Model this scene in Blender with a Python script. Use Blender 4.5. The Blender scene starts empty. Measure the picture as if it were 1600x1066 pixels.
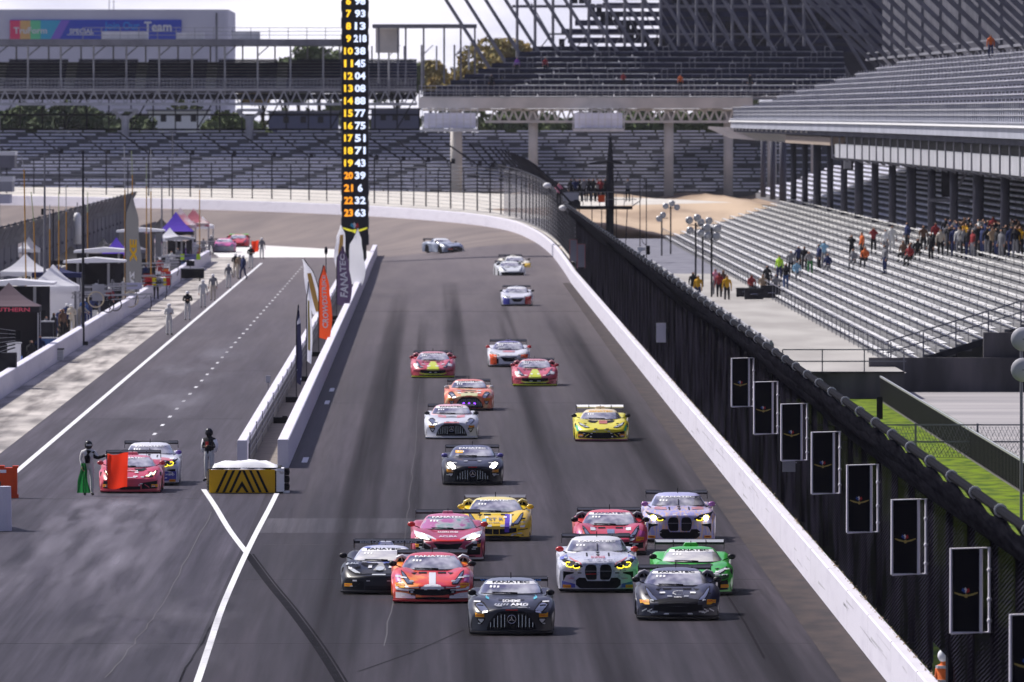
import bpy, bmesh, math, random
from mathutils import Vector, Matrix
R = math.radians
random.seed(7)
sc = bpy.context.scene
COL = sc.collection

# ------------------------------------------------------------------ camera
F = 17778.0          # focal length in photo pixels (400 mm on a 36 mm sensor, photo 1600 wide)
HX, HY = 683.0, 178.0  # vanishing point of the straight in the photo
H = 12.2             # eye height above the track
cam = bpy.data.objects.new('camera', bpy.data.cameras.new('camera'))
COL.objects.link(cam)
cam.data.lens = 400.0; cam.data.sensor_width = 36.0
cam.location = (0, 0, H)
look = Vector(((800 - HX) / F, 1.0, -(533 - HY) / F))
cam.rotation_euler = look.to_track_quat('-Z', 'Y').to_euler()
cam.data.clip_start = 1.0; cam.data.clip_end = 9000.0
cam.data.dof.use_dof = True
cam.data.dof.focus_distance = 300.0
cam.data.dof.aperture_fstop = 5.6
sc.camera = cam

# ------------------------------------------------------------------ sky and sun
SUN_DIR = Vector((-0.72, 0.50, 1.0)).normalized()      # towards the sun
elev = math.asin(SUN_DIR.z); azim = math.atan2(SUN_DIR.x, SUN_DIR.y)
world = bpy.data.worlds.new('World'); sc.world = world; world.use_nodes = True
nt = world.node_tree; nt.nodes.clear()
n_out = nt.nodes.new('ShaderNodeOutputWorld')
n_sky = nt.nodes.new('ShaderNodeTexSky'); n_sky.sky_type = 'NISHITA'; n_sky.sun_disc = False
n_sky.sun_elevation = elev; n_sky.sun_rotation = azim
n_sky.air_density = 1.0; n_sky.dust_density = 1.0
n_bg = nt.nodes.new('ShaderNodeBackground'); n_bg.inputs[1].default_value = 0.085
nt.links.new(n_sky.outputs[0], n_bg.inputs[0])
n_tc = nt.nodes.new('ShaderNodeTexCoord')
n_map = nt.nodes.new('ShaderNodeMapping'); n_map.inputs['Scale'].default_value = (1, 1, 3.2)
nt.links.new(n_tc.outputs['Generated'], n_map.inputs[0])
n_no = nt.nodes.new('ShaderNodeTexNoise'); n_no.inputs['Scale'].default_value = 5.0
n_no.inputs['Detail'].default_value = 9.0; n_no.inputs['Roughness'].default_value = 0.6
nt.links.new(n_map.outputs[0], n_no.inputs['Vector'])
n_r1 = nt.nodes.new('ShaderNodeValToRGB')
n_r1.color_ramp.elements[0].position = 0.36; n_r1.color_ramp.elements[1].position = 0.60
nt.links.new(n_no.outputs[0], n_r1.inputs[0])
n_no2 = nt.nodes.new('ShaderNodeTexNoise'); n_no2.inputs['Scale'].default_value = 38.0
n_no2.inputs['Detail'].default_value = 6.0
nt.links.new(n_map.outputs[0], n_no2.inputs['Vector'])
n_r2 = nt.nodes.new('ShaderNodeValToRGB')
n_r2.color_ramp.elements[0].position = 0.3; n_r2.color_ramp.elements[1].position = 0.7
n_r2.color_ramp.elements[0].color = (0.50, 0.50, 0.64, 1); n_r2.color_ramp.elements[1].color = (0.95, 0.93, 1.0, 1)
nt.links.new(n_no2.outputs[0], n_r2.inputs[0])
n_bg2 = nt.nodes.new('ShaderNodeBackground'); n_bg2.inputs[1].default_value = 0.95
nt.links.new(n_r2.outputs[0], n_bg2.inputs[0])
# low on the horizon the cloud cover is closed
n_sep = nt.nodes.new('ShaderNodeSeparateXYZ'); nt.links.new(n_tc.outputs['Generated'], n_sep.inputs[0])
n_mr = nt.nodes.new('ShaderNodeMapRange'); n_mr.inputs[1].default_value = 0.03; n_mr.inputs[2].default_value = 0.25
n_mr.inputs[3].default_value = 1.0; n_mr.inputs[4].default_value = 0.0
nt.links.new(n_sep.outputs[2], n_mr.inputs[0])
n_mx = nt.nodes.new('ShaderNodeMath'); n_mx.operation = 'MAXIMUM'
nt.links.new(n_mr.outputs[0], n_mx.inputs[0]); nt.links.new(n_r1.outputs[0], n_mx.inputs[1])
n_ms = nt.nodes.new('ShaderNodeMath'); n_ms.operation = 'MULTIPLY'; n_ms.inputs[1].default_value = 0.92
nt.links.new(n_mx.outputs[0], n_ms.inputs[0])
n_ms2 = nt.nodes.new('ShaderNodeMapRange'); n_ms2.inputs[1].default_value = 0.03; n_ms2.inputs[2].default_value = 0.12
n_ms2.inputs[3].default_value = 1.1; n_ms2.inputs[4].default_value = 0.66
nt.links.new(n_sep.outputs[2], n_ms2.inputs[0]); nt.links.new(n_ms2.outputs[0], n_bg2.inputs[1])
# sky dimmed behind the camera for darker reflections, tinted violet overhead to colour shade
n_dir = nt.nodes.new('ShaderNodeMapRange'); n_dir.inputs[1].default_value = -.35; n_dir.inputs[2].default_value = .6; n_dir.inputs[3].default_value = .42; n_dir.inputs[4].default_value = 1.0
nt.links.new(n_sep.outputs[1], n_dir.inputs[0])
n_mul = nt.nodes.new('ShaderNodeMath'); n_mul.operation = 'MULTIPLY'; nt.links.new(n_ms2.outputs[0], n_mul.inputs[0]); nt.links.new(n_dir.outputs[0], n_mul.inputs[1]); nt.links.new(n_mul.outputs[0], n_bg2.inputs[1])
n_el = nt.nodes.new('ShaderNodeMapRange'); n_el.inputs[1].default_value = .05; n_el.inputs[2].default_value = .3; nt.links.new(n_sep.outputs[2], n_el.inputs[0])
n_tint = nt.nodes.new('ShaderNodeMixRGB'); n_tint.blend_type = 'MULTIPLY'; n_tint.inputs[2].default_value = (.66,.62,1.0,1)
nt.links.new(n_el.outputs[0], n_tint.inputs[0]); nt.links.new(n_r2.outputs[0], n_tint.inputs[1]); nt.links.new(n_tint.outputs[0], n_bg2.inputs[0])
n_mix = nt.nodes.new('ShaderNodeMixShader')
nt.links.new(n_ms.outputs[0], n_mix.inputs[0]); nt.links.new(n_bg.outputs[0], n_mix.inputs[1]); nt.links.new(n_bg2.outputs[0], n_mix.inputs[2])
nt.links.new(n_mix.outputs[0], n_out.inputs[0])

sun = bpy.data.objects.new('sun', bpy.data.lights.new('sun', 'SUN'))
sun.data.energy = 4.3; sun.data.angle = R(3.0); sun.data.color = (1.0, 0.95, 0.88)
sun.rotation_euler = SUN_DIR.to_track_quat('Z', 'Y').to_euler()
sun.location = (-60, 300, 80)
COL.objects.link(sun)
sc.view_settings.view_transform = 'Standard'; sc.view_settings.look = 'None'
sc.view_settings.exposure = 0.45; sc.view_settings.gamma = 1.0
sc.cycles.max_bounces = 5; sc.cycles.transparent_max_bounces = 12
sc.cycles.diffuse_bounces = 2; sc.cycles.glossy_bounces = 3
sc.cycles.use_denoising = True

# ------------------------------------------------------------------ placing things by survey of the photo
def G(px, py, z=0.0):
    """ground point (X, Y) seen at photo pixel px,py on level z"""
    d = (H - z) * F / (py - HY)
    return (px - HX) * d / F, d
def SX(px, d): return (px - HX) * d / F
def SZ(py, d): return H - (py - HY) * d / F

# ------------------------------------------------------------------ helpers
class MB:
    def __init__(s): s.v = []; s.f = []; s.m = []
    def poly(s, pts, mi=0):
        n = len(s.v); s.v += [tuple(p) for p in pts]; s.f.append(tuple(range(n, n + len(pts)))); s.m.append(mi); return s
    def add(s, v, f, mi=0):
        n = len(s.v); s.v += [tuple(p) for p in v]; s.f += [tuple(i + n for i in q) for q in f]; s.m += [mi] * len(f); return s
    def box(s, c, d, rz=0.0, mi=0, taper=1.0):
        x, y, z = d[0] / 2, d[1] / 2, d[2] / 2
        cr, sr = math.cos(rz), math.sin(rz); v = []
        for k, (a, b, e) in enumerate([(-x,-y,-z),(x,-y,-z),(x,y,-z),(-x,y,-z),(-x,-y,z),(x,-y,z),(x,y,z),(-x,y,z)]):
            if k > 3: a *= taper; b *= taper
            v.append((c[0] + a * cr - b * sr, c[1] + a * sr + b * cr, c[2] + e))
        return s.add(v, [(0,3,2,1),(4,5,6,7),(0,1,5,4),(1,2,6,5),(2,3,7,6),(3,0,4,7)], mi)
    def bx(s, x0, x1, y0, y1, z0, z1, mi=0):
        return s.box(((x0+x1)/2, (y0+y1)/2, (z0+z1)/2), (abs(x1-x0), abs(y1-y0), abs(z1-z0)), 0, mi)
    def bar(s, a, b, w, h=None, mi=0):
        h = h or w; a = Vector(a); b = Vector(b); d = (b - a)
        if d.length < 1e-6: return s
        d.normalize(); up = Vector((0,0,1)) if abs(d.z) < .95 else Vector((0,1,0))
        r = d.cross(up).normalized() * (w/2); u = r.cross(d).normalized() * (h/2)
        v = [a-r-u, a+r-u, a+r+u, a-r+u, b-r-u, b+r-u, b+r+u, b-r+u]
        return s.add(v, [(0,3,2,1),(4,5,6,7),(0,1,5,4),(1,2,6,5),(2,3,7,6),(3,0,4,7)], mi)
    def tube(s, pts, r, n=8, mi=0, cap=True):
        pts = [Vector(p) for p in pts]; rs = r if isinstance(r, (list, tuple)) else [r] * len(pts)
        rings = []; base = len(s.v)
        for i, p in enumerate(pts):
            d = (pts[min(i+1, len(pts)-1)] - pts[max(i-1, 0)]).normalized()
            up = Vector((0,0,1)) if abs(d.z) < .9 else Vector((0,1,0))
            a = d.cross(up).normalized(); b = a.cross(d).normalized()
            for k in range(n):
                t = 2 * math.pi * k / n
                s.v.append(tuple(p + a * (math.cos(t) * rs[i]) + b * (math.sin(t) * rs[i])))
        for i in range(len(pts) - 1):
            for k in range(n):
                s.f.append((base+i*n+k, base+i*n+(k+1)%n, base+(i+1)*n+(k+1)%n, base+(i+1)*n+k)); s.m.append(mi)
        if cap:
            s.f.append(tuple(base + k for k in range(n))[::-1]); s.m.append(mi)
            s.f.append(tuple(base + (len(pts)-1)*n + k for k in range(n))); s.m.append(mi)
        return s
    def lathe(s, prof, c=(0,0,0), axis='z', n=16, mi=0):
        base = len(s.v)
        for (r, h) in prof:
            for k in range(n):
                t = 2 * math.pi * k / n; a, b = r * math.cos(t), r * math.sin(t)
                p = (a, b, h) if axis == 'z' else ((h, a, b) if axis == 'x' else (b, h, a))
                s.v.append((p[0]+c[0], p[1]+c[1], p[2]+c[2]))
        for i in range(len(prof) - 1):
            for k in range(n):
                s.f.append((base+i*n+k, base+i*n+(k+1)%n, base+(i+1)*n+(k+1)%n, base+(i+1)*n+k)); s.m.append(mi)
        return s
    def ball(s, c, r, n=10, mi=0, sq=(1,1,1)):
        prof = [(max(1e-4, math.sin(math.pi*i/(n//2+2)))*r, -math.cos(math.pi*i/(n//2+2))*r) for i in range(n//2+3)]
        b0 = len(s.v); s.lathe(prof, (0,0,0), 'z', n, mi)
        for i in range(b0, len(s.v)):
            v = s.v[i]; s.v[i] = (v[0]*sq[0]+c[0], v[1]*sq[1]+c[1], v[2]*sq[2]+c[2])
        return s
    def prism(s, pts2, y0, y1, mi=0):
        """outline in x,z extruded along y"""
        n = len(pts2)
        v = [(x, y0, z) for x, z in pts2] + [(x, y1, z) for x, z in pts2]
        f = [tuple(range(n)), tuple(range(2*n-1, n-1, -1))] + [(i, i+n, (i+1)%n+n, (i+1)%n) for i in range(n)]
        return s.add(v, f, mi)
    def strip(s, A, B, mi=0):
        base = len(s.v); n = len(A); s.v += [tuple(p) for p in A] + [tuple(p) for p in B]
        for i in range(n-1): s.f.append((base+i, base+i+1, base+n+i+1, base+n+i)); s.m.append(mi)
        return s
    def grid(s, rows, mi=0):
        base = len(s.v); n = len(rows[0])
        for r_ in rows: s.v += [tuple(p) for p in r_]
        for j in range(len(rows)-1):
            for i in range(n-1): s.f.append((base+j*n+i, base+j*n+i+1, base+(j+1)*n+i+1, base+(j+1)*n+i)); s.m.append(mi)
        return s
    def mesh(s, name, mats, smooth=False):
        me = bpy.data.meshes.new(name)
        me.from_pydata(s.v, [], s.f)
        mats = mats if isinstance(mats, (list, tuple)) else [mats]
        for m in mats: me.materials.append(m)
        if len(mats) > 1: me.polygons.foreach_set('material_index', s.m)
        if smooth: me.polygons.foreach_set('use_smooth', [True] * len(me.polygons))
        me.update(); return me
    def build(s, name, mats, parent=None, smooth=False, fix=False, **t):
        me = s.mesh(name, mats, smooth)
        if fix:
            bm = bmesh.new(); bm.from_mesh(me); bmesh.ops.remove_doubles(bm, verts=bm.verts, dist=1e-4)
            bmesh.ops.recalc_face_normals(bm, faces=bm.faces); bm.to_mesh(me); bm.free()
        o = bpy.data.objects.new(name, me); COL.objects.link(o)
        if parent is not None: o.parent = parent
        if t: tag(o, **t)
        return o

def tag(o, label=None, cat=None, group=None, kind=None):
    if label: o['label'] = label
    if cat: o['category'] = cat
    if group: o['group'] = group
    if kind: o['kind'] = kind
    return o
def empty(name, loc=(0,0,0), rz=0.0, **t):
    o = bpy.data.objects.new(name, None); COL.objects.link(o); o.location = loc; o.rotation_euler = (0,0,rz)
    if t: tag(o, **t)
    return o
KIDS = {}
def copy_tree(o, parent=None):
    c = o.copy(); COL.objects.link(c)
    if parent is not None: c.parent = parent
    for ch in list(o.children): copy_tree(ch, c)
    return c

MATS = {}
def mat(name, c, rough=0.7, metal=0.0, c2=None, ns=3.0, stretch=(1,1,1), lo=.35, hi=.65, emit=0.0, coat=0.0,
        spec=None, const=False, bump=0.0, alpha=None, extra=None, objc=True, detail=5.0):
    if name in MATS: return MATS[name]
    m = bpy.data.materials.new(name); m.use_nodes = True; t = m.node_tree; b = t.nodes['Principled BSDF']
    b.inputs['Base Color'].default_value = (*c, 1); b.inputs['Roughness'].default_value = rough; b.inputs['Metallic'].default_value = metal
    if coat: b.inputs['Coat Weight'].default_value = coat; b.inputs['Coat Roughness'].default_value = 0.08
    b.inputs['Specular IOR Level'].default_value = .5 if (coat or metal) else .22
    if spec is not None: b.inputs['Specular IOR Level'].default_value = spec
    if emit: b.inputs['Emission Color'].default_value = (*c, 1); b.inputs['Emission Strength'].default_value = emit
    if c2 is not None:
        tc = t.nodes.new('ShaderNodeTexCoord'); mp = t.nodes.new('ShaderNodeMapping'); mp.inputs['Scale'].default_value = stretch
        no = t.nodes.new('ShaderNodeTexNoise'); no.inputs['Scale'].default_value = ns; no.inputs['Detail'].default_value = detail
        rp = t.nodes.new('ShaderNodeValToRGB'); rp.color_ramp.elements[0].position = lo; rp.color_ramp.elements[1].position = hi
        rp.color_ramp.elements[0].color = (*c, 1); rp.color_ramp.elements[1].color = (*c2, 1)
        if const: rp.color_ramp.interpolation = 'CONSTANT'
        if extra:
            for (p_, cc) in extra:
                e = rp.color_ramp.elements.new(p_); e.color = (*cc, 1)
        t.links.new(tc.outputs['Object'], mp.inputs[0]); t.links.new(mp.outputs[0], no.inputs['Vector'])
        t.links.new(no.outputs[0], rp.inputs[0]); t.links.new(rp.outputs[0], b.inputs['Base Color'])
        if bump:
            bp = t.nodes.new('ShaderNodeBump'); bp.inputs['Strength'].default_value = bump; bp.inputs['Distance'].default_value = .02
            t.links.new(no.outputs[0], bp.inputs['Height']); t.links.new(bp.outputs[0], b.inputs['Normal'])
    MATS[name] = m; return m

def cloth(name, c, thru=.5, c2=None, ns=2.0, lo=.45, hi=.6):
    if name in MATS: return MATS[name]
    m = bpy.data.materials.new(name); m.use_nodes = True; t = m.node_tree; t.nodes.clear()
    o = t.nodes.new('ShaderNodeOutputMaterial'); d = t.nodes.new('ShaderNodeBsdfDiffuse'); r = t.nodes.new('ShaderNodeBsdfTranslucent'); x = t.nodes.new('ShaderNodeMixShader')
    x.inputs[0].default_value = thru; d.inputs[0].default_value = (*c, 1); r.inputs[0].default_value = (*c, 1)
    if c2 is not None:
        tc = t.nodes.new('ShaderNodeTexCoord'); no = t.nodes.new('ShaderNodeTexNoise'); no.inputs['Scale'].default_value = ns
        rp = t.nodes.new('ShaderNodeValToRGB'); rp.color_ramp.elements[0].position = lo; rp.color_ramp.elements[1].position = hi
        rp.color_ramp.elements[0].color = (*c, 1); rp.color_ramp.elements[1].color = (*c2, 1)
        t.links.new(tc.outputs['Object'], no.inputs['Vector']); t.links.new(no.outputs[0], rp.inputs[0]); t.links.new(rp.outputs[0], d.inputs[0]); t.links.new(rp.outputs[0], r.inputs[0])
    t.links.new(d.outputs[0], x.inputs[1]); t.links.new(r.outputs[0], x.inputs[2]); t.links.new(x.outputs[0], o.inputs[0])
    MATS[name] = m; return m
def each(mb, name, m, parent):
    """every separate piece of mb becomes an object of its own under parent"""
    par = list(range(len(mb.v)))
    def find(a):
        while par[a] != a: par[a] = par[par[a]]; a = par[a]
        return a
    for f in mb.f:
        for q in f[1:]:
            a, b = find(f[0]), find(q)
            if a != b: par[b] = a
    gr = {}
    for f in mb.f: gr.setdefault(find(f[0]), []).append(f)
    for fs in gr.values():
        ids = sorted({i for f in fs for i in f}); mp = {i: k for k, i in enumerate(ids)}
        n = MB(); n.add([mb.v[i] for i in ids], [tuple(mp[i] for i in f) for f in fs]); P_(n.build(name, m), parent)
def P_(o, parent): o.parent = parent; o.matrix_parent_inverse = parent.matrix_basis.inverted(); return o
M_white = mat('white_paint', (.66,.64,.73), .6, c2=(.57,.55,.64), ns=1.2, lo=.5, hi=.8, stretch=(1,.3,2))
M_plainwhite = mat('clean_white', (.80,.80,.82), .5)
M_black = mat('black_plastic', (.006,.006,.010), .6, spec=.12)
M_rubber = mat('tyre_rubber', (.014,.014,.016), .9, spec=.15)
M_carbon = mat('carbon_fibre', (.010,.010,.015), .45, spec=.3)
M_dark = mat('dark_steel', (.020,.020,.028), .7, spec=.05, c2=(.035,.035,.045), ns=2)
M_gsteel = mat('grey_steel', (.20,.20,.235), .55, c2=(.14,.14,.17), ns=.8)
M_lsteel = mat('light_steel', (.42,.42,.46), .5, c2=(.32,.32,.36), ns=.8)
M_alu = mat('aluminium_bench', (.88,.87,.86), .5, c2=(.48,.48,.50), ns=.6)
M_seat = mat('seat_slats', (.82,.82,.94), .6, c2=(.66,.66,.80), ns=.5)
M_navy = mat('dark_seat_backs', (.030,.032,.065), .6, spec=.1, c2=(.045,.047,.09), ns=.9)
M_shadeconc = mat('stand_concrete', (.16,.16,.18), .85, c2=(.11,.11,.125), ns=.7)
M_concrete = mat('pale_concrete', (.40,.385,.37), .85, c2=(.30,.285,.275), ns=.35, stretch=(1,.15,1))
M_chrome = mat('bright_metal', (.6,.6,.62), .2, 1.0)
M_silver = mat('silver_paint', (.45,.46,.48), .35, .3)
M_red = mat('red_paint', (.55,.02,.025), .45)
M_orange = mat('orange_cloth', (.75,.09,.02), .7)
M_yellow = mat('yellow_paint', (.75,.42,.01), .5)
M_skin = mat('skin', (.45,.25,.17), .6)
M_hair = mat('brown_hair', (.05,.03,.02), .7)
M_sticker = mat('yellow_sticker', (.80,.38,.01), .5)
M_glass = mat('tinted_glass', (.02,.022,.03), .04, 0.0, spec=.9, coat=1.0)

_tx = {}
def text2d(s, size=1.0, bold=.02, xs=1.0):
    k = (s, bold)
    if k not in _tx:
        cu = bpy.data.curves.new('txt', 'FONT'); cu.body = s; cu.size = 1.0; cu.offset = bold; cu.resolution_u = 2
        ob = bpy.data.objects.new('txt', cu); COL.objects.link(ob)
        dg = bpy.context.evaluated_depsgraph_get(); dg.update()
        me = bpy.data.meshes.new_from_object(ob.evaluated_get(dg))
        vs = [(v.co.x, v.co.y) for v in me.vertices]; fs = [tuple(p.vertices) for p in me.polygons]
        bpy.data.objects.remove(ob); bpy.data.meshes.remove(me); bpy.data.curves.remove(cu)
        x0 = min(v[0] for v in vs); x1 = max(v[0] for v in vs); y0 = min(v[1] for v in vs); y1 = max(v[1] for v in vs)
        h = y1 - y0
        vs = [((x - (x0+x1)/2) / h, (y - (y0+y1)/2) / h) for x, y in vs]
        _tx[k] = (vs, fs, (x1-x0)/h)
    vs, fs, w = _tx[k]
    return [(x*size*xs, y*size) for x, y in vs], fs, w*size*xs
def put_text(mb, s, size, fn, bold=.02, width=None, mi=0):
    """fn maps (u, v) in metres from the text centre to a 3-D point"""
    vs, fs, w = text2d(s, size, bold)
    k = (width / w) if width else 1.0
    mb.add([fn(u*k, v) for u, v in vs], fs, mi)

def lerp(a, b, t): return a + (b - a) * t
def smooth(a, b, x):
    t = max(0.0, min(1.0, (x - a) / (b - a))); return t * t * (3 - 2 * t)
def tab(T, t):
    """smooth table lookup"""
    if t <= T[0][0]: return T[0][1]
    for i in range(len(T) - 1):
        if t <= T[i+1][0]:
            p1, p2 = T[i], T[i+1]; p0 = T[max(i-1, 0)]; p3 = T[min(i+2, len(T)-1)]
            u = (t - p1[0]) / (p2[0] - p1[0]); h = p2[0] - p1[0]
            m1 = (p2[1]-p0[1]) / max(1e-6, p2[0]-p0[0]) * h; m2 = (p3[1]-p1[1]) / max(1e-6, p3[0]-p1[0]) * h
            return (2*u**3-3*u*u+1)*p1[1] + (u**3-2*u*u+u)*m1 + (-2*u**3+3*u*u)*p2[1] + (u**3-u*u)*m2
    return T[-1][1]
def ltab(T, t):
    if t <= T[0][0]: return T[0][1]
    for i in range(len(T)-1):
        if t <= T[i+1][0]: return lerp(T[i][1], T[i+1][1], (t-T[i][0])/(T[i+1][0]-T[i][0]))
    return T[-1][1]
# ------------------------------------------------------------------ ground, track, walls
M_ground = mat('infield_ground', (.13,.125,.12), .9, c2=(.10,.10,.10), ns=.05)
def asphalt(name, a, b, seedo=0.0, rough=.7, dmax=.82):
    m = bpy.data.materials.new(name); m.use_nodes = True; t = m.node_tree; p = t.nodes['Principled BSDF']
    L = t.links.new; N = t.nodes.new
    tc = N('ShaderNodeTexCoord')
    def noise(scale, st, det=5, ro=.55, off=0):
        mp = N('ShaderNodeMapping'); mp.inputs['Scale'].default_value = st; mp.inputs['Location'].default_value = (off, off*.7, 0)
        no = N('ShaderNodeTexNoise'); no.inputs['Scale'].default_value = scale; no.inputs['Detail'].default_value = det; no.inputs['Roughness'].default_value = ro
        L(tc.outputs['Object'], mp.inputs[0]); L(mp.outputs[0], no.inputs['Vector']); return no.outputs[0]
    def ramp(src, p0, p1, c0, c1):
        r = N('ShaderNodeValToRGB'); r.color_ramp.elements[0].position = p0; r.color_ramp.elements[1].position = p1
        r.color_ramp.elements[0].color = (*c0, 1); r.color_ramp.elements[1].color = (*c1, 1); L(src, r.inputs[0]); return r.outputs[0]
    def mix(mode, fac, x, y):
        mm = N('ShaderNodeMixRGB'); mm.blend_type = mode
        if isinstance(fac, float): mm.inputs[0].default_value = fac
        else: L(fac, mm.inputs[0])
        L(x, mm.inputs[1]); L(y, mm.inputs[2]); return mm.outputs[0]
    g = (1,1,1)
    base = ramp(noise(1.0, (1.0, .012, 1), 6, .6, seedo), .3, .7, a, b)               # streaks worn along the driving direction
    fine = ramp(noise(1.0, (5.0, .05, 1), 4, .6, seedo + 9), .3, .7, (.60,.60,.61), (1.42,1.42,1.41))
    patch = ramp(noise(1.0, (.10, .010, 1), 3, .5, seedo + 21), .35, .65, (.66,.66,.69), (1.42,1.40,1.38))
    grain = ramp(noise(3.0, (1, 1, 1), 8, .7, seedo + 3), .3, .7, (.88,.88,.88), (1.12,1.12,1.12))
    c = mix('MULTIPLY', 1.0, base, fine); c = mix('MULTIPLY', 1.0, c, patch); c = mix('MULTIPLY', 1.0, c, grain)
    # cross joints every so often, and dark braking marks
    wv = N('ShaderNodeTexNoise'); wv.noise_dimensions = '1D'; wv.inputs['Scale'].default_value = .6; wv.inputs['Detail'].default_value = 3
    sp = N('ShaderNodeSeparateXYZ'); L(tc.outputs['Object'], sp.inputs[0]); L(sp.outputs[1], wv.inputs['W'])
    cj = ramp(wv.outputs[0], .68, .74, g, (1.14,1.14,1.14)); c = mix('MULTIPLY', 1.0, c, cj)
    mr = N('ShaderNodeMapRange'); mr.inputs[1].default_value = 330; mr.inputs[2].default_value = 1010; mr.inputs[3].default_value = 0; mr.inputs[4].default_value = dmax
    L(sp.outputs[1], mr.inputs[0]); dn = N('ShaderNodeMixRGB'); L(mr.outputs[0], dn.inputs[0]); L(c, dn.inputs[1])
    dust_sheen = ramp(noise(1.0, (.5, .02, 1), 5, .6, seedo + 5), .3, .7, (.125,.106,.115), (.185,.158,.162)); L(dust_sheen, dn.inputs[2]); c = dn.outputs[0]  # dust tone plus distant sky sheen, painted stronger along the track
    L(c, p.inputs['Base Color']); p.inputs['Roughness'].default_value = rough; p.inputs['Specular IOR Level'].default_value = .14
    MATS[name] = m; return m
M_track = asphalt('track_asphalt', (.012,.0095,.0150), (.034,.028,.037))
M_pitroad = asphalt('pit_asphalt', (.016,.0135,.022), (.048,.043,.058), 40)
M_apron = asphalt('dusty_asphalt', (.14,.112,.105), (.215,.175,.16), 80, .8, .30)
M_stall = mat('pit_stall_concrete', (.52,.48,.45), .85, c2=(.20,.185,.18), ns=1.0, stretch=(.45,.09,1), lo=.40, hi=.66)
M_bright = mat('bright_concrete', (.72,.70,.68), .8, c2=(.62,.60,.59), ns=.2)
M_line = mat('white_line_paint', (.70,.70,.72), .6, c2=(.45,.45,.47), ns=2.0, lo=.55, hi=.75)
M_skid = mat('rubber_mark', (.003,.0025,.004), .7, spec=.02, c2=(.010,.009,.012), ns=1.2)
M_soft = mat('faint_rubber', (.012,.010,.014), .8, spec=.05, c2=(.022,.02,.025), ns=1.5)
M_grass = mat('lawn', (.14,.215,.012), .95, c2=(.055,.10,.014), ns=1.6, stretch=(1,.3,1), spec=.05, lo=.38, hi=.62, extra=[(.5,(.12,.165,.02))], detail=9.0)
M_dirt = mat('tan_dirt', (.46,.35,.25), .95, c2=(.24,.17,.12), ns=.09, stretch=(1,.25,1), lo=.4, hi=.6)
M_seam = mat('joint_sealant', (.085,.08,.09), .8)

def sheet(name, pts, z, m, sub=None, **t):
    mb = MB(); mb.poly([(x, y, z) for x, y in pts]); return mb.build(name, m, kind='structure')
sheet('ground', [(-700,60),(700,60),(700,6500),(-700,6500)], -.06, M_ground)

# outer wall line: the straight and then the banked turn sweeping left (x, y, z of wall foot)
XW = 9.66
curve = [(XW,60,0),(XW,300,0),(XW,600,0),(XW,820,0),(9.62,870,.25),(9.2,930,.8),(8.06,974,1.4),(5.9,1006,1.95),(1.0,1030,2.4),
         (-8.8,1070,2.7),(-24.5,1110,2.9),(-46,1150,3.0),(-90,1200,3.0),(-150,1240,3.0)]
def crom(P, n):
    out = []
    for i in range(len(P)-1):
        p0, p1, p2, p3 = P[max(i-1,0)], P[i], P[i+1], P[min(i+2,len(P)-1)]
        for k in range(n):
            t = k / n
            out.append(tuple(.5*((2*p1[j])+(-p0[j]+p2[j])*t+(2*p0[j]-5*p1[j]+4*p2[j]-p3[j])*t*t+(-p0[j]+3*p1[j]-3*p2[j]+p3[j])*t**3) for j in range(3)))
    out.append(P[-1]); return out
WL = [curve[0], curve[1], curve[2]] + crom(curve[3:], 8)
def nrm(P, i):
    a = Vector(P[max(i-1,0)][:2]); b = Vector(P[min(i+1,len(P)-1)][:2]); d = (b-a).normalized(); return Vector((-d.y, d.x))  # to the left of travel = track side
# flat front straight, one sheet; the turn is its own sheet rising to the wall
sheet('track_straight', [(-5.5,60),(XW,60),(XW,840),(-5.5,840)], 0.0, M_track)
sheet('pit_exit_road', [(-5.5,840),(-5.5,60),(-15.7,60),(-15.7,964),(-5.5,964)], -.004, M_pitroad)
mb = MB(); rows = []
TI = [i for i, p in enumerate(WL) if p[1] >= 819]
for i in TI:
    p = WL[i]; n = nrm(WL, i); r_ = []
    for k in range(9):
        u = k / 8; w = lerp(26.0, 15.0, smooth(900, 1020, p[1]))
        zz = p[2] * (1 - smooth(0, .75, u))
        r_.append((p[0] + n.x*w*u, p[1] + n.y*w*u, zz + (.0 if k < 8 else -.01)))
    rows.append(r_)
jb = [k for k, i in enumerate(TI) if WL[i][1] < 965][-1]
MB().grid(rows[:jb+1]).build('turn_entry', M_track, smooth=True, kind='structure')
mb.grid(rows[jb:]); mb.build('banked_turn', mat('banked_asphalt', (.135,.112,.112), .85, c2=(.20,.165,.155), ns=.12, stretch=(.6,1.2,6), lo=.3, hi=.7, detail=8.0), smooth=True, kind='structure')
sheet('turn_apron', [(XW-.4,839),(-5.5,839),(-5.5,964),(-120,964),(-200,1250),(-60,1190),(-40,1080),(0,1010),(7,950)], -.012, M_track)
sheet('pit_exit_concrete', [(-18.5,966),(-6.0,966),(-5.0,1050),(-22,1062)], .008, M_bright)
sheet('pit_stall_pavement', [(-18.6,200),(-15.7,200),(-15.7,964),(-18.6,964)], .002, M_stall)
sheet('paddock_pavement', [(-31,200),(-18.6,200),(-18.6,1010),(-31,1010)], -.02, M_concrete)
sheet('wall_strip_pavement', [(-6.6,386),(-5.4,386),(-5.4,960),(-6.6,960)], .01, mat('strip_concrete', (.22,.19,.17), .9, c2=(.15,.135,.125), ns=.8))
sheet('lawn', [(10.6,60),(18.8,60),(18.8,486),(10.6,486)], .0, M_grass)
sheet('service_road', [(19.1,60),(90,60),(90,499),(19.1,499)], -.004, mat('service_concrete', (.36,.34,.345), .9, c2=(.25,.24,.25), ns=.25, stretch=(.3,1.5,1)))
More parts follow.
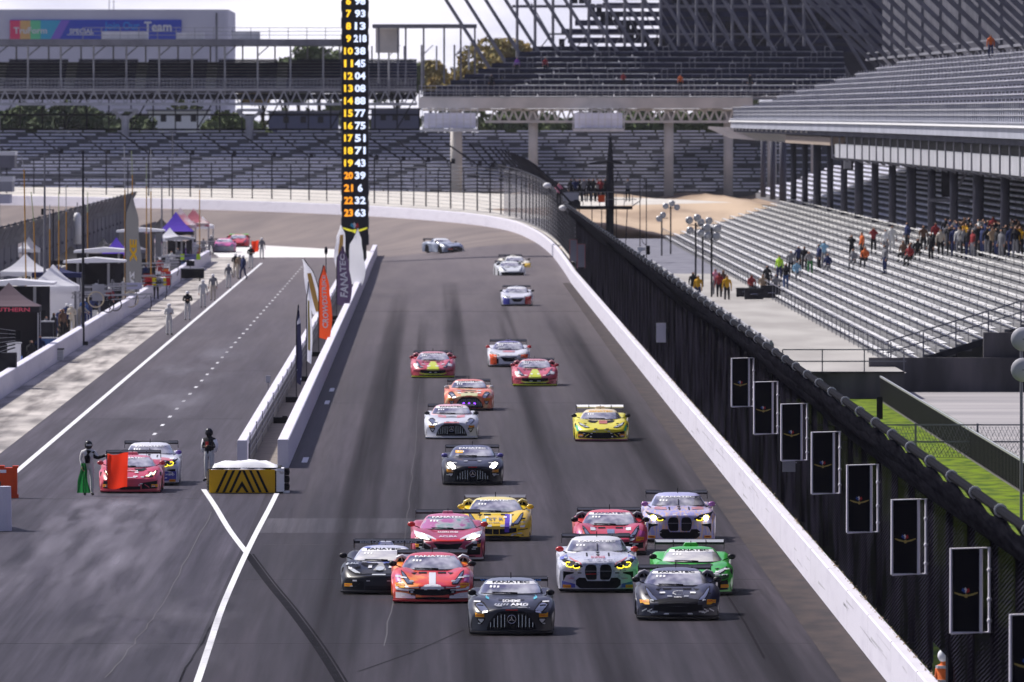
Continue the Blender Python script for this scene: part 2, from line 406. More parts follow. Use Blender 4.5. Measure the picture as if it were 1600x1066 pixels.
sheet('grass_verge', [(19.9,60),(20.7,60),(20.7,480),(19.9,480)], .006, M_grass)
# dirt bank behind the turn wall, rising towards the far stand
mb = MB(); rows = []
for j in range(15):
    y = 980 + j * 16; r_ = []
    for i in range(25):
        x = 12 + i * 1.6
        zz = .02 + 3.6 * smooth(1020, 1190, y) + .35*math.sin(x*.7+y*.05)*smooth(1000,1060,y)
        r_.append((x - smooth(1010,1080,y)*6.5, y, zz))
    rows.append(r_)
mb.grid(rows); mb.build('dirt_bank', M_dirt, smooth=True, kind='structure')
mb = MB(); rows = []
for i in TI[6:]:
    p = WL[i]; n = nrm(WL, i)
    rows.append([(p[0]-n.x*w, p[1]-n.y*w, p[2]+.9+.02*w) for w in ((.45, 2, 3, 4, 5) if p[0] > -2 else (.45, 4, 9, 16, 30))])
mb.grid(rows); mb.build('turn_verge', mat('verge_gravel', (.60,.57,.52), .9, c2=(.45,.42,.38), ns=.3), smooth=True, kind='structure')
# painted markings
def line_mark(pts, w, z=.006, m=None, name='painted_line'):
    A, B = [], []
    for i, p in enumerate(pts):
        a = Vector(pts[max(i-1,0)]); b = Vector(pts[min(i+1,len(pts)-1)]); d = (b-a).normalized(); n = Vector((-d.y, d.x))*w/2
        A.append((p[0]+n.x, p[1]+n.y, z)); B.append((p[0]-n.x, p[1]-n.y, z))
    return MB().strip(A, B).build(name, m or M_line, kind='structure')
def dens(pts, n=10, wob=.0):
    out = []
    for i in range(len(pts)-1):
        for k in range(n):
            t = k/n; out.append((lerp(pts[i][0],pts[i+1][0],t)+random.uniform(-wob,wob), lerp(pts[i][1],pts[i+1][1],t)))
    out.append(pts[-1]); return out
line_mark(dens([(-14.35,386),(-14.35,930)], 20), .20, name='pit_speed_line')
mb = MB(); y = 395
while y < 935:
    mb.bx(-10.83, -10.70, y, y+2.6, .001, .006); y += 12.4
mb.build('dashed_lane_line', M_line, kind='structure')
P = [G(*q) for q in [(318,765),(335,790),(358,828),(385,864)]]
line_mark(crom([(a,b,0) for a,b in P], 6) and [(a,b) for a,b,_ in crom([(a,b,0) for a,b in P], 6)], .17, .0065)
P = [G(*q) for q in [(433,770),(420,796),(404,826),(385,864),(366,905),(345,955),(326,1012),(308,1066),(290,1110)]]
line_mark([(a,b) for a,b,_ in crom([(a,b,0) for a,b in P], 5)], .16, .0095)
P = [G(*q) for q in [(386,866),(420,912),(455,955),(495,1010),(530,1066),(560,1120)]]
line_mark([(a,b) for a,b,_ in crom([(a,b,0) for a,b in P], 5)], .20, .0075, M_skid, 'tyre_marks')
line_mark([(a+.16,b) for a,b,_ in crom([(a,b,0) for a,b in P], 5)], .05, .0072, M_skid, 'tyre_marks')
for q in ([(1120,905),(1165,975),(1195,1030)], [(560,1050),(640,1022),(725,985)]):
    line_mark(dens([G(*a) for a in q], 6), .06, .0055, M_soft, 'tyre_marks')
for q in ([(300,1010),(345,935),(392,850),(470,670)], ):
    pass
line_mark(dens([G(*a) for a in [(165,1060),(245,960),(330,800)]], 12, .05), .03, .005, M_seam, 'pavement_joint')
line_mark(dens([G(*a) for a in [(600,1010),(635,830),(648,700),(662,520)]], 12, .04), .028, .0052, M_seam, 'pavement_joint')
line_mark(dens([G(*a) for a in [(280,1066),(345,950),(385,866)]], 12, .04), .05, .0054, M_skid, 'pavement_joint')
for x0, x1, y, w in [(-15.3,-6.9,360.5,.10),(-5.0,9.2,322,.10),(-5.0,XW-.3,298,.06),(-5.0,XW-.3,600,.10),(-5.0,XW-.3,868,.4),(-5.0,XW-.3,770,.5),(-15,-7,455,.10),(-15,-7,540,.12),(-14,9,262,.05),(-5,9,480,.12),(-5.2,9.2,702,.35)]:
    MB().bx(x0, x1, y, y+w, .001, .0045 + .0001*(y % 7)).build('crosswise_joint', M_seam if y not in (868,702) else M_skid, kind='structure')
# grid markings by the wall, light patch band
for yy in (478, 500, 398): MB().bx(-4.75,-4.55, yy, yy+6, .001,.006).build('edge_mark', M_line, kind='structure')
m_patch = asphalt('worn_patch', (.045,.041,.052), (.065,.060,.072), 5)
sheet('worn_patch', [(-5.2,331),(.4,331),(.4,343),(-5.2,343)], .004, m_patch)
sheet('dust_edge', [(XW-1.1,60),(XW-.02,60),(XW-.02,830),(XW-.6,830)], .0042, mat('edge_dust', (.055,.041,.040), .95, c2=(.028,.023,.027), ns=1.4, stretch=(1,.25,1)))


def film(name, pts, z, c, amax, ns, st, lo=.4, hi=.7, fade=None):
    """thin wear film: rubber or fine dusting lying on the asphalt, broken up by noise and fading at its own edges"""
    m = bpy.data.materials.new(name); m.use_nodes = True; t = m.node_tree; p = t.nodes['Principled BSDF']; p.inputs['Base Color'].default_value = (*c,1); p.inputs['Roughness'].default_value = .8; p.inputs['Specular IOR Level'].default_value = .1
    N = t.nodes.new; L = t.links.new; tc = N('ShaderNodeTexCoord'); mp = N('ShaderNodeMapping'); mp.inputs['Scale'].default_value = st; no = N('ShaderNodeTexNoise'); no.inputs['Scale'].default_value = ns; no.inputs['Detail'].default_value = 7
    L(tc.outputs['Object'], mp.inputs[0]); L(mp.outputs[0], no.inputs['Vector'])
    mr = N('ShaderNodeMapRange'); mr.inputs[1].default_value = lo; mr.inputs[2].default_value = hi; mr.inputs[4].default_value = amax; L(no.outputs[0], mr.inputs[0])
    sp = N('ShaderNodeSeparateXYZ'); L(tc.outputs['Generated'], sp.inputs[0]); prev = mr.outputs[0]
    for k in (0, 1):
        a = N('ShaderNodeMath'); a.operation = 'SUBTRACT'; a.inputs[1].default_value = .5; L(sp.outputs[k], a.inputs[0])
        b = N('ShaderNodeMath'); b.operation = 'ABSOLUTE'; L(a.outputs[0], b.inputs[0])
        q = N('ShaderNodeMapRange'); q.interpolation_type = 'SMOOTHSTEP'; q.inputs[1].default_value = .5; q.inputs[2].default_value = .2; L(b.outputs[0], q.inputs[0])
        w = N('ShaderNodeMath'); w.operation = 'MULTIPLY'; L(prev, w.inputs[0]); L(q.outputs[0], w.inputs[1]); prev = w.outputs[0]
    L(prev, p.inputs['Alpha'])
    return MB().poly([(x,y,z) for x,y in pts]).build(name, m, kind='structure')
for k, (x0, x1, y0, y1) in enumerate(((-3.2,-1.6,60,840),(.2,1.7,60,900),(3.3,4.6,60,830),(6.2,8.3,60,760),(-1.2,-.4,200,700))):
    film('rubber_lane', [(x0,y0),(x1,y0),(x1,y1),(x0,y1)], .0105+.0002*k, (.006,.005,.008), .66, 1.0, (1.1,.0035,1), .30, .70)
for k, (x0, x1, y0, y1) in enumerate(((-4.9,-3.4,250,800),(1.8,3.1,230,700),(4.6,6.0,400,830))):
    film('worn_lane', [(x0,y0),(x1,y0),(x1,y1),(x0,y1)], .0125+.0002*k, (.17,.155,.17), .35, 1.0, (1.5,.006,1), .38, .75)
film('dust_swirl', [(-13,272),(-6.5,272),(-6.5,372),(-13,372)], .0135, (.26,.245,.30), .62, .8, (1.5,.045,1), .38, .74)
film('dust_swirl', [(-12,330),(-8.2,330),(-8.2,366),(-12,366)], .0140, (.30,.28,.34), .6, 1.1, (1.3,.07,1), .38, .74)
film('dust_swirl', [(-14,400),(-9,400),(-9,640),(-14,640)], .0145, (.22,.21,.25), .5, .6, (1,.05,1), .42, .7)
film('dust_swirl', [(-9.5,245),(-4,245),(-4,300),(-9.5,300)], .0150, (.20,.19,.23), .4, .7, (1.3,.1,1), .45, .72)
film('stall_stain', [(-18.6,380),(-15.5,380),(-15.5,700),(-18.6,700)], .0034, (.10,.09,.095), .5, .9, (1.4,.06,1), .42, .66)
film('stall_stain', [(-18.6,560),(-15.6,560),(-15.6,940),(-18.6,940)], .0038, (.10,.09,.095), .5, .8, (.5,.16,1), .48, .62)
for k in range(0):
    x0 = random.uniform(-17.9,-15.9); y0 = random.uniform(430,700); w = random.uniform(.6,1.0)
    pts = [(x0+random.uniform(-.1,.1)+i*.12*random.choice((-1,1)), y0+i*5) for i in range(5)]
    line_mark(pts, random.uniform(.08,.2), .0034+.0001*(k%5), mat('stall_scuff',(.12,.115,.12),.9), 'tyre_scuffs')
for (cx,cy,r_) in ((-15.6,300,1.3),(-15.0,318,1.0)):
    line_mark([(cx+r_*math.cos(a*.2)*1.0, cy+r_*22*math.sin(a*.2)) for a in range(-5,6)], .10, .0041, mat('light_scuff',(.16,.15,.17),.9), 'tyre_scuffs')
# concrete walls --------------------------------------------------------
def wall_along(name, L, th, h, m, zoff=0.0, side=-1, **t):
    mb = MB(); ins, outs = [], []
    prof = [(0, -.1), (0, h-.03), (.03, h), (th-.03, h), (th, h-.03), (th, -.1)]
    rows = []
    for i, p in enumerate(L):
        n = nrm(L, i) * side
        rows.append([(p[0]+n.x*a, p[1]+n.y*a, p[2]+zoff+b) for a, b in prof])
    mb.grid(rows); mb.poly(rows[0]); mb.poly(rows[-1][::-1])
    return mb.build(name, m, fix=True, **t)
wall_along('outer_wall', WL, .28, .97, M_white, label='long white concrete wall along the right edge of the track and round the turn', cat='wall')
cracks = MB()
for y in range(190, 900, 13): cracks.bx(XW-.0015, XW+.2, y, y+.03, .05, .9712)
cracks.build('joint', mat('wall_joint', (.45,.44,.48), .8), parent=None).parent = bpy.data.objects['outer_wall']
wall_along('pit_wall', [(-5.12,392,0),(-5.12,500,0),(-5.12,750,0),(-5.12,975,0)], .38, .98, M_white, side=1,
           label='white concrete wall between track and flag strip with its shadow on the asphalt', cat='wall')
wall_along('pit_lane_wall', [(-6.55,392,0),(-6.55,650,0),(-6.55,905,0)], .34, .95, M_white, side=1,
           label='narrower white wall beside the pit lane left of the feather flags', cat='wall')
wall_along('stall_wall', [(-18.68,425,0),(-18.68,700,0),(-18.68,940,0)], .4, .93, M_white, side=1,
           label='low white wall between the pit stalls and the team tents', cat='wall')
sf = MB()
for k in range(70):
    y = 190 + random.random()**1.3*640; l_ = random.uniform(1,9); z_ = random.uniform(.12,.75); sf.poly([(XW-.003,y,z_),(XW-.003,y+l_,z_+random.uniform(-.05,.08)),(XW-.003,y+l_,z_+.03),(XW-.003,y,z_+.02)])
sf.build('tyre_scuffs', mat('scuff_grey',(.46,.45,.50),.8), kind='stuff').parent = bpy.data.objects['outer_wall']
# small rail on the pit lane wall's inner side
mb = MB()
for z in (.35,.6,.85): mb.bar((-6.5,395,z),(-6.5,900,z),.03)
for y in range(395,900,14): mb.bar((-6.5,y,0),(-6.5,y,1.15),.035)
mb.bx(-6.548,-6.52,395,900,.02,.74,1)  # dark plate stands in for the shade on the wall's inner face
mb.build('railing', [M_gsteel, mat('wall_shade_plate',(.13,.125,.135),.8,c2=(.07,.07,.08),ns=.7,stretch=(1,.3,1))], parent=None, label='thin grey steel railing along the inner side of the pit lane wall', cat='railing')

# catch fence on the right --------------------------------------------------
M_mesh = bpy.data.materials.new('fence_mesh'); M_mesh.use_nodes = True
t_ = M_mesh.node_tree; b_ = t_.nodes['Principled BSDF']; b_.inputs['Roughness'].default_value = .9; b_.inputs['Specular IOR Level'].default_value = .0
tc = t_.nodes.new('ShaderNodeTexCoord'); mp = t_.nodes.new('ShaderNodeMapping'); mp.inputs['Scale'].default_value = (1, .55, 5.5)
mp.inputs['Rotation'].default_value = (R(0), 0, 0)
wv = t_.nodes.new('ShaderNodeTexWave'); wv.wave_type = 'BANDS'; wv.bands_direction = 'DIAGONAL'; wv.inputs['Scale'].default_value = 1.3; wv.inputs['Distortion'].default_value = 1.2; wv.inputs['Detail'].default_value = 2
rp = t_.nodes.new('ShaderNodeValToRGB'); rp.color_ramp.elements[0].position=.55; rp.color_ramp.elements[1].position=.95
rp.color_ramp.elements[0].color=(.002,.002,.004,1); rp.color_ramp.elements[1].color=(.022,.020,.032,1)
no = t_.nodes.new('ShaderNodeTexNoise'); no.inputs['Scale'].default_value=.9; mp2 = t_.nodes.new('ShaderNodeMapping'); mp2.inputs['Scale'].default_value=(1,.25,.5)
rp2 = t_.nodes.new('ShaderNodeValToRGB'); rp2.color_ramp.elements[0].position=.38; rp2.color_ramp.elements[1].position=.62
rp2.color_ramp.elements[0].color=(.12,.12,.14,1); rp2.color_ramp.elements[1].color=(1.25,1.25,1.25,1)
mm = t_.nodes.new('ShaderNodeMixRGB'); mm.blend_type='MULTIPLY'; mm.inputs[0].default_value=1
L_ = t_.links.new
L_(tc.outputs['Object'], mp.inputs[0]); L_(mp.outputs[0], wv.inputs[0]); L_(wv.outputs[0], rp.inputs[0])
L_(tc.outputs['Object'], mp2.inputs[0]); L_(mp2.outputs[0], no.inputs['Vector']); L_(no.outputs[0], rp2.inputs[0])
L_(rp.outputs[0], mm.inputs[1]); L_(rp2.outputs[0], mm.inputs[2]); L_(mm.outputs[0], b_.inputs['Base Color'])
b_.inputs['Alpha'].default_value = .97
M_net = mat('folded_net', (.004,.004,.007), .9, spec=.0, c2=(.014,.014,.020), ns=3, stretch=(1,.2,3))

FX = XW + .34
fence = empty('catch_fence', (FX, 500, 0), label='tall black mesh catch fence above the right-hand track wall', cat='fence')
def P__(o, parent): o.parent = parent; o.matrix_parent_inverse = parent.matrix_basis.inverted(); return o
mb = MB(); rows = []
ys = [150 + i*4.5 for i in range(150)]
for y in ys: rows.append([(FX+.002*math.sin(y), y, z) for z in (.9, 2.4, 3.6, 4.75)])
ka = [k for k, y in enumerate(ys) if y < 222][-1]
mb.grid(rows[:ka+1]); mb.grid([[(FX, 222.3, z) for z in (.9,2.4,3.6,4.75)] if k == 0 else r_ for k, r_ in enumerate([rows[ka]]*1+[rows[ka]])]) if False else None
mb.grid([rows[ka], [(FX, 222.3, z) for z in (.9,2.4,3.6,4.75)]]); mb.grid([[(FX, 229.5, z) for z in (.9,2.4,3.6,4.75)]] + [q for q in rows if q[0][1] > 229.6])
mb.grid([[(FX,222.3,z) for z in (1.55,4.75)],[(FX,229.5,z) for z in (1.55,4.75)]]); P_(mb.build('mesh_panel', M_mesh), fence)
# the overhanging, folded net hanging below the top rail
TX, TZ = FX - .62, 5.60
mb = MB()
for f_ in range(6):
    rows = []
    for k, y in enumerate([150 + i*1.5 for i in range(450)]):
        ph = (y % 9.0) / 9.0; sag = math.sin(ph*math.pi)
        a = f_/6
        rows.append([(TX + .03 + .10*a, y, TZ - .04 - .55*a*(1+.35*math.sin(y*.035+f_)) - .18*sag*(1-a)),
                     (TX + .02 + .14*a + .015*math.sin(y*.11+f_*2), y, TZ - .20 - .58*a - .14*sag*(1-a)**2),
                     (TX + .14 + .18*a, y, TZ - .42 - .55*a*(1+.3*math.sin(y*.03+f_*1.3)) - .10*sag*(1-a)**2)])
    mb.grid(rows)
rows = [[(TX+.10, y, TZ-.5),(TX+.32,y,TZ-.75),(FX,y,4.70)] for y in ys]; mb.grid(rows)
P_(mb.build('folded_net', M_net, smooth=True), fence)
mb = MB(); mb.tube([(TX, 150, TZ), (TX, 830, TZ)], .085, 8)
P_(mb.build('top_rail', mat('rail_black', (.004,.004,.007), .7, spec=.02)), fence)
pm = MB(); pm.tube([(.14,0,.9),(.14,0,4.4),(-.06,0,4.95),(-.36,0,5.4),(-.62,0,5.6)], .075, 6)
pme = pm.mesh('post', M_dark)
cm = MB().tube([(-.62,-.04,5.6),(-.62,.04,5.6)], .115, 10).mesh('clamp_ring', M_silver)
for i in range(76):
    y = 153 + i*9.0
    o = bpy.data.objects.new('post', pme); COL.objects.link(o); o.parent = fence; o.location = (0, y-500, 0)
    c = bpy.data.objects.new('clamp_ring', cm); COL.objects.link(c); c.parent = o; c.location = (0, .24, 0)
# leaf litter along the wall top
mb = MB()
for k in range(900):
    y = 190 + (random.random()**1.5)*420; x = XW + .19 + random.random()*.09; s_ = random.uniform(.02,.06); a = random.random()*6
    mb.poly([(x, y,   .975+random.random()*.03), (x+s_*math.cos(a), y+s_*3*math.sin(a),   .99+random.random()*.05), (x+s_*math.cos(a+1.4), y+s_*3*math.sin(a+1.4),   .98)])
mb.build('leaf_litter', mat('dry_leaves', (.16,.11,.07), .9, c2=(.34,.27,.20), ns=3), label='dry leaves and litter caught on the wall top under the fence', cat='litter', kind='stuff')

# fence following the turn ------------------------------------------------
tf = empty('turn_fence', (0, 1000, 0), label='open wire fence with bent posts above the white wall round the turn', cat='fence')
TFL = [(p, nrm(WL, i)) for i, p in enumerate(WL) if p[1] >= 828]
mb = MB()
for z in [.3+.32*k for k in range(13)]:
    pts = [(p[0]-n.x*.45, p[1]-n.y*.45, p[2]+.95+z) for p, n in TFL]
    for a, b in zip(pts[:-1], pts[1:]): mb.bar(a, b, .028)
P_(mb.build('cable', M_gsteel), tf)
# evenly spaced posts
acc = 0; last = None; pts = []
for (p, n) in TFL:
    if last is not None:
        seg = math.dist(p[:2], last[0][:2]); 
        while acc + seg > 5.2:
            t = (5.2 - acc)/seg; q = tuple(lerp(last[0][j], p[j], t) for j in range(3)); pts.append((q, n)); 
            last = (q, n); seg = math.dist(p[:2], q[:2]); acc = 0
        acc += seg
    last = (p, n)
for k, (p, n) in enumerate(pts[:96]):
    b = Vector((p[0]-n.x*.45, p[1]-n.y*.45, p[2]+1.2)); nn = Vector((n.x, n.y, 0))
    mb = MB(); h = 4.2 
    if k % 2 == 0 or p[0] > 2:
        mb.tube([b, b+Vector((0,0,h)), b+Vector((0,0,h+.15))+nn*.25, b+Vector((0,0,h+2.0))+nn*1.9+Vector((-1.1 if p[0] < 4 else 0,0,0))], .075, 5); mb.box(tuple(b+Vector((.22,0,h+.1))), (.35,.3,.45))
    else: mb.tube([b, b+Vector((0,0,3.4))], .06, 5)
    P_(mb.build('post', M_dark), tf)
# closely woven dark mesh where the fence bends away (seen edge-on)
rows = []
mb = MB()
for (p, n) in TFL:
    if p[1] < 1012: rows.append([(p[0]-n.x*.47, p[1]-n.y*.47, p[2]+1.3+z) for z in (0,1.5,3.0,4.0)])
mb.grid(rows)
M_mesh2 = mat('woven_wire', (.10,.10,.125), .7, c2=(.16,.16,.19), ns=1, stretch=(1,1,.2))
M_mesh2.node_tree.nodes['Principled BSDF'].inputs['Alpha'].default_value = .62
P_(mb.build('mesh_panel', M_mesh2), tf)
mb = MB()
pts = [(p[0]-n.x*.45+n.x*.5, p[1]-n.y*.45, p[2]+5.6) for p, n in TFL if p[1] < 1012]
mb.tube(pts, .09, 6)
for dz in (.25,.5,.75): mb.tube([(a+.1*dz, b, c-dz) for a,b,c in pts], .05, 5)
P_(mb.build('top_rail', M_dark), tf)
# ------------------------------------------------------------------ grandstands
M_beige = mat('cream_steel', (.70,.65,.62), .6, c2=(.56,.53,.51), ns=.5)
M_fascia = mat('fascia_grey', (.36,.37,.44), .55, c2=(.28,.29,.35), ns=.3)
M_whitepanel = mat('white_panel', (.72,.72,.76), .5, c2=(.60,.60,.64), ns=1.5, stretch=(1,1,.2))
M_dirtyconc = mat('stained_concrete', (.13,.12,.135), .9, c2=(.05,.048,.055), ns=.5, stretch=(1.4,1.4,.3), lo=.35, hi=.6)

# far lower stand, facing the turn
st = empty('grandstand', (0,1200,0), label='wide far lower grandstand of grey bench rows beyond the turn', cat='grandstand')
X0, X1 = -75.0, 44.0
tm = MB(); 
for i in range(18):
    y = 1200+1.4*i; z = 4.0+.365*i; tm.bx(X0, X1, y, y+1.4, z-.6, z)
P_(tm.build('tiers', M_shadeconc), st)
for i in range(18):
    y = 1200+1.4*i; z = 4.0+.365*i; mb = MB()
    gaps = []
    k = -14
    while k < 12:
        cx = k*8.6 + i*.98
        if cx < -2: gaps.append((cx-.55, cx+.55))
        elif (i + k) % 2 == 0: gaps.append((cx-.55, cx+.55))
        if cx > 2 and (i+k) % 3 == 0: gaps.append((cx+3.8, cx+4.8))
        k += 1
    if i == 4: gaps.append((-60,-30))
    x = X0
    for (a, b) in sorted(gaps) + [(X1, X1)]:
        if a > x and a <= X1+.1:
            xx = x
            while xx < min(a, X1) - .3:
                w_ = min(2.5, min(a, X1)-xx); mb.bx(xx, xx+w_-.22, y+.12, y+.65, z+.06, z+.20); xx += w_
            x = b
        elif b > x: x = b
    P_(mb.build('bench_row', M_seat), st)
mb = MB()
for X_ in range(-74, 44, 4): mb.bx(X_, X_+.06, 1199.6,1199.66, 3.9, 5.1)
for z in (4.4,4.75,5.1): mb.bx(X0, X1, 1199.6,1199.66, z, z+.04)
P_(mb.build('front_railing', M_gsteel), st)

def deck_x(name, X0, X1, Y0, z0, n, tread, rise, m_tier, m_seat, aisle, label, drift=.0, backs=True, seath=.42, solid=False, gap=.0, edge=None):
    e = empty(name, ((X0+X1)/2, Y0, 0), label=label, cat='grandstand')
    tm = MB(); 
    for i in range(n):
        tm.bx(X0 + (drift*i if drift > 0 else 0), X1, Y0+tread*i, Y0+tread*(i+1), z0+rise*i-.35, z0+rise*i)
    P_(tm.build('tiers', m_tier), e)
    for i in range(n):
        mb = MB(); x = X0 + (drift*i if drift > 0 else 0) + .2; y = Y0+tread*i; z = z0+rise*i
        while x < X1 - .5:
            w = min(aisle - (gap if solid else 1.0), X1 - x)
            xo = x
            nx = 1 if solid else max(1, int(w/.52))
            for q in range(nx):
                a = xo + q*w/nx
                mb.bx(a+.02, a+w/nx-.03, y+tread*.55, y+tread*.6, z+.05, z+seath+.3*(backs))
            mb.bx(xo, xo+w, y+tread*.15, y+tread*.55, z+.30, z+.36)
            x += aisle
        P_(mb.build('seat_row', m_seat), e)
        P_(MB().bx(X0 + (drift*i if drift > 0 else 0), X1, Y0+tread*i-.03, Y0+tread*i-.004, z0+rise*i-.07, z0+rise*i+.03).build('tread_edge', edge or M_lsteel), e)
    return e
ud = deck_x('upper_stand', -62, -2.2, 1222, 14.75, 10, 1.75, .34, M_shadeconc, mat('blue_seats',(.050,.052,.12),.6,spec=.1,c2=(.07,.072,.15),ns=.9), 7.6,
            'far upper deck of dark blue seats under a flat roof at the left', solid=True, gap=1.1, seath=.27, backs=False, edge=M_alu)
mb = MB()
for k in range(19):
    x = -61.5 + k*3.52
    mb.tube([(x,1221.6,14.2),(x,1221.6,19.6)], .10, 6); mb.tube([(x+1.6,1240,17),(x+1.6,1240,19.6)], .09, 6)
    mb.bar((x,1221.6,18.4),(x+1.2,1228,19.6),.09)
each(mb, 'roof_post', M_lsteel, ud)
P_(MB().bx(-63,-8.2,1219.5,1243,19.55,20.05).bx(-63,-8.2,1219.3,1219.5,19.5,20.2,0).build('roof', M_gsteel), ud)
mb = MB()      # roof top railing and boxes
for x in range(-38, -8, 2): mb.bx(x,x+.07,1220,1220.07,20.05,21.4)
for z in (20.6,21.0,21.4): mb.bx(-38,-9,1220,1220.07,z,z+.06)
P_(mb.build('roof_railing', M_lsteel), ud)
mb = MB()
mb.bx(-36,-31,1221,1223,20.05,21.0); mb.bx(-28,-25,1221,1223,20.05,20.9); mb.bx(-22,-19,1221,1223,20.05,21.0)
each(mb, 'roof_box', M_whitepanel, ud)
mb = MB()      # front truss and railing band
for z in (13.1,14.65): mb.bx(-62,-2.2,1221,1221.5,z,z+.28)
for k in range(44):
    x = -62+k*1.36; mb.bar((x,1221.2,13.2),(x+.68,1221.2,14.7),.14); mb.bar((x+.68,1221.2,14.7),(x+1.36,1221.2,13.2),.14)
P_(mb.build('truss', M_lsteel), ud)
mb = MB()
for k in range(160): mb.bx(-62+k*.375,-62+k*.375+.05,1220.6,1220.65,14.9,15.9)
for z in (15.1,15.5,15.9): mb.bx(-62,-2.2,1220.6,1220.68,z,z+.07)
P_(mb.build('front_railing', M_lsteel), ud)
mb = MB()
for px in (196, 390):
    x = SX(px,1222); mb.tube([(x,1222,4),(x,1222,12)], .42, 10, 0); mb.box((x,1222,12.6),(2.6,1.5,.3)); mb.bar((x,1222,11.5),(x-1.4,1222,12.6),.35); mb.bar((x,1222,11.5),(x+1.4,1222,12.6),.35)
P_(mb.build('pillar', M_lsteel), ud)
for px in (40, 105, 470, 300):
    pass
mb = MB()
for k in range(26):
    x = -62+k*2.4; mb.bx(x,x+.14,1232,1232.14,9.5,15); 
    if k % 3 == 0: mb.bar((x,1232,10.5),(x+2.4,1232,14.6),.14)
mb.bx(-62,-2,1232,1232.2,12.0,12.2); mb.bx(-62,-2,1233,1233.2,10.4,10.6)
P_(mb.build('back_frame', M_dark), ud)

P_(MB().bx(-62,-2.3,1222.5,1239,13.75,14.35).build('deck_soffit', M_dark), ud)
# pagoda-side roof right of the pylon
rf = empty('canopy_roof', (SX(665,1215),1215,0), label='raised flat canopy on thin posts right of the black pylon', cat='canopy')
xa, xb = SX(582,1215), SX(745,1215)
P_(MB().bx(xa,xb,1212,1226,21.4,21.75).build('roof', M_gsteel), rf)
mb = MB()
for px in (592,622,634,662,694,720,742): mb.tube([(SX(px,1213),1213,15.4),(SX(px,1213),1213,21.4)], .10, 6)
each(mb, 'roof_post', M_gsteel, rf)
P_(MB().bx(SX(587,1214.4),SX(624,1214.4),1214.2,1214.5,18.7,21.3).build('side_panel', M_beige), rf)

# middle deck, facing the camera
md = deck_x('middle_stand', -1.7, 43, 1190, 14.0, 9, 1.9, .60, mat('deck_tread', (.24,.25,.29), .8, c2=(.18,.19,.23), ns=.5), M_navy, 4.0,
            'upper deck of stepped dark seats on cream trusses facing the camera behind the dirt bank', drift=1.45, seath=.26, backs=True, solid=True)
P_(MB().bx(-1.9,33,1189.4,1189.8,12.75,13.9).build('fascia', M_beige), md)
mb = MB()
for z in (14.3,14.7,15.1): mb.bx(-1.9,43,1189.3,1189.38,z,z+.06)
for k in range(76): mb.bx(-1.9+k*.6,-1.85+k*.6,1189.3,1189.36,13.9,15.1)
P_(mb.build('front_railing', M_lsteel), md)
mb = MB()
for k in range(30):
    x = 5.5+k*1.0; mb.bar((x,1190,11.4),(x+.5,1190,12.7),.2); mb.bar((x+.5,1190,12.7),(x+1.0,1190,11.4),.2)
mb.bx(5,36,1189.8,1190.1,11.25,11.5); mb.bx(-1.5,36,1190,1190.3,12.5,12.72)
P_(mb.build('truss', M_beige), md)
for px in (713, 833, 1045, 1138, 1206, 1274):
    x = SX(px,1191); P_(MB().tube([(x,1191,3.6),(x,1191,12.5)], .50 if px != 713 else .62, 12).build('pillar', M_beige, smooth=True), md)
for a, b in ((660,746),(895,975)):
    xa, xb = SX(a,1188), SX(b,1188); mb = MB()
    mb.bx(xa,xb,1187,1189,10.35,10.65)
    for q in range(9): mb.bx(lerp(xa,xb,q/8)-.04,lerp(xa,xb,q/8)+.04,1187,1187.08,10.6,12.9)
    for z in (11.1,11.6): mb.bx(xa,xb,1187,1187.05,z,z+.05)
    P_(mb.build('hanging_gantry', M_whitepanel), md)
    P_(MB().bx(xa+.15,xb-.15,1187.6,1187.7,10.7,12.3).build('gantry_backing', M_seat), md)
# light chairs rails on the tiers
mb = MB()
for i in range(8):
    for k in range(7):
        x = 2+k*5.7+i*1.5
        if x < 42: 
            mb.tube([(x,1190+1.9*i,14+.6*i),(x,1190+1.9*i,15.1+.6*i),(x+.6,1190+1.9*i,15.1+.6*i),(x+.6,1190+1.9*i,14+.6*i)], .05, 4)
each(mb, 'aisle_rail', M_gsteel, md)
P_(MB().bx(SX(998,1208),SX(1170,1208),1208,1208.3,17.0,18.9).bx(SX(998,1208),SX(1170,1208),1208.3,1209,18.6,19.0).build('back_panel', M_plainwhite), md)
# upper structure of the middle stand: dark stepped underside with posts and raking beams
us = empty('roof_structure', (20,1216,0), label='dark stepped upper tier behind leaning grey steel beams at the top middle', cat='steel structure')
for i in range(7):
    x0 = 12.5 + abs(i-2)*1.1 + i*.4
    P_(MB().bx(x0, 48, 1214+2.0*i, 1216+2.0*i, 18.8+.95*i, 19.4+.95*i).build('tier', M_navy), us)
mb = MB()
for k in range(58):
    i = k % 7; x = 13 + (k*.618 % 1)*33; mb.bx(x, x+.6, 1213.6+2.0*i, 1214+2.0*i, 19.3+.95*i, 20.2+.95*i)
each(mb, 'seat_block', M_dark, us)
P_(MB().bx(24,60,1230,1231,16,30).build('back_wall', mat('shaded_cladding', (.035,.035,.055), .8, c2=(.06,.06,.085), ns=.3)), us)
for k in range(27):
    px = 676 + k*31; d = 1205; x = SX(px, d)
    o = MB().tube([(x,d,26.5),(x+6.3,d,16.6-.02*k)], .21, 6).build('raking_beam', M_gsteel); P_(o, us)
for k in range(17):
    px = 808 + k*28; d = 1212; x = SX(px, d)
    P_(MB().tube([(x,d,17.4),(x,d,27)], .16, 6).build('upright', M_gsteel), us)
mb = MB()
for k in range(16):
    px = 830 + k*28; x = SX(px,1213); mb.bar((x,1213,18),(x+2,1213,20.5),.12); mb.bar((x+2,1213,20.5),(x,1213,24),.12)
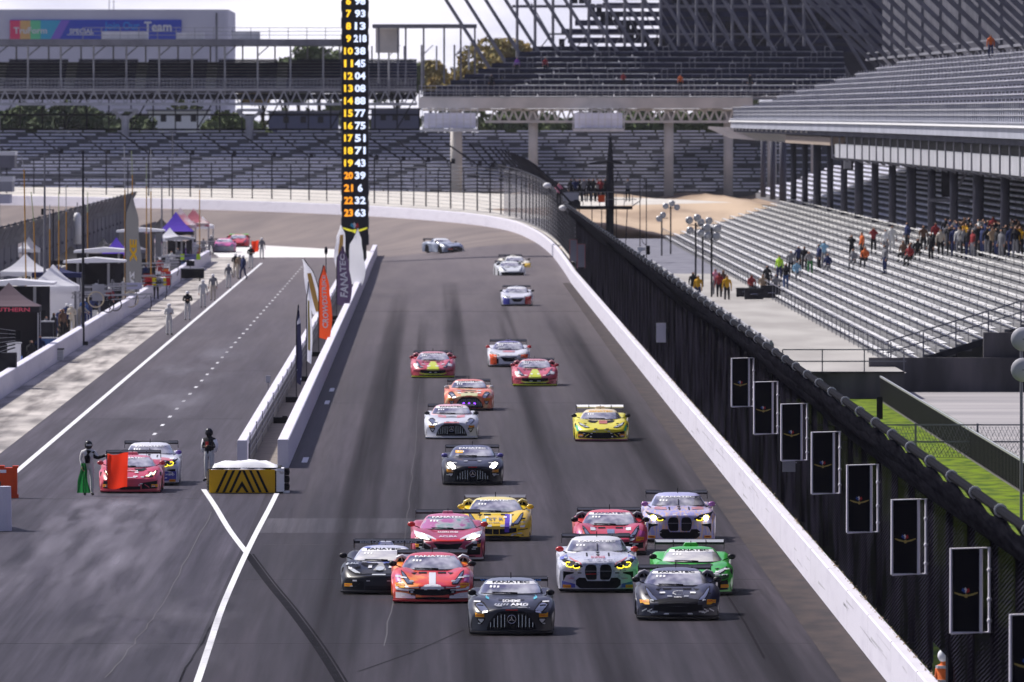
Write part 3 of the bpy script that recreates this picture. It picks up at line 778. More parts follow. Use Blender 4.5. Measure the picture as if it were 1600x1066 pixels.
mb.bx(8,46,1212.5,1212.8,23.5,23.8); mb.bx(12,46,1212.5,1212.8,20.6,20.8)
P_(mb.build('cross_brace', M_gsteel), us)

def bow(y): return -2.4*smooth(760, 1020, y) + .5*math.sin((y-500)/330*math.pi)*smooth(500,560,y)*(1-smooth(780,900,y))
class LB(MB):
    """boxes cut every 20 m along the track so that a long deck can follow the bend"""
    def bx(s, x0, x1, y0, y1, z0, z1, mi=0):
        y = y0
        while y < y1 - 1e-6:
            q = min(y1, (math.floor(y/20 + 1e-6)+1)*20); MB.bx(s, x0, x1, y, q, z0, z1, mi); y = q
        return s
# right-hand deck along the straight -------------------------------------------
rd = empty('upper_stand', (30,800,0), label='long upper deck with pale seat rows running along the right side', cat='grandstand')
YA, YB = 500.0, 1012.0
DX = 29.0
prof = [(DX + 1.3*i, 12.55 + .455*i) for i in range(9)]
tm = LB()
for i, (x, z) in enumerate(prof):
    tm.bx(x, x+1.3, YA, YB-i*9, z-.4, z)
P_(tm.build('tiers', mat('deck_dark', (.028,.028,.042), .8, spec=.05)), rd)
for i, (x, z) in enumerate(prof):
    mb = LB(); y = YA
    while y < YB - i*9 - 1:
        w = 1.9
        mb.bx(x+.35, x+.62, y, y+w, z+.22, z+.26)
        if int(y/2.3) % 2: mb.bx(x+.62, x+.66, y+.0, y+.14, z+.02, z+.50)
        mb.bx(x+.40, x+.50, y+.1, y+.25, z, z+.32)
        y += 2.3
    P_(mb.build('seat_row', mat('pale_seats', (.72,.71,.78), .5, c2=(.55,.55,.62), ns=.4)), rd)
mb = LB().bx(DX-.5, DX-.2, YA, YB, 10.95, 11.75).bx(DX-.6,DX-.5,YA,YB,11.72,11.80)
mb.bx(DX-.2, DX+1, YA, YB, 11.6, 12.5)
P_(mb.build('fascia', M_fascia), rd)
mb = LB().bx(DX-.68,DX-.55,YA,YB,11.50,11.62)
P_(mb.build('fascia_stripe', M_plainwhite), rd)
mb = LB()
for z in (12.1,12.4,12.75): mb.bx(DX-.3,DX-.24,YA,YB,z,z+.05)
y = YA
while y < YB: mb.bx(DX-.3,DX-.24,y,y+.06,11.7,12.8); y += 2.4
P_(mb.build('front_railing', M_lsteel), rd)
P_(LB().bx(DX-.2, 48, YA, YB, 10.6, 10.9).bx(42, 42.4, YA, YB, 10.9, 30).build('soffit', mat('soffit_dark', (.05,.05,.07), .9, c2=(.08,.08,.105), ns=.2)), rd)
M_brown = mat('far_gallery', (.30,.24,.20), .8)
mb = LB()
for k in range(28): mb.bar((DX-.3, 860+k*9, 10.9), (DX+2.0, 860+k*9, 9.9), .25)
each(mb, 'bracket', M_beige, rd)
# suites: white ribbed parapet under the deck, dark openings, tube frames
mb = LB(); mb.bx(DX+.2, DX+.5, YA, 824, 9.05, 10.02)
y = YA
while y < 824: mb.bx(DX+.13, DX+.2, y, y+.5, 9.05, 10.0); y += 1.2
P_(mb.build('suite_parapet', M_whitepanel), rd)
P_(LB().bx(DX+.9, DX+1.2, YA, 824, 9.0, 10.7).bx(DX+.2,DX+8,YA,824,8.9,9.05).build('suite_opening', M_black), rd)
y = YA + 4; kk = 0
while y < 824:
    P_(LB().tube([(DX+.9,y,11),(DX-.1,y,10.7),(DX-.1,y,9.0),(DX+.5,y,8.8)], .06, 5).build('tube_frame', M_gsteel), rd); y += 11; kk += 1
P_(LB().bx(DX+.1,DX+1.5,830,905,9.9,10.5).build('gallery_cladding', M_brown), rd)
for k in range(18):
    y = 565 + k*31
    P_(LB().tube([(31.3, y, 4.2), (31.3, y, 10.7)], .26 if k % 3 else .33, 10).build('pillar', mat('pillar_dark', (.06,.06,.085), .7), smooth=True), rd)
# upper raking beams leaning towards the track
mb = None
y = 560; k = 0
while y < 1012 and k < 92:
    P_(LB().bar((41.2,y,16.4),(27.5,y,29.5), .36, .36).build('raking_beam', M_gsteel), rd)
    y += 12 if y < 800 else 17; k += 1
y = 575
while y < 1012:
    P_(LB().bar((41.9,y,16.2),(41.9,y,30), .26, .26).build('upright', M_gsteel), rd); y += 26
P_(LB().bx(40.5,41.0,YA,YB,16.9,17.1).bx(40.5,40.6,YA,YB,17.5,17.6).build('back_railing', M_gsteel), rd)

for o_ in list(rd.children):
    if o_.data and not o_.name.startswith('pillar'):
        if o_.data.users > 1: continue
        for v_ in o_.data.vertices: v_.co.x += bow(v_.co.y)
# screens hanging from the deck
for px, pz0, pz1, d in ((1326,222,266,828),(1480,238,308,700)):
    x = SX(px, d); e = empty('hanging_screen', (x, d, SZ(pz0,d)), label=('thin black screen under the deck at its white panels\' far end' if px < 1400 else 'black screen box hanging before the white panels on a bracket'), cat='screen')
    z0, z1 = SZ(pz1,d), SZ(pz0,d)
    P_(MB().bx(x-.3,x+.35,d,d+.5,z0,z1).build('screen_case', M_black), e)
    P_(MB().bx(x-.34,x-.30,d,d+.5,z0+.1,z1-.1).bx(x-.3,x+.2,d-.03,d,z0+.1,z1-.2).build('screen_face', M_lsteel if px<1400 else M_dark), e)
    if px > 1400: P_(MB().bx(x-1.2,x+1.4,d-.1,d+.1,z0-.3,z0-.1).bar((x+.3,d,z0),(x+1.6,d,z1-.6),.15).build('bracket', M_gsteel), e)

# rear lower stand in the shade under the deck
rs = empty('grandstand', (40,800,0), label='shaded bench stand behind the pillars under the right-hand deck', cat='grandstand')
tm = MB()
for i in range(18): tm.bx(32.2+.85*i, 33.05+.85*i, 560, 1150, 4.2+.28*i-.5, 4.2+.28*i)
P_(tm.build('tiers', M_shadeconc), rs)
for i in range(18):
    mb = MB(); y = 562; x = 32.2+.85*i; z = 4.2+.28*i
    while y < 1146: 
        w = random.choice((5,7,8)); mb.bx(x+.2,x+.55,y,y+w,z+.14,z+.26); y += w+1.5
    P_(mb.build('bench_row', M_seat), rs)

# sunlit bleachers --------------------------------------------------------
bl = empty('bleachers', (26,760,0), label='sunlit aluminium bleachers sloping up from the concrete walkway behind the fence', cat='bleachers')
BX, BZ = 20.1, 1.1
NB = 16; TR = .72; RS = .222
tm = MB()
for i in range(NB): tm.bx(BX+TR*i, BX+TR*(i+1), 504, 1010, BZ+RS*i-.3, BZ+RS*i)
P_(tm.build('tiers', mat('bleacher_deck', (.20,.20,.215), .8, c2=(.14,.14,.15), ns=.6)), bl)
for i in range(NB):
    mb = MB(); x = BX+TR*i; z = BZ+RS*i; y = 504 + .0
    while y < 1008:
        w = 3.3
        mb.bx(x+.10, x+.36, y, min(y+w,1010), z+.24, z+.28)
        mb.bx(x+.40, x+.62, y, min(y+w,1010), z+.02, z+.04)
        y += w + (1.2 if (int(y/8.5)) % 5 == 0 else .45)
    P_(mb.build('bench_row', M_alu), bl)
mb = MB()
for i in range(0, NB, 1):
    x = BX+TR*i; z = BZ+RS*i; y = 505.5 + (i % 2)*3
    while y < 1006: mb.bx(x+.62,x+.65,y,y+.05,z,z+.62); y += 8.5
tag(P_(mb.build('hand_rail_post', M_gsteel), bl), kind='stuff')
mb = MB()
mb.bar((BX-.2,503.8,2.1),(BX+TR*NB,503.8,2.1+RS*NB),.06); mb.bar((BX-.2,503.8,1.6),(BX+TR*NB,503.8,1.6+RS*NB),.05)
for i in range(0,NB+1,2): mb.bar((BX+TR*i,503.8,BZ+RS*i-.2),(BX+TR*i,503.8,BZ+RS*i+1.0),.06)
mb.bar((BX-.1,504,2.05),(BX-.1,1010,2.05),.04)
y = 504
while y < 1010: mb.bar((BX-.1,y,1.1),(BX-.1,y,2.05),.035); y += 6
P_(mb.build('end_railing', M_gsteel), bl)
mb = MB(); mb.bar((BX,503.4,BZ-.25),(BX+TR*NB,503.4,BZ+RS*NB-.25),.28)
for i in range(2,NB,2): mb.bar((BX+TR*i,504.5,0),(BX+TR*i,504.5,BZ+RS*i-.3),.2)
P_(mb.build('side_frame', M_dark), bl)
sheet('walkway', [(14.6,487),(20.1,487),(20.1,790),(14.6,790)], 1.1, M_concrete)
sheet('ramp_pavement', [(14.6,790),(20.1,790),(20.1,1012),(14.6,1012)], 1.1, mat('ramp_grey',(.15,.15,.19),.9,c2=(.20,.20,.24),ns=.8,stretch=(1,.2,1)))
bw = empty('retaining_wall', (24,492,0), label='dark stained concrete wall under the near end of the bleachers', cat='wall')
P_(MB().bx(14.6,20.0,487,487.4,0,1.095).build('wall_end', M_dirtyconc), bw)
P_(MB().bx(18.95,60,499,499.4,0,1.5).bx(24,60,499.5,500,0,2.6).build('wall_face', M_dirtyconc), bw)
P_(MB().bx(14.6,20.0,486.9,487.3,1.1,1.16).build('coping', M_dark), bw)
wr = MB()
for z in (1.6,2.1): wr.bar((14.8,487.2,z),(20.1,487.2,z),.05)
for x in (14.8,16.5,18.3,20.0): wr.bar((x,487.2,1.1),(x,487.2,2.1),.05)
wr.build('railing', M_gsteel, label='low tube railing across the near end of the concrete walkway', cat='railing')

# dark picket fence beside the lawn
pf = empty('picket_fence', (18.95,430,0), label='low black picket fence between the lawn and the service road', cat='fence')
mb = MB(); y = 300
while y < 486: mb.bx(18.92,18.98,y,y+.55,0,.95); y += .95
P_(mb.build('picket', M_black), pf)
P_(MB().bx(18.99,19.03,300,486,.0,.82).build('backing_net', mat('black_net', (.02,.02,.028), .8)), pf)
P_(MB().bar((18.95,300,.97),(18.95,486,.97),.07).build('top_rail', M_silver), pf)
cf = empty('mesh_fence', (16,392,0), label='short chain-link fence with grey rails crossing the lawn', cat='fence')
mb = MB()
yy = 404
for z in (.55,1.15): mb.bar((13,yy,z),(22,yy,z),.05)
for x in (13,14.9,17.0,19.2,21.5): mb.bar((x,yy,0),(x,yy,1.2),.07)
P_(mb.build('frame', M_gsteel), cf)
mb = MB()
for k in range(80): mb.bar((13+k*.11,yy,.0),(13.5+k*.11,yy,.55 if k % 2 else 1.1),.012); mb.bar((13.5+k*.11,yy,.0),(13+k*.11,yy,1.1),.012)
P_(mb.build('wire', M_gsteel), cf)

# gates and blue-grey panels between fence and walkway
gb = empty('panel_fence', (14.4,600,0), label='blue-grey panelled fence with open stays between catch fence and walkway', cat='fence')
mb = MB(); mb.bx(14.35,14.42,487,760,1.0,2.35)
P_(mb.build('panel', mat('bluegrey_panel', (.10,.105,.14), .7, c2=(.14,.145,.18), ns=1.2)), gb)
mb = MB(); mb.bar((14.38,487,2.37),(14.38,760,2.37),.07)
y = 487
while y < 760: mb.bar((14.3,y,0),(14.3,y,2.5),.12); y += 17
P_(mb.build('frame', M_lsteel), gb)
mb = MB(); y = 494
while y < 760:
    mb.bar((14.3,y,2.4),(13.2,y-2,.2),.09); mb.bar((14.3,y+1.2,2.4),(13.4,y-1,.2),.09)
    for q in range(5): mb.bar((14.2-.2*q,y-.4*q,2.2-.4*q),(14.3-.2*q,y+1-.4*q,2.2-.4*q),.06)
    y += 17
P_(mb.build('stay', M_lsteel), gb)
sheet('gate_path', [(12.2,487),(14.2,487),(14.2,1010),(12.2,1010)], .5, mat('gate_path_dark',(.11,.11,.13),.9,c2=(.17,.17,.19),ns=.6))
for k, y in enumerate((500, 520, 555, 590)):
    MB().bx(12.6,13.6,y,y+.8,.5,1.4+.1*(k%2)).build('plywood_box', mat('tan_board', (.46,.38,.29), .8), label=['tan board box nearest the walkway railing','tan board box second from the walkway railing','tan board box third from the walkway railing','tan board box farthest from the walkway railing'][k], cat='box', group='tan boxes behind the catch fence')

# ------------------------------------------------------------------ scoring pylon
py = empty('scoring_pylon', (-6.75,930,0), label='tall black scoring pylon with yellow ranks and white car numbers', cat='scoreboard')
d = 929.0; sp = F/d
xa, xb = SX(534,d), SX(575.5,d); ztop = 30.0; zb = SZ(383,d)
P_(MB().bx(xa,xb,d,d+2.2,zb,ztop).build('tower', mat('pylon_black', (.010,.010,.022), .45)), py)
P_(MB().bx(xa+.15,xa+.6,d+.6,d+1.4,0,zb).bx(xb-.6,xb-.15,d+.6,d+1.4,0,zb).bx(xa+.1,xb-.1,d+.5,d+1.5,0,.5).build('support', M_dark), py)
mb = MB()
for k in range(20): mb.bx(xa-.06,xa,d-.04,d+.1,zb+1.36*k,zb+1.36*k+.9); mb.bx(xb,xb+.06,d-.04,d+.1,zb+1.36*k,zb+1.36*k+.9)
P_(mb.build('edge_trim', M_gsteel), py)
ML_y = mat('led_yellow', (1.0,.62,.03), .5, emit=.9); ML_o = mat('led_orange', (1.0,.36,.02), .5, emit=.9); ML_w = mat('led_white', (.72,.80,1.0), .5, emit=.9)
rowsP = [(6,'98'),(7,'93'),(8,'13'),(9,'218'),(10,'38'),(11,'45'),(12,'04'),(13,'08'),(14,'88'),(15,'77'),(16,'75'),(17,'51'),(18,'71'),(19,'43'),(20,'39'),(21,'6'),(22,'32'),(23,'63')]
for k, (rk, num) in enumerate(rowsP):
    pyy = 2 + k*19.45; z = SZ(pyy, d)
    mb = MB(); put_text(mb, str(rk), .60, lambda u, v: (xa+.56+u, d-.03, z+v), bold=.035, width=.72 if rk > 9 else .42)
    P_(mb.build('rank_digits', ML_o if rk in (20,22,23,21) else ML_y), py)
    mb = MB(); put_text(mb, num, .62, lambda u, v: (xb-.66+u, d-.03, z+v), bold=.035, width={1:.4,2:.88,3:1.05}[len(num)])
    P_(mb.build('car_digits', ML_w), py)
def wheel_wings(mb_f, c, s, fwd=-1):
    """winged wheel emblem facing -Y at c, width s; returns gold, flags parts"""
    cx, cy, cz = c; g = MB(); fl = MB(); wt = MB(); bl_ = MB()
    for sg in (-1, 1):
        g.poly([(cx+sg*.06*s,cy,cz-.05*s),(cx+sg*.5*s,cy,cz+.075*s),(cx+sg*.5*s,cy,cz+.02*s),(cx+sg*.30*s,cy,cz-.07*s),(cx+sg*.10*s,cy,cz-.11*s)][::-sg])
    n = 14; g.poly([(cx+.085*s*math.cos(2*math.pi*i/n),cy-.004,cz-.09*s+.085*s*math.sin(2*math.pi*i/n)) for i in range(n)])
    fl.poly([(cx+.03*s,cy,cz+.02*s),(cx+.16*s,cy,cz+.10*s),(cx+.12*s,cy,cz+.24*s),(cx+.02*s,cy,cz+.20*s)])
    wt.poly([(cx-.02*s,cy-.003,cz+.02*s),(cx+.04*s,cy-.003,cz+.16*s),(cx-.02*s,cy-.003,cz+.28*s),(cx-.10*s,cy-.003,cz+.20*s)])
    bl_.poly([(cx-.04*s,cy-.006,cz+.02*s),(cx-.04*s,cy-.006,cz+.14*s),(cx-.14*s,cy-.006,cz+.26*s),(cx-.20*s,cy-.006,cz+.14*s)])
    return g, fl, wt, bl_
M_gold = mat('gold_paint', (.50,.38,.10), .4, .3); M_blue = mat('blue_paint', (.03,.10,.45), .5)
g, fl, wt, bl_ = wheel_wings(None, ((xa+xb)/2, d-.05, SZ(358,d)), 2.0)
P_(g.build('emblem_wings', mat('led_gold', (.75,.70,.05), .5, emit=.5)), py); P_(fl.build('emblem_flag', M_red), py); P_(wt.build('emblem_flag', M_plainwhite), py); P_(bl_.build('emblem_flag', mat('cyan_paint', (.05,.40,.60), .5)), py)

# ------------------------------------------------------------------ far background
bgd = 1700.0
b = empty('warehouse', (SX(175,bgd),bgd,0), label='large pale grey building with a long colourful banner at the upper left', cat='building')
xa, xb = SX(-60,bgd), SX(357,bgd)
mb = MB(); n = 8
pts = [(xa,bgd),(xb-1.5,bgd)] + [(xb-1.5+1.5*math.sin(R(90*i/n)), bgd+1.5-1.5*math.cos(R(90*i/n))) for i in range(1,n+1)] + [(xb,bgd+60),(xa,bgd+60)]
z1 = SZ(15,bgd); N = len(pts)
mb.add([(x,y,0) for x,y in pts]+[(x,y,z1) for x,y in pts], [(i,(i+1)%N,(i+1)%N+N,i+N) for i in range(N)]+[tuple(range(N,2*N))])
P_(mb.build('wall', mat('grey_cladding', (.68,.66,.76), .7, c2=(.60,.58,.68), ns=.2)), b)
P_(MB().bx(SX(337,bgd),SX(340,bgd),bgd-.06,bgd,0,z1-.5).build('corner_trim', M_gsteel), b)
xa, xb = SX(16,bgd), SX(284,bgd); z0, z1 = SZ(65,bgd), SZ(31,bgd)
P_(MB().bx(xa,xb,bgd-.3,bgd-.02,z0,z1).build('banner', mat('banner_blue', (.05,.09,.55), .5)), b)
cols = [((.55,.05,.12),16,32),((.50,.30,.12),32,48),((.10,.42,.22),48,64),((.04,.28,.42),64,78),((.16,.10,.42),78,92)]
for k, (c, p0, p1) in enumerate(cols):
    a0, a1 = SX(p0,bgd), SX(p1,bgd); sl = 0 if k < 3 else 1.2
    P_(MB().prism([(a0,z0+.1),(a1-sl*0,z0+.1),(a1+sl*1.4,z1-.1),(a0+(sl*1.4 if k>3 else 0),z1-.1)], bgd-.34-.01*k, bgd-.3).build('banner_colour', mat('banner_%d' % k, tuple(min(.9,q*1.6) for q in c), .5)), b)
mb = MB(); put_text(mb, 'TruForm', .95, lambda u, v: (SX(48,bgd)+u, bgd-.42, (z0+z1)/2+v), width=5.0); P_(mb.build('banner_text', M_plainwhite), b)
mb = MB(); put_text(mb, 'SPECIAL', .75, lambda u, v: (SX(128,bgd)+u, bgd-.42, (z0+z1)/2-.1+v), width=3.6); put_text(mb, 'Team', 1.5, lambda u, v: (SX(247,bgd)+u, bgd-.42, SZ(42,bgd)+v), width=4.1)
mb.bx(SX(105,bgd),SX(146,bgd),bgd-.42,bgd-.4,SZ(55,bgd),SZ(54,bgd)); P_(mb.build('banner_text', M_plainwhite), b)
mb = MB(); put_text(mb, 'Join Our', 1.5, lambda u, v: (SX(191,bgd)+u, bgd-.42, SZ(42,bgd)+v), width=5.3); P_(mb.build('banner_text', mat('banner_lightblue', (.04,.30,.80), .5)), b)
crown_belt = 1
# low buildings seen in the gap under the deck
for k, (p0, p1, y0, m, lab) in enumerate(((232,326,174,M_plainwhite,'small white building with dark windows seen under the far deck'),(83,104,172,M_plainwhite,'narrow white shed between trees under the far deck'),(420,528,176,mat('bluegrey_wall',(.10,.11,.19),.8),'dark blue-grey low building left of the pylon under the deck'),(580,655,172,mat('slate_wall',(.11,.115,.18),.8),'slate coloured low building right of the pylon'))):
    dd = 1420.0; e = empty('building', (SX((p0+p1)/2,dd),dd,0), label=lab, cat='building')
    xa, xb, zt = SX(p0,dd), SX(p1,dd), SZ(y0,dd)
    P_(MB().bx(xa,xb,dd,dd+12,0,zt).build('wall', m), e)
    P_(MB().bx(xa-.3,xb+.3,dd-.3,dd+12.3,zt,zt+.25).build('roof', M_gsteel), e)
    for q in range(1,4):
        xx = lerp(xa,xb,q/4); P_(MB().bx(xx-.35,xx+.35,dd-.05,dd,zt-1.3,zt-.5).build('window', M_dark), e)

def crown(name, c, r, h, n, m, parent, sz=.42):
    mb = MB(); rnd = random.Random(int(c[0]*13+c[1]))
    lob = [(rnd.uniform(-.5,.5)*r, rnd.uniform(-.4,.4)*r, rnd.uniform(-.35,.40)*h, rnd.uniform(.35,.6)) for _ in range(11)]
    for k in range(n):
        L0 = rnd.choice(lob); a = rnd.uniform(0, 6.283); e = math.asin(rnd.uniform(-1,1)); q = rnd.uniform(.55,1.0)**.5 * L0[3]
        p = Vector((c[0]+L0[0]+r*q*math.cos(a)*math.cos(e), c[1]+L0[1]+r*q*math.sin(a)*math.cos(e), c[2]+L0[2]+h*.62*q*math.sin(e)))
        u = Vector((rnd.uniform(-1,1),rnd.uniform(-1,1),rnd.uniform(-1,1))).normalized(); w = u.orthogonal().normalized(); s_ = sz*rnd.uniform(.6,1.3)
        mb.poly([p-u*s_, p+w*s_*.55, p+u*s_, p-w*s_*.55])
    o = mb.build('crown', m); P_(o, parent)
Mg1 = mat('leaf_green', (.055,.085,.03), .8, c2=(.10,.13,.045), ns=.35); Mg2 = mat('leaf_gold', (.30,.20,.05), .8, c2=(.16,.15,.05), ns=.3); Mg3 = mat('leaf_dark', (.03,.05,.025), .8, c2=(.06,.085,.03), ns=.3)
M_bark = mat('bark', (.06,.05,.045), .9)
trees = [(498,1600,22,3.6,'round green tree above the far roof left of the pylon',Mg1),(466,1660,20.5,3.0,'smaller green tree at the far roof edge beside the building',Mg1),
 (525,1640,20.5,3.0,'green tree directly behind the pylon\'s left edge',Mg1),(620,1650,19.5,3.6,'grey-green tree under the raised canopy',Mg1),(672,1700,20,3.2,'golden autumn tree behind the raised canopy posts',Mg2),
 (706,1650,18.5,3.3,'golden tree right of the raised canopy',Mg2),(752,1600,21.5,4.4,'tall gold and green tree at the left end of the stepped stand',Mg2),(792,1620,22.5,4.0,'tall yellowish tree behind the leaning steel beams',Mg2),
 (30,1400,13.2,3.6,'dark green tree under the far deck at the left edge',Mg3),(64,1420,12.6,3.2,'dark green tree left of the narrow white shed',Mg3),(140,1400,13.6,4.4,'broad dark green tree right of the narrow white shed',Mg3),(195,1410,12.6,3.6,'dark bushy tree left of the small white building',Mg3),
 (350,1400,12.0,3.2,'olive tree right of the small white building',Mg1),(385,1400,11.8,2.8,'small olive tree behind the right far pillar',Mg1),(800,1450,12.6,3.4,'green tree seen below the cream truss left of the pillars',Mg1),(850,1460,12.4,3.4,'yellow-green tree seen below the cream truss',Mg1),
 (1000,1450,12.6,3.0,'bright green tree under the truss behind the mast',Mg1),(1060,1450,12.8,3.2,'green tree under the truss left of a cream pillar',Mg1),(1115,1450,12.8,3.0,'green tree under the truss between two cream pillars',Mg1),(920,1450,12.2,3.0,'green tree behind the right hanging gantry',Mg1),
 (410,1650,18.6,3.2,'yellow-green tree seen through the roof posts right of the grey building',Mg2),(445,1640,18.4,3.0,'pale green tree seen through the roof posts',Mg1)]
for px, dd, top, r_, lab, m in trees:
    x = SX(px,dd); e = empty('tree', (x,dd,0), label=lab, cat='tree')
    h = r_*1.25; zc = top - h*.62
    mb = MB().tube([(x,dd,0),(x+.1,dd,zc*.6),(x,dd,zc)], [.45,.32,.16], 7)
    for a in range(5): mb.tube([(x,dd,zc*.7),(x+math.cos(a*1.3)*r_*.5,dd+math.sin(a*1.3)*r_*.5,zc+r_*.25)], [.15,.05], 5)
    P_(mb.build('trunk', M_bark), e)
    crown('crown', (x,dd,zc), r_*1.25, h, 2600, m, e)
for px in (171, 178):
    x = SX(px,1705); MB().tube([(x,1705,SZ(15,1705)-.3),(x,1705,SZ(-10,1705))], .07, 5).build('antenna', M_gsteel, label='thin antenna on the grey building, %s of a pair' % ('left' if px == 171 else 'right'), cat='antenna')

# far-off belt of trees closing the gap under the decks
mb = MB(); rnd = random.Random(3)
for k in range(9000):
    x = rnd.uniform(-75, 75); y = 1520 + rnd.uniform(0, 12); top = 12.4 + 1.1*math.sin(x*.33) + .8*math.sin(x*.9+1) + .5*math.sin(x*2.1)
    z = rnd.uniform(3, top); s_ = rnd.uniform(.3,.7); a = rnd.uniform(0,3.14)
    mb.poly([(x-s_*math.cos(a),y,z-s_*math.sin(a)),(x+s_*.6*math.sin(a),y-.2,z-s_*.6*math.cos(a)),(x+s_*math.cos(a),y+.2,z+s_*math.sin(a)),(x-s_*.6*math.sin(a),y+.1,z+s_*.6*math.cos(a))])
mb.build('tree_belt', mat('belt_leaves', (.045,.065,.03), .85, c2=(.12,.13,.035), ns=.12), label='far belt of green and yellow trees closing the gap under the far decks', cat='trees', kind='stuff')
# ------------------------------------------------------------------ framed panels on the fence
def fence_sign(px, pyc, lab, w=.50, h=1.52):
    X = 9.52; d = X*F/(px-HX); z = SZ(pyc, d)
    e = empty('fence_panel', (X, d, z), label=lab, cat='panel', group='framed black panels on the catch fence')
    P_(MB().bx(X-w/2,X+w/2,d-.02,d+.02,z-h/2,z+h/2).build('board', mat('board_black', (.003,.003,.009), .6, spec=.08)), e)
    mb = MB(); a, b_ = X-w/2-.02, X+w/2+.02; t_ = .06
    mb.tube([(a,d-.03,z-h/2),(a,d-.03,z+h/2),(b_+.15,d-.03,z+h/2+.02),(b_+.15,d-.03,z-h/2+.02),(a,d-.03,z-h/2)], t_*.5, 6)
    mb.tube([(b_,d-.03,z-h/2),(b_,d-.03,z+h/2)], t_*.5, 6)
    P_(mb.build('frame', M_lframe), e)
    mb = MB()
    for q in (-.35,-.1,.25): mb.ball((b_+.15,d-.04,z+q*h), .045, 8)
    P_(mb.build('hinge', M_lframe), e)
    for part, m in zip(wheel_wings(None, (X-.0,d-.03,z-.05), .42), (M_gold, M_red, M_plainwhite, M_blue)):
        P_(part.build('emblem', m), e)
M_lframe = mat('frame_grey', (.86,.83,.94), .5)
names = ['farthest','second farthest','third farthest','fourth farthest','fourth nearest','third nearest','second nearest','nearest']
for k, (px, pyc) in enumerate(((1157,598),(1193,638),(1237,676),(1286,724),(1343,780),(1415,840),(1510,924),(1606,1035))):
    fence_sign(px, pyc, '%s framed black panel with a small winged emblem on the catch fence' % names[k])
def fence_plate(px, py, w, h, m, lab, deep=False):
    X = 9.78; d = X*F/(px-HX); z = SZ(py, d)
    MB().bx(X-w/2,X+w/2,d-.03,d+.03,z-h/2,z+h/2).bx(X-.05,X+.4,d-.01,d+.01,z+h*.2,z+h*.3).build('plate', m, label=lab, cat='plate')
fence_plate(1033, 520, .42, .85, M_lframe, 'single pale grey plate on the fence above the wall')
fence_plate(1233, 728, .36, .34, M_lsteel, 'small grey box below the third framed panel')
for px, py, q in ((896,392,'left'),(908,400,'right')):
    X = 9.6; d = X*F/(px-HX); z = SZ(py,d); e = empty('poster', (X,d,z), label='%s of two pale posters with red edges on the far fence' % q, cat='poster', group='pale posters on the fence')
    P_(MB().bx(X-.22,X+.22,d-.03,d,z-.75,z+.75).build('sheet', M_fascia), e)
    P_(MB().bx(X-.28,X-.22,d-.05,d,z-.8,z+.8).bx(X+.22,X+.28,d-.05,d,z-.8,z+.8).bx(X-.28,X+.28,d-.05,d,z+.75,z+.8).build('edge', mat('pale_red',(.55,.25,.25),.6)), e)
# speaker, camera boxes on the fence line
d = 420; x = SX(1375,d)
e = empty('loudspeaker', (x,d,0), label='black column loudspeaker on a bracket above the lawn fence top', cat='loudspeaker')
P_(MB().bx(x-.11,x+.11,d,d+.2,SZ(655,d),SZ(620,d)).build('cabinet', M_black), e)
P_(MB().bar((x,d+.1,SZ(655,d)),(x-.35,d+.1,SZ(672,d)),.04).build('bracket', M_dark), e)
d = 700; x = SX(1010,d)
e = empty('trackside_camera', (x,d,0), label='white camera head with black box on top of the far fence', cat='camera')
P_(MB().bx(x-.55,x-.05,d,d+.4,SZ(392,d),SZ(386,d)).bar((x-.6,d,SZ(397,d)),(x-.1,d,SZ(388,d)),.12).build('head', M_plainwhite), e)
P_(MB().bx(x+.02,x+.22,d,d+.3,SZ(398,d),SZ(384,d)).build('box', M_black), e)
P_(MB().tube([(x,d,SZ(384,d)),(x-.25,d,SZ(378,d)),(x-.3,d,SZ(370,d))],.02,5).build('cable', M_dark), e)
P_(MB().tube([(x-.15,d+.1,0),(x-.15,d+.1,SZ(398,d))],.05,6).build('post', M_dark), e)
for px, py, lab in ((880,325,'white lamp head on the fence top where it starts to bend'),(855,290,'white lamp head on the bending fence beside the spectators\' platform')):
    d = 860; x = SX(px,d); e = empty('lamp', (x,d,SZ(py,d)), label=lab, cat='lamp')
    P_(MB().ball((x,d,SZ(py,d)), .27, 10, 0, (1.2,1,.8)).build('lamp_head', M_plainwhite, smooth=True), e)
    P_(MB().bar((x,d,SZ(py,d)),(x+.3,d,SZ(py+12,d)),.07).build('bracket', M_dark), e)

# floodlight stands behind the fence
def light_stand(px, ybase_z, ytop, d, heads, lab, m=None):
    x = SX(px,d); e = empty('floodlight_stand', (x,d,ybase_z), label=lab, cat='floodlight', group='floodlight stands behind the fence')
    zt = SZ(ytop,d)
    P_(MB().tube([(x,d,ybase_z),(x,d,zt)],.06,6).bar((x-.5,d,zt-.15),(x+.5,d,zt-.15),.05).build('pole', M_dark), e)
    for (hx, hz) in heads:
        cx, cz = x+hx, zt+hz
        P_(MB().lathe([(.02,-.02),(.16,-.05),(.25,.02),(.24,.09),(.1,.16),(.02,.18)], (cx,d-.1,cz), 'y', 14).build('lamp_head', m or M_silver, smooth=True), e)
hs = [(-.45,.1),(.0,.25),(.42,.05),(-.2,-.42),(.3,-.45)]
light_stand(1048,.3,322,900,[(-.4,.0),(.1,.2),(.5,-.1)],'far floodlight stand with three small heads left of the others')
light_stand(1087,.3,348,720,[(-.4,.15),(.1,.3),(-.35,-.5)],'floodlight stand with grey heads above a man in yellow')
light_stand(1098,.3,350,730,[(-.1,.1),(.4,.2),(.5,-.45),(-.1,-.6)],'floodlight stand crowded with grey heads in the middle of its cluster')
light_stand(1112,.3,356,690,[(-.3,.0),(.35,-.05),(-.25,-.5),(.3,-.55)],'floodlight stand with grey heads at the right of its cluster')
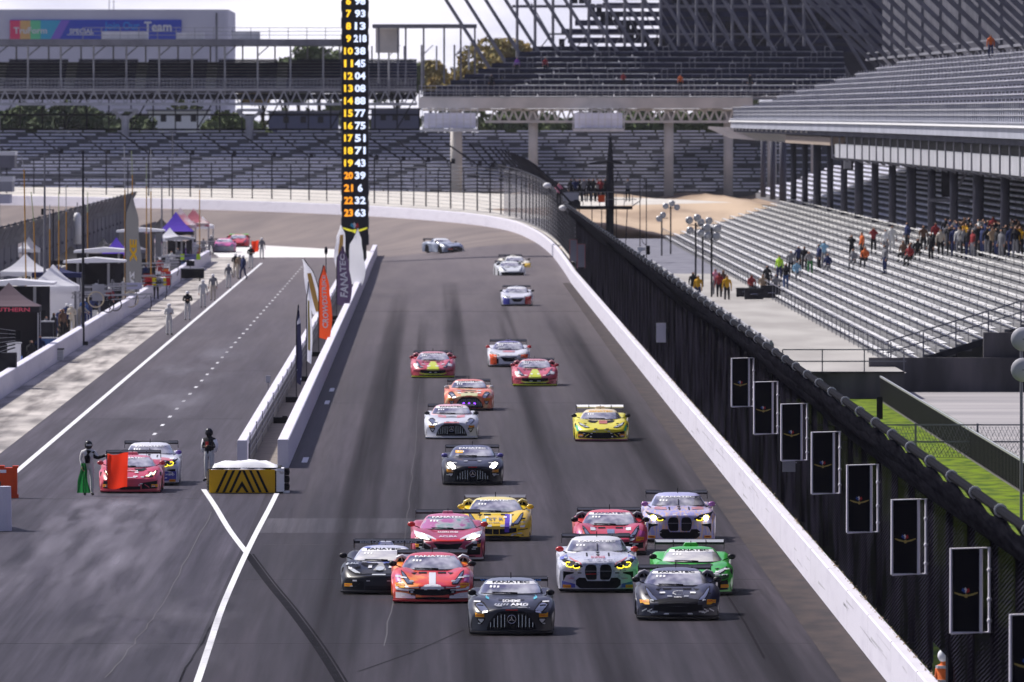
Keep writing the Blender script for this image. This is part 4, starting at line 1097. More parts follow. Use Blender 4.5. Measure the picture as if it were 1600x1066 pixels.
light_stand(1034,.3,338,890,[(.1,.1),(-.2,-.2)],'thin far floodlight stand with two heads')
d = 330; x = SX(1592,d)
e = empty('floodlight', (x,d,0), label='large round grey floodlights on a post at the right edge of the picture', cat='floodlight')
P_(MB().tube([(x+.08,d,0),(x+.08,d,SZ(520,d))],.045,8).build('pole', M_gsteel), e)
for py in (530, 578):
    P_(MB().lathe([(.02,-.12),(.2,-.10),(.34,-.02),(.35,.02),(.18,.2),(.05,.26)], (x+.12,d-.1,SZ(py,d)), 'y', 20).build('lamp_head', M_lsteel, smooth=True), e)

# platform on a mast with its crowd --------------------------------------------
PD = 850
pl = empty('viewing_platform', (SX(953,PD),PD,0), label='raised black platform on a mast behind the bend of the fence', cat='platform')
xa, xb, zf = SX(885,PD), SX(988,PD), SZ(322,PD); xm = SX(953,PD)
P_(MB().bx(xa,xb,PD-.9,PD+1.2,zf-.25,zf).build('deck', M_black), pl)
P_(MB().tube([(xm,PD,0),(xm,PD,zf-.2)],.30,10).build('mast', M_dark), pl)
P_(MB().tube([(xm,PD+.2,zf),(xm,PD+.2,zf+2.6),(xm+.05,PD+.2,SZ(215,PD))],[.36,.30,.10],9).build('upper_mast', M_dark), pl)
mb = MB().tube([(SX(921,PD),PD,SZ(256,PD)),(xm,PD,SZ(252,PD)),(SX(972,PD),PD,SZ(255,PD))],.09,5)
mb.tube([(SX(958,PD),PD,SZ(258,PD)),(SX(966,PD),PD,SZ(270,PD)),(SX(962,PD),PD,SZ(285,PD))],.04,4)
P_(mb.build('crossarm', M_dark), pl)
mb = MB()
for z in (.5,1.05): mb.bar((xa,PD-.9,zf+z),(xb+.3,PD-.9,zf+z),.05)
for k in range(9): mb.bar((lerp(xa,xb,k/8),PD-.9,zf),(lerp(xa,xb,k/8),PD-.9,zf+1.05),.05)
mb.tube([(xb,PD,zf),(xb+.6,PD,zf+.4),(xb+.75,PD,zf+1.2)],.04,5)
P_(mb.build('railing', M_gsteel), pl)
P_(MB().bx(SX(880,PD),SX(904,PD),PD-1.1,PD-.95,SZ(314,PD),SZ(301,PD)).build('sign_board', M_lsteel), pl)
P_(MB().bx(SX(934,PD),SX(945,PD),PD-1.05,PD-.93,SZ(316,PD),SZ(305,PD)).build('orange_panel', M_orange), pl)
mb = MB()
for px in (905,925,940,963,975,1000,1010): x = SX(px,PD+8); mb.tube([(x,PD+8,0),(x+(.25 if px==975 else 0),PD+8,zf+(2 if px>990 else -.3))],.035,4)
each(mb, 'stay_cable', M_dark, pl)

# ------------------------------------------------------------------ people
def human(name, J, top='top', leg='leg', hands=True, helmet=False, fat=1.0):
    """one continuous body grown along a skeleton; J overrides joint positions. faces: 0 skin 1 top 2 trousers 3 shoes 4 hair/helmet"""
    D = dict(hip=(0,0,.96), sp=(0,0,1.15), ch=(0,0,1.36), nk=(0,0,1.50), hd=(0,-.015,1.60), tp=(0,-.01,1.72),
             sl=(-.19,0,1.42), el=(-.25,.02,1.15), wl=(-.26,-.06,.91), sr=(.19,0,1.42), er=(.25,.02,1.15), wr=(.26,-.06,.91),
             hl=(-.10,0,.91), kl=(-.11,-.02,.50), al=(-.12,.02,.09), tl=(-.13,-.17,.05), hr=(.10,0,.91), kr=(.11,-.02,.50), ar=(.12,.02,.09), tr=(.13,-.17,.05))
    D.update(J)
    rad = dict(hip=.135, sp=.135, ch=.15, nk=.065, hd=.098, tp=.085, sl=.075, el=.050, wl=.036, sr=.075, er=.050, wr=.036,
               hl=.105, kl=.070, al=.052, tl=.042, hr=.105, kr=.070, ar=.052, tr=.042)
    E = [('hip','sp',1),('sp','ch',1),('ch','nk',1),('nk','hd',0),('hd','tp',4),('ch','sl',1),('sl','el',1),('el','wl',1),('ch','sr',1),('sr','er',1),('er','wr',1),
         ('hip','hl',2),('hl','kl',2),('kl','al',2),('al','tl',3),('hip','hr',2),('hr','kr',2),('kr','ar',2),('ar','tr',3)]
    D = {k: Vector(v) for k, v in D.items()}
    if helmet: rad['hd'] = .125; rad['tp'] = .12
    for s_ in ('l','r'):
        w = D['w'+s_]; e = D['e'+s_]; dv = (w-e).normalized(); pm_ = w + dv*.07
        D['p'+s_] = pm_; rad['p'+s_] = .030; E.append(('w'+s_,'p'+s_,0))
        if hands:
            side = dv.orthogonal().normalized()
            for q, (off, ln) in enumerate(((-.030,.070),(-.010,.080),(.010,.075),(.028,.058))):
                a = pm_ + side*off + dv*.02; c = a + dv*ln*.6 ; c2 = a + dv*ln + side.cross(dv)*.02
                for nm, pt in (('f%d%s'%(q,s_), a), ('g%d%s'%(q,s_), c), ('h%d%s'%(q,s_), c2)): D[nm] = pt; rad[nm] = .0095
                E += [('p'+s_,'f%d%s'%(q,s_),0), ('f%d%s'%(q,s_),'g%d%s'%(q,s_),0), ('g%d%s'%(q,s_),'h%d%s'%(q,s_),0)]
            D['u'+s_] = w + dv*.05 + side*.05; D['v'+s_] = w + dv*.09 + side*.07; rad['u'+s_] = .011; rad['v'+s_] = .010
            E += [('w'+s_,'u'+s_,0), ('u'+s_,'v'+s_,0)]
    keys = list(D); idx = {k: i for i, k in enumerate(keys)}
    me = bpy.data.meshes.new(name); me.from_pydata([D[k] for k in keys], [(idx[a], idx[b]) for a, b, _ in E], [])
    ob = bpy.data.objects.new(name, me); COL.objects.link(ob)
    sk = ob.modifiers.new('s', 'SKIN'); sk.branch_smoothing = .3
    for i, k in enumerate(keys):
        v = me.skin_vertices[0].data[i]; v.radius = (rad.get(k,.05)*fat,)*2 if k in ('hip','sp','ch') else (rad[k],)*2; v.use_root = (k == 'hip')
    me.skin_vertices[0].data[idx['ch']].radius = (rad['ch']*1.05*fat, rad['ch']*.8)
    sb = ob.modifiers.new('d', 'SUBSURF'); sb.levels = 1; sb.render_levels = 1
    dg = bpy.context.evaluated_depsgraph_get(); dg.update()
    out = bpy.data.meshes.new_from_object(ob.evaluated_get(dg)); bpy.data.objects.remove(ob)
    segs = [(D[a], D[b], m, max(rad[a], rad[b])) for a, b, m in E]
    for p in out.polygons:
        c = p.center; best = 9; bm_ = 1
        for a, b, m, r_ in segs:
            ab = b-a; t = max(0, min(1, (c-a).dot(ab)/max(1e-9, ab.length_squared))); dd = (c-(a+ab*t)).length - r_
            if dd < best: best = dd; bm_ = m
        if bm_ == 4 and not helmet and c.y < D['hd'].y-.03 and c.z < D['tp'].z-.02: bm_ = 0
        if bm_ == 0 and (c-D['hd']).length < .16 and (helmet or c.y > D['hd'].y+.02): bm_ = 4
        p.material_index = bm_; p.use_smooth = True
    out.name = name
    return out
def with_slots(me, n=5):
    while len(me.materials) < n: me.materials.append(M_black)
    return me
PS = {}
PS['stand'] = with_slots(human('body', {}))
PS['stand_helmet'] = with_slots(human('body', {}, helmet=True))
PS['folded'] = with_slots(human('body', dict(el=(-.26,.0,1.15), wl=(-.06,-.17,1.17), er=(.26,.0,1.15), wr=(.06,-.18,1.19)), hands=False))
PS['folded_helmet'] = with_slots(human('body', dict(el=(-.26,.0,1.15), wl=(-.06,-.17,1.17), er=(.26,.0,1.15), wr=(.06,-.18,1.19)), hands=False, helmet=True))
PS['camera'] = with_slots(human('body', dict(el=(-.27,-.12,1.30), wl=(-.08,-.22,1.56), er=(.27,-.12,1.30), wr=(.08,-.22,1.56)), hands=False))
PS['stride'] = with_slots(human('body', dict(kl=(-.11,-.16,.52), al=(-.12,-.16,.10), tl=(-.13,-.34,.05), kr=(.11,.06,.50), ar=(.12,.26,.12), tr=(.13,.10,.05)), hands=False, helmet=True))
PS['sit'] = with_slots(human('body', dict(hip=(0,0,.52), sp=(0,.0,.72), ch=(0,-.02,.95), nk=(0,-.03,1.09), hd=(0,-.05,1.19), tp=(0,-.05,1.31), sl=(-.19,-.02,1.0), el=(-.25,-.05,.74), wl=(-.15,-.28,.66), sr=(.19,-.02,1.0), er=(.25,-.05,.74), wr=(.15,-.28,.66),
      hl=(-.10,-.02,.50), kl=(-.13,-.42,.50), al=(-.13,-.42,.09), tl=(-.13,-.6,.05), hr=(.10,-.02,.50), kr=(.13,-.42,.50), ar=(.13,-.42,.09), tr=(.13,-.6,.05)), hands=False))
PS['lean'] = with_slots(human('body', dict(sp=(0,-.1,1.12), ch=(0,-.25,1.27), nk=(0,-.33,1.37), hd=(0,-.40,1.45), tp=(0,-.44,1.56), sl=(-.19,-.25,1.32), el=(-.25,-.45,1.12), wl=(-.2,-.65,1.05), sr=(.19,-.25,1.32), er=(.25,-.45,1.12), wr=(.2,-.65,1.05)), hands=False))
PS['flag'] = with_slots(human('body', dict(er=(.30,-.10,1.22), wr=(.52,-.28,1.30), el=(-.24,.05,1.15), wl=(-.20,-.08,.93), kr=(.12,.0,.5)), helmet=True))
def cm_(name, c): return mat('cloth_' + name, c, .85)
CL = dict(red=(.26,.03,.035), black=(.015,.015,.02), white=(.62,.62,.62), grey=(.20,.20,.22), navy=(.02,.03,.10), blue=(.05,.10,.26), yellow=(.62,.34,.02), orange=(.60,.13,.03),
          green=(.03,.18,.05), lime=(.45,.75,.05), pink=(.65,.25,.35), brown=(.12,.07,.05), cream=(.50,.45,.38), lightblue=(.25,.45,.62), tan=(.35,.26,.18), purple=(.18,.06,.35))
def person(pose, x, y, z, rz, top, leg, label, group=None, hair=None, s=1.0, skin=None):
    o = bpy.data.objects.new('person', PS[pose]); COL.objects.link(o)
    ms = [skin or M_skin, cm_(top, CL[top]), cm_(leg, CL[leg]), M_black, hair or M_hair]
    for i, m in enumerate(ms): o.material_slots[i].link = 'OBJECT'; o.material_slots[i].material = m
    o.location = (x, y, z); o.rotation_euler = (0, 0, rz); o.scale = (s, s, s)
    tag(o, label=label, cat='person', group=group); return o
M_helm = mat('white_helmet', (.75,.75,.78), .3); M_bhelm = mat('black_helmet', (.015,.015,.02), .3)

# marshals along the pit lane line; (px, py feet)
marsh = [(264,524,'folded_helmet','white','white','marshal in white with crossed arms and white helmet, nearest on the pit lane line',0.5),
         (293,501,'folded_helmet','black','white','marshal in black vest over white trousers, second nearest on the pit line',0),
         (317,481,'stand_helmet','white','white','marshal in white with spread elbows, third nearest on the pit line',.2),
         (333,470,'stand_helmet','grey','cream','marshal in grey beside the third one on the pit line',-.2),
         (357,451,'stand_helmet','grey','white','marshal in grey top and white trousers walking beyond the pair',.4),
         (368,434,'folded_helmet','black','cream','marshal in dark vest at the left of the far pit group',.0),
         (374,436,'stand_helmet','tan','cream','marshal in tan at the middle of the far pit group',.3),
         (380,437,'stride','navy','navy','crew member in navy suit stepping out of the far pit group',-.9),
         (392,420,'folded_helmet','black','white','marshal bending near the red flag at the far pit line',.0),
         (409,405,'stand_helmet','grey','white','marshal in grey holding the far red flag at the pit exit',.3)]
for px, py_, pose, tp, lg, lab, rz in marsh:
    x, y = G(px, py_); person(pose, x, y, .003, rz, tp, lg, lab, 'marshals along the pit lane line', hair=M_helm, s=1.02 if py_ > 440 else 1.05)
x, y = G(244,468); person('stand', x, y, .003, .2, 'red', 'black', 'crew member in red top and black trousers standing in the pit stalls', hair=M_bhelm)
def flag(x, y, z, w, h, m, lab, rz=0, wob=.05, name='flag', yaw_y=0.0):
    e = empty(name, (x,y,z), rz, label=lab, cat='flag'); mb = MB(); rows = []
    for j in range(9):
        r_ = []
        for i in range(9):
            u, v = i/8, j/8; r_.append((u*w*(1-.05*v), wob*math.sin(u*7+v*2)+wob*.6*math.sin(v*6), -v*h-.04*math.sin(u*5)))
        rows.append(r_)
    o = mb.grid(rows).build('cloth', m, smooth=True); o.parent = e
    o = MB().tube([(-.02,0,.06),(-.02,0,-h*1.0)],.015,6).build('pole', M_dark); o.parent = e
x, y = G(408,404); flag(x-.80, y-.05, 1.50, .62, .95, cloth('flag_red',(.85,.06,.02)), 'red flag held by the far marshal at the pit exit', name='flag')
x, y = G(138,775); y -= 0; 
m1 = person('flag', x, y, .0, R(8), 'white', 'white', 'marshal in white and black suit holding out a red flag before the red car', hair=M_bhelm, s=1.0)
mb = MB().tube([(.0,-.075,1.43),(-.05,-.155,1.25),(-.04,-.14,1.05)],[.09,.10,.07],8).tube([(.14,-.02,1.40),(.2,-.06,1.25),(.30,-.12,1.22)],[.085,.068,.055],8).tube([(.30,-.12,1.22),(.52,-.28,1.30)],[.055,.042],8)
o = mb.build('jacket_panel', M_black, smooth=True); o.parent = m1
o = MB().ball((0,-.02,1.63), .135, 14, 0, (1,1.05,1.1)).build('helmet', M_bhelm, smooth=True); o.parent = m1
o = MB().bx(-.09,.09,-.16,-.12,1.60,1.66).build('visor', M_silver); o.parent = m1
flag(x+.62, y-.33, 1.36, .66, 1.10, cloth('flag_bright_red',(.92,.05,.02)), 'bright red flag held out in front of the red pit lane car', rz=R(4), wob=.03)
e = empty('flag', (x-.16,y-.16,1.0), label='rolled green flag hanging from the marshal\'s lower hand', cat='flag')
mb = MB(); rows = []
for j in range(9):
    v = j/8; w = .07+.15*v; rows.append([(-w+2*w*i/6+.02*math.sin(j), .04*math.sin(i*1.7+j*.4), .05-.95*v) for i in range(7)])
o = mb.grid(rows).build('cloth', cloth('flag_green',(.02,.20,.05)), smooth=True); o.parent = e
o = MB().tube([(0,0,.1),(0,0,-.9)],.012,5).build('pole', M_dark); o.parent = e
x, y = G(327,753); m2 = person('folded_helmet', x, y, .0, R(-30), 'black', 'white', 'marshal in black vest and white suit standing behind the striped barrier', hair=M_bhelm, s=1.0)
o = MB().ball((0,-.02,1.64), .135, 14, 0, (1,1.05,1.1)).build('helmet', M_bhelm, smooth=True); o.parent = m2
o = MB().tube([(-.2,.0,1.40),(-.26,.02,1.2),(-.24,-.02,.98)],[.075,.065,.05],8).tube([(.2,.0,1.40),(.27,.02,1.2),(.24,-.02,.98)],[.075,.065,.05],8).build('sleeve', M_plainwhite, smooth=True); o.parent = m2
o = MB().bx(-.06,.04,-.155,-.12,1.2,1.33).build('chest_patch', M_red); o.parent = m2
# worker behind the fence
x = 10.55; d = x*F/(1482-HX); m3 = person('stand_helmet', x, d, 0, R(-50), 'orange', 'orange', 'worker in orange suit and white helmet behind the fence at the bottom right', hair=M_helm)
# he stands at the wall side of the mesh
m3.location.x = 10.13; m3.location.y = 10.13*F/(1477-HX); m3.location.z = SZ(1026, m3.location.y)-1.64
o = MB().ball((0,-.01,1.65), .14, 14).build('helmet', M_helm, smooth=True); o.parent = m3
for z_ in (1.12, 1.40):
    o = MB().tube([(0,0,z_),(0,0,z_+.05)],.19,12).build('reflective_band', M_silver); o.parent = m3

# platform crowd
ORD = ['first','second','third','fourth','fifth','sixth','seventh','eighth','ninth','tenth','eleventh','twelfth','thirteenth','fourteenth','fifteenth','sixteenth']
cl = ['pink','black','navy','black','grey','black','black','white','red','black','grey']
pxs = [873,892,899,906,912,920,927,933,939,946,981]
for k, (c, px) in enumerate(zip(cl, pxs)):
    x = SX(px,PD); lab = {'pink':'spectator in pink at the left end of the raised platform','navy':'spectator in navy third from the left on the raised platform','red':'spectator in a bright red coat on the raised platform','white':'spectator in white behind the rail of the raised platform','grey':'spectator in grey on the raised platform, %s' % ('mid crowd' if px < 950 else 'alone at the right end')}.get(c, 'spectator in black, %s from the left on the raised platform' % ORD[k])
    person('stand' if k % 2 else 'camera', x, PD+.25*(k % 2)-.1, zf+.30 if px > 880 else zf, random.uniform(-.6,.6), c, 'black', lab, 'spectators on the raised platform')

# spectators in the sunlit bleachers and on the walkway -----------------------------
def bleach(px, py_, pose, top, leg, lab, grp='spectators standing in the bleachers', rz=None):
    # feet pixel -> row on the bleacher slope z = BZ + .308 (X - BX)
    k = RS/TR; q = (px-HX)/F; r_ = (py_-HY)/F
    # X = q d, H - r d = BZ + k (q d - BX)
    d = (H - BZ + k*BX) / (r_ + k*q); X = q*d; i = max(0, int((X-BX)/TR)); zz = BZ + RS*i
    if X < BX: d = (H-BZ)/r_; X = q*d; zz = BZ
    person(pose, X, d, zz, random.uniform(-1.2,.2) if rz is None else rz, top, leg, lab, grp)
S_ = [(1218,440,'stand','lime','navy','spectator in a lime green top at the foot of the bleachers'),
 (1228,452,'stand','black','blue','spectator in black and jeans at the bleacher foot right of the lime top'),(1245,440,'sit','lightblue','grey','seated spectator in light blue near the lime green top'),
 (1236,432,'stand','grey','black','spectator in grey just behind the light blue one'),(1248,425,'stand','navy','black','spectator in navy in the middle of the lower bleacher group'),
 (1257,423,'stand','black','black','spectator in black leaning over in the lower bleacher group'),(1266,428,'lean','grey','green','bending spectator in grey with green trousers'),
 (1280,420,'stand','navy','black','spectator in navy right in the lower bleacher group'),(1288,418,'camera','lightblue','grey','spectator in pale blue looking through a camera'),
 (1294,424,'sit','navy','grey','seated spectator in navy at the right of the lower group'),
 (1331,408,'camera','black','black','spectator in black taking pictures left of an orange top'),(1334,420,'sit','grey','grey','seated spectator in grey left of an orange top'),
 (1347,405,'stand','orange','black','spectator standing behind the seated orange top'),(1352,418,'sit','orange','black','seated spectator in bright orange'),
 (1365,396,'camera','red','black','spectator in deep red with raised arms'),(1383,428,'stand','grey','navy','lone spectator in grey lower than the others'),
 (1384,398,'stand','white','grey','spectator in white left of a taller one in white'),(1394,395,'stand','white','white','tall spectator all in white'),
 (1418,388,'stand','navy','black','spectator in navy right of the pair in white'),(1412,405,'sit','brown','black','seated spectator in brown near the upper group'),
 (1424,408,'sit','grey','black','seated spectator in dark grey near the upper group'),(1434,405,'sit','black','black','seated spectator in black near the upper group'),(1422,415,'sit','red','black','seated spectator in red by the upper group'),
 (1443,392,'stand','brown','black','spectator in brown at the left of the upper crowd'),(1455,405,'stand','black','black','spectator in black stepping down from the upper crowd'),
 (1462,390,'stand','red','black','spectator in red in the upper crowd'),(1470,400,'stand','cream','black','spectator in cream in the upper crowd')]
for s_ in S_: bleach(*s_)
cols_ = ['black','navy','grey','black','brown','black','navy','white','grey','black','red','black','navy','black','tan','black','grey','black','navy','black','yellow','black','grey','black','navy','blue','black']
k = 0
for j, yb in enumerate((384, 392, 400)):
    for i in range(16):
        px = 1478 + i*7.4 + j*3; 
        if px > 1596: continue
        c = cols_[k % len(cols_)]; k += 1
        side = 'near its left end' if px < 1515 else ('in its middle' if px < 1555 else 'near its right end')
        rowt = ('back','middle','front')[j]
        bleach(px, yb + random.uniform(-3,3) + (px-1478)*.02, 'stand' if k % 3 else 'camera', c, ('black','navy','grey')[k % 3], 'spectator in %s, %s from the left in the %s row of the upper crowd' % (c, ORD[i], rowt), 'spectators crowded under the deck edge')
for px, py_, pose, t_, l_, lab in ((1318,345,'stand','white','grey','lone spectator in white between two pillars under the deck'),):
    x = SX(px,985); person(pose, x, 985, SZ(py_-2,985)-.2, 0, t_, l_, lab)
d = 680
for px, ptop, c, l_, lab, dd in ((1083,425,'black','black','person in black left of the first yellow jacket behind the fence',700),(1091,430,'yellow','navy','person in a yellow jacket under the floodlight stands',690),
        (1118,420,'pink','grey','person in pale pink behind the panels',700),(1124,425,'red','black','person in red behind the panels beside pale pink',690),(1130,422,'brown','black','person in brown between red and yellow behind the panels',700),(1136,430,'yellow','black','person in a yellow jacket at the right of the panel group',680)):
    x = SX(px,dd); person('stand', x, dd, SZ(ptop,dd)-1.72, random.uniform(-.5,.5), c, l_, lab, 'people behind the catch fence')
for px, fy, pose, c, lab in ((1174,462,'sit','red','seated person in red on the walkway among camera gear'),(1199,458,'stand','black','person in black beside the gear on the walkway'),(1192,462,'sit','tan','seated person in tan on the walkway gear'),(1212,462,'sit','grey','seated person in grey on the walkway right of the gear')):
    x, d = G(px, fy, 1.1); person(pose, x, d, 1.1, random.uniform(-1,1), c, 'black', lab, 'people on the concrete walkway')
for k, (px, fy) in enumerate(((1165,466),(1178,470),(1205,468))):
    x, d = G(px, fy, 1.1); e = empty('equipment_case', (x,d,1.1), label=['left','middle','right'][k] + ' one of three dark equipment cases stacked on the walkway', cat='case', group='equipment cases on the walkway')
    o = MB().bx(-.55,.55,-.4,.4,.08,.55+.1*k).build('body', M_dark); o.parent = e
    o = MB().bx(-.58,.58,-.43,.43,.56+.1*k,.62+.1*k).build('lid', M_black); o.parent = e
    o = MB().tube([(-.2,-.45,.35),(-.2,-.5,.4),(.2,-.5,.4),(.2,-.45,.35)],.02,5).build('handle', M_chrome); o.parent = e
for px, py_, c, lab, dd in ((858+500-0,0,'red','',0),):
    pass
for k, (px, py_, c, lab) in enumerate(((768,130,'black','spectator in black on the stepped stand near its left end'),(808,92,'purple','spectator in purple high on the stepped stand'),(852,80,'red','spectator in dark red at the top of the stepped stand'),(974,122,'red','spectator in dark red seated in the middle of the stepped stand'),(1063,138,'orange','spectator in orange near the front rail of the stepped stand'),(1172,138,'black','spectator in black at the right of the stepped stand'),(1548,90,'orange','worker in orange standing at the top of the long right-hand deck'))):
    if k < 6:
        dd = 1190 + (160-py_)/ (F/1200)/.6*1.9 * .55; i = int((dd-1190)/1.9); zz = 14.0+.60*min(8,max(0,i)); 
        person('stand' if k != 3 else 'sit', SX(px,dd), dd, zz, 0, c, 'black', lab, 'spectators on the stepped stand')
    else:
        dd = 39.5*F/(px-HX); person('stand', 39.5, dd, SZ(92,dd), 0, c, 'navy', lab)
# ------------------------------------------------------------------ racing cars
# side profiles by distance from the nose: centre height, fender height, half width, then cabin slices (z, front y, rear y, half width)
KINDS = {
 'amg': dict(L=4.75, zb=.11, nose=.34, lean=.10,
   hc=[(0,.615),(.25,.69),(.8,.78),(1.5,.84),(2.1,.885),(3.4,.92),(4.4,.96),(4.75,.90)],
   hf=[(0,.53),(.25,.66),(.8,.83),(1.25,.865),(2.0,.85),(3.0,.89),(3.8,.97),(4.75,.88)],
   w=[(0,.93),(.3,.985),(.8,1.0),(1.6,1.0),(2.1,.94),(3.0,.95),(3.6,1.0),(4.75,.95)],
   cab=[(.80,1.80,4.40,.80),(.90,2.02,4.25,.765),(1.0,2.24,4.05,.715),(1.10,2.50,3.80,.65),(1.17,2.74,3.55,.575),(1.215,2.95,3.35,.46),(1.235,3.12,3.2,.28)],
   wheels=(1.05,3.72), gl=(.895,1.105), ban=(1.105,1.165), wing=1.14, mir=(2.05,.92,.93)),
 'm4': dict(L=4.95, zb=.10, nose=.30, lean=.06,
   hc=[(0,.745),(.15,.83),(.6,.90),(1.4,.95),(2.0,.985),(3.4,1.0),(4.4,1.05),(4.95,.98)],
   hf=[(0,.70),(.2,.80),(.7,.885),(1.3,.92),(2.0,.93),(3.0,.96),(3.9,1.03),(4.95,.95)],
   w=[(0,.97),(.2,1.01),(.8,1.02),(1.6,1.02),(2.2,.95),(3.0,.96),(3.7,1.02),(4.95,.97)],
   cab=[(.88,1.85,4.6,.83),(.98,2.0,4.5,.80),(1.08,2.18,4.3,.745),(1.18,2.38,4.1,.685),(1.25,2.55,3.9,.635),(1.30,2.74,3.7,.54),(1.325,2.95,3.4,.34)],
   wheels=(.98,3.82), gl=(.975,1.18), ban=(1.18,1.235), wing=1.27, mir=(2.1,.96,1.03)),
 'rosso': dict(L=4.60, zb=.12, nose=.40, lean=.16,
   hc=[(0,.43),(.2,.52),(.6,.63),(1.0,.70),(1.5,.765),(2.4,.88),(3.4,.99),(4.2,1.0),(4.6,.90)],
   hf=[(0,.40),(.2,.55),(.6,.74),(1.0,.83),(1.4,.84),(2.3,.83),(2.9,.94),(3.4,1.0),(4.2,.98),(4.6,.88)],
   w=[(0,.95),(.3,.995),(.8,1.01),(1.4,1.01),(2.0,.95),(2.8,.98),(3.4,1.02),(4.6,.97)],
   cab=[(.72,1.32,3.7,.84),(.80,1.46,3.6,.805),(.90,1.70,3.5,.75),(1.0,1.96,3.35,.685),(1.08,2.18,3.2,.62),(1.14,2.40,3.05,.53),(1.17,2.58,2.9,.40),(1.18,2.7,2.8,.24)],
   wheels=(1.0,3.65), gl=(.79,1.055), ban=(1.055,1.105), wing=1.11, mir=(1.75,.99,.93)),
 'toro': dict(L=4.55, zb=.10, nose=.34, lean=.20,
   hc=[(0,.46),(.25,.54),(.7,.64),(1.2,.73),(1.6,.78),(2.5,.90),(3.4,1.0),(4.2,1.0),(4.55,.90)],
   hf=[(0,.42),(.25,.56),(.7,.72),(1.1,.80),(1.5,.80),(2.4,.84),(3.2,.97),(4.2,.96),(4.55,.88)],
   w=[(0,.93),(.3,.98),(.8,1.01),(1.4,1.01),(2.0,.95),(2.8,.98),(3.4,1.02),(4.55,.97)],
   cab=[(.72,1.30,3.9,.82),(.80,1.45,3.8,.79),(.90,1.70,3.6,.73),(1.0,1.96,3.4,.665),(1.07,2.16,3.2,.60),(1.12,2.36,3.0,.53),(1.145,2.52,2.9,.42),(1.155,2.65,2.8,.28)],
   wheels=(1.0,3.62), gl=(.80,1.035), ban=(1.035,1.09), wing=1.19, mir=(1.7,1.0,.93)),
 'apex': dict(L=4.6, zb=.10, nose=.38, lean=.14,
   hc=[(0,.55),(.2,.62),(.6,.68),(1.1,.75),(1.6,.80),(2.5,.92),(3.4,1.0),(4.2,1.0),(4.6,.92)],
   hf=[(0,.50),(.2,.62),(.6,.76),(1.0,.83),(1.5,.83),(2.4,.86),(3.2,.98),(4.2,.98),(4.6,.9)],
   w=[(0,.93),(.3,.98),(.8,1.0),(1.4,1.0),(2.0,.95),(2.8,.98),(3.4,1.01),(4.6,.97)],
   cab=[(.74,1.38,3.8,.83),(.82,1.52,3.7,.80),(.92,1.74,3.55,.745),(1.02,1.98,3.4,.68),(1.11,2.22,3.2,.61),(1.17,2.44,3.05,.53),(1.20,2.62,2.95,.40),(1.21,2.75,2.85,.24)],
   wheels=(1.0,3.65), gl=(.82,1.085), ban=(1.085,1.14), wing=1.19, mir=(1.75,1.0,.95)),
}
class Car:
    def __init__(s, kind): s.__dict__.update(KINDS[kind]); s.kind = kind; s.n = 2.7
    def W(s, y): return tab(s.w, y)
    def no(s, q): return s.nose * abs(q)**2.6
    def top(s, q, y):
        a = abs(q); c = tab(s.hc, y); f = tab(s.hf, y); t = c + (f - c) * smooth(.30, .76, a)
        if a > .84: t -= .11 * ((a-.84)/.16)**2
        return t
    def znose(s, q): return s.top(q, 0)
    def fascia(s, x, z):
        q = x / s.W(0); return (x, s.no(q) + s.lean*(z - s.zb), z)
    def yf(s, q): return s.no(q) + s.lean*(s.znose(q) - s.zb)
    def hood(s, q, v):
        y0 = s.yf(q); y = y0 + v*(s.L - y0); yy = v*s.L
        return (q*s.W(yy), y, s.top(q, yy))
    def front(s, x, z, off=.008):
        """point of the body seen at x, z from straight ahead"""
        q = max(-.995, min(.995, x / s.W(.5)))
        if z <= s.znose(q): p = s.fascia(q*s.W(0), z); return (p[0], p[1]-off, p[2])
        v = 0.0; 
        while v < .45 and s.hood(q, v)[2] < z: v += .006
        p = s.hood(q, v); return (p[0], p[1]-off*.5, p[2]+off*.8)
    def slice(s, z):
        T = s.cab
        g = lambda k: ltab([(t[0], t[k]) for t in T], z)
        return g(1), g(2), g(3)
    def ws(s, x, z, off=.006):
        f, r, a = s.slice(z); c = (f+r)/2; b = (r-f)/2; u = min(.999, abs(x)/a)
        return (x, c - b*(1-u**s.n)**(1/s.n) - off, z + off*.4)
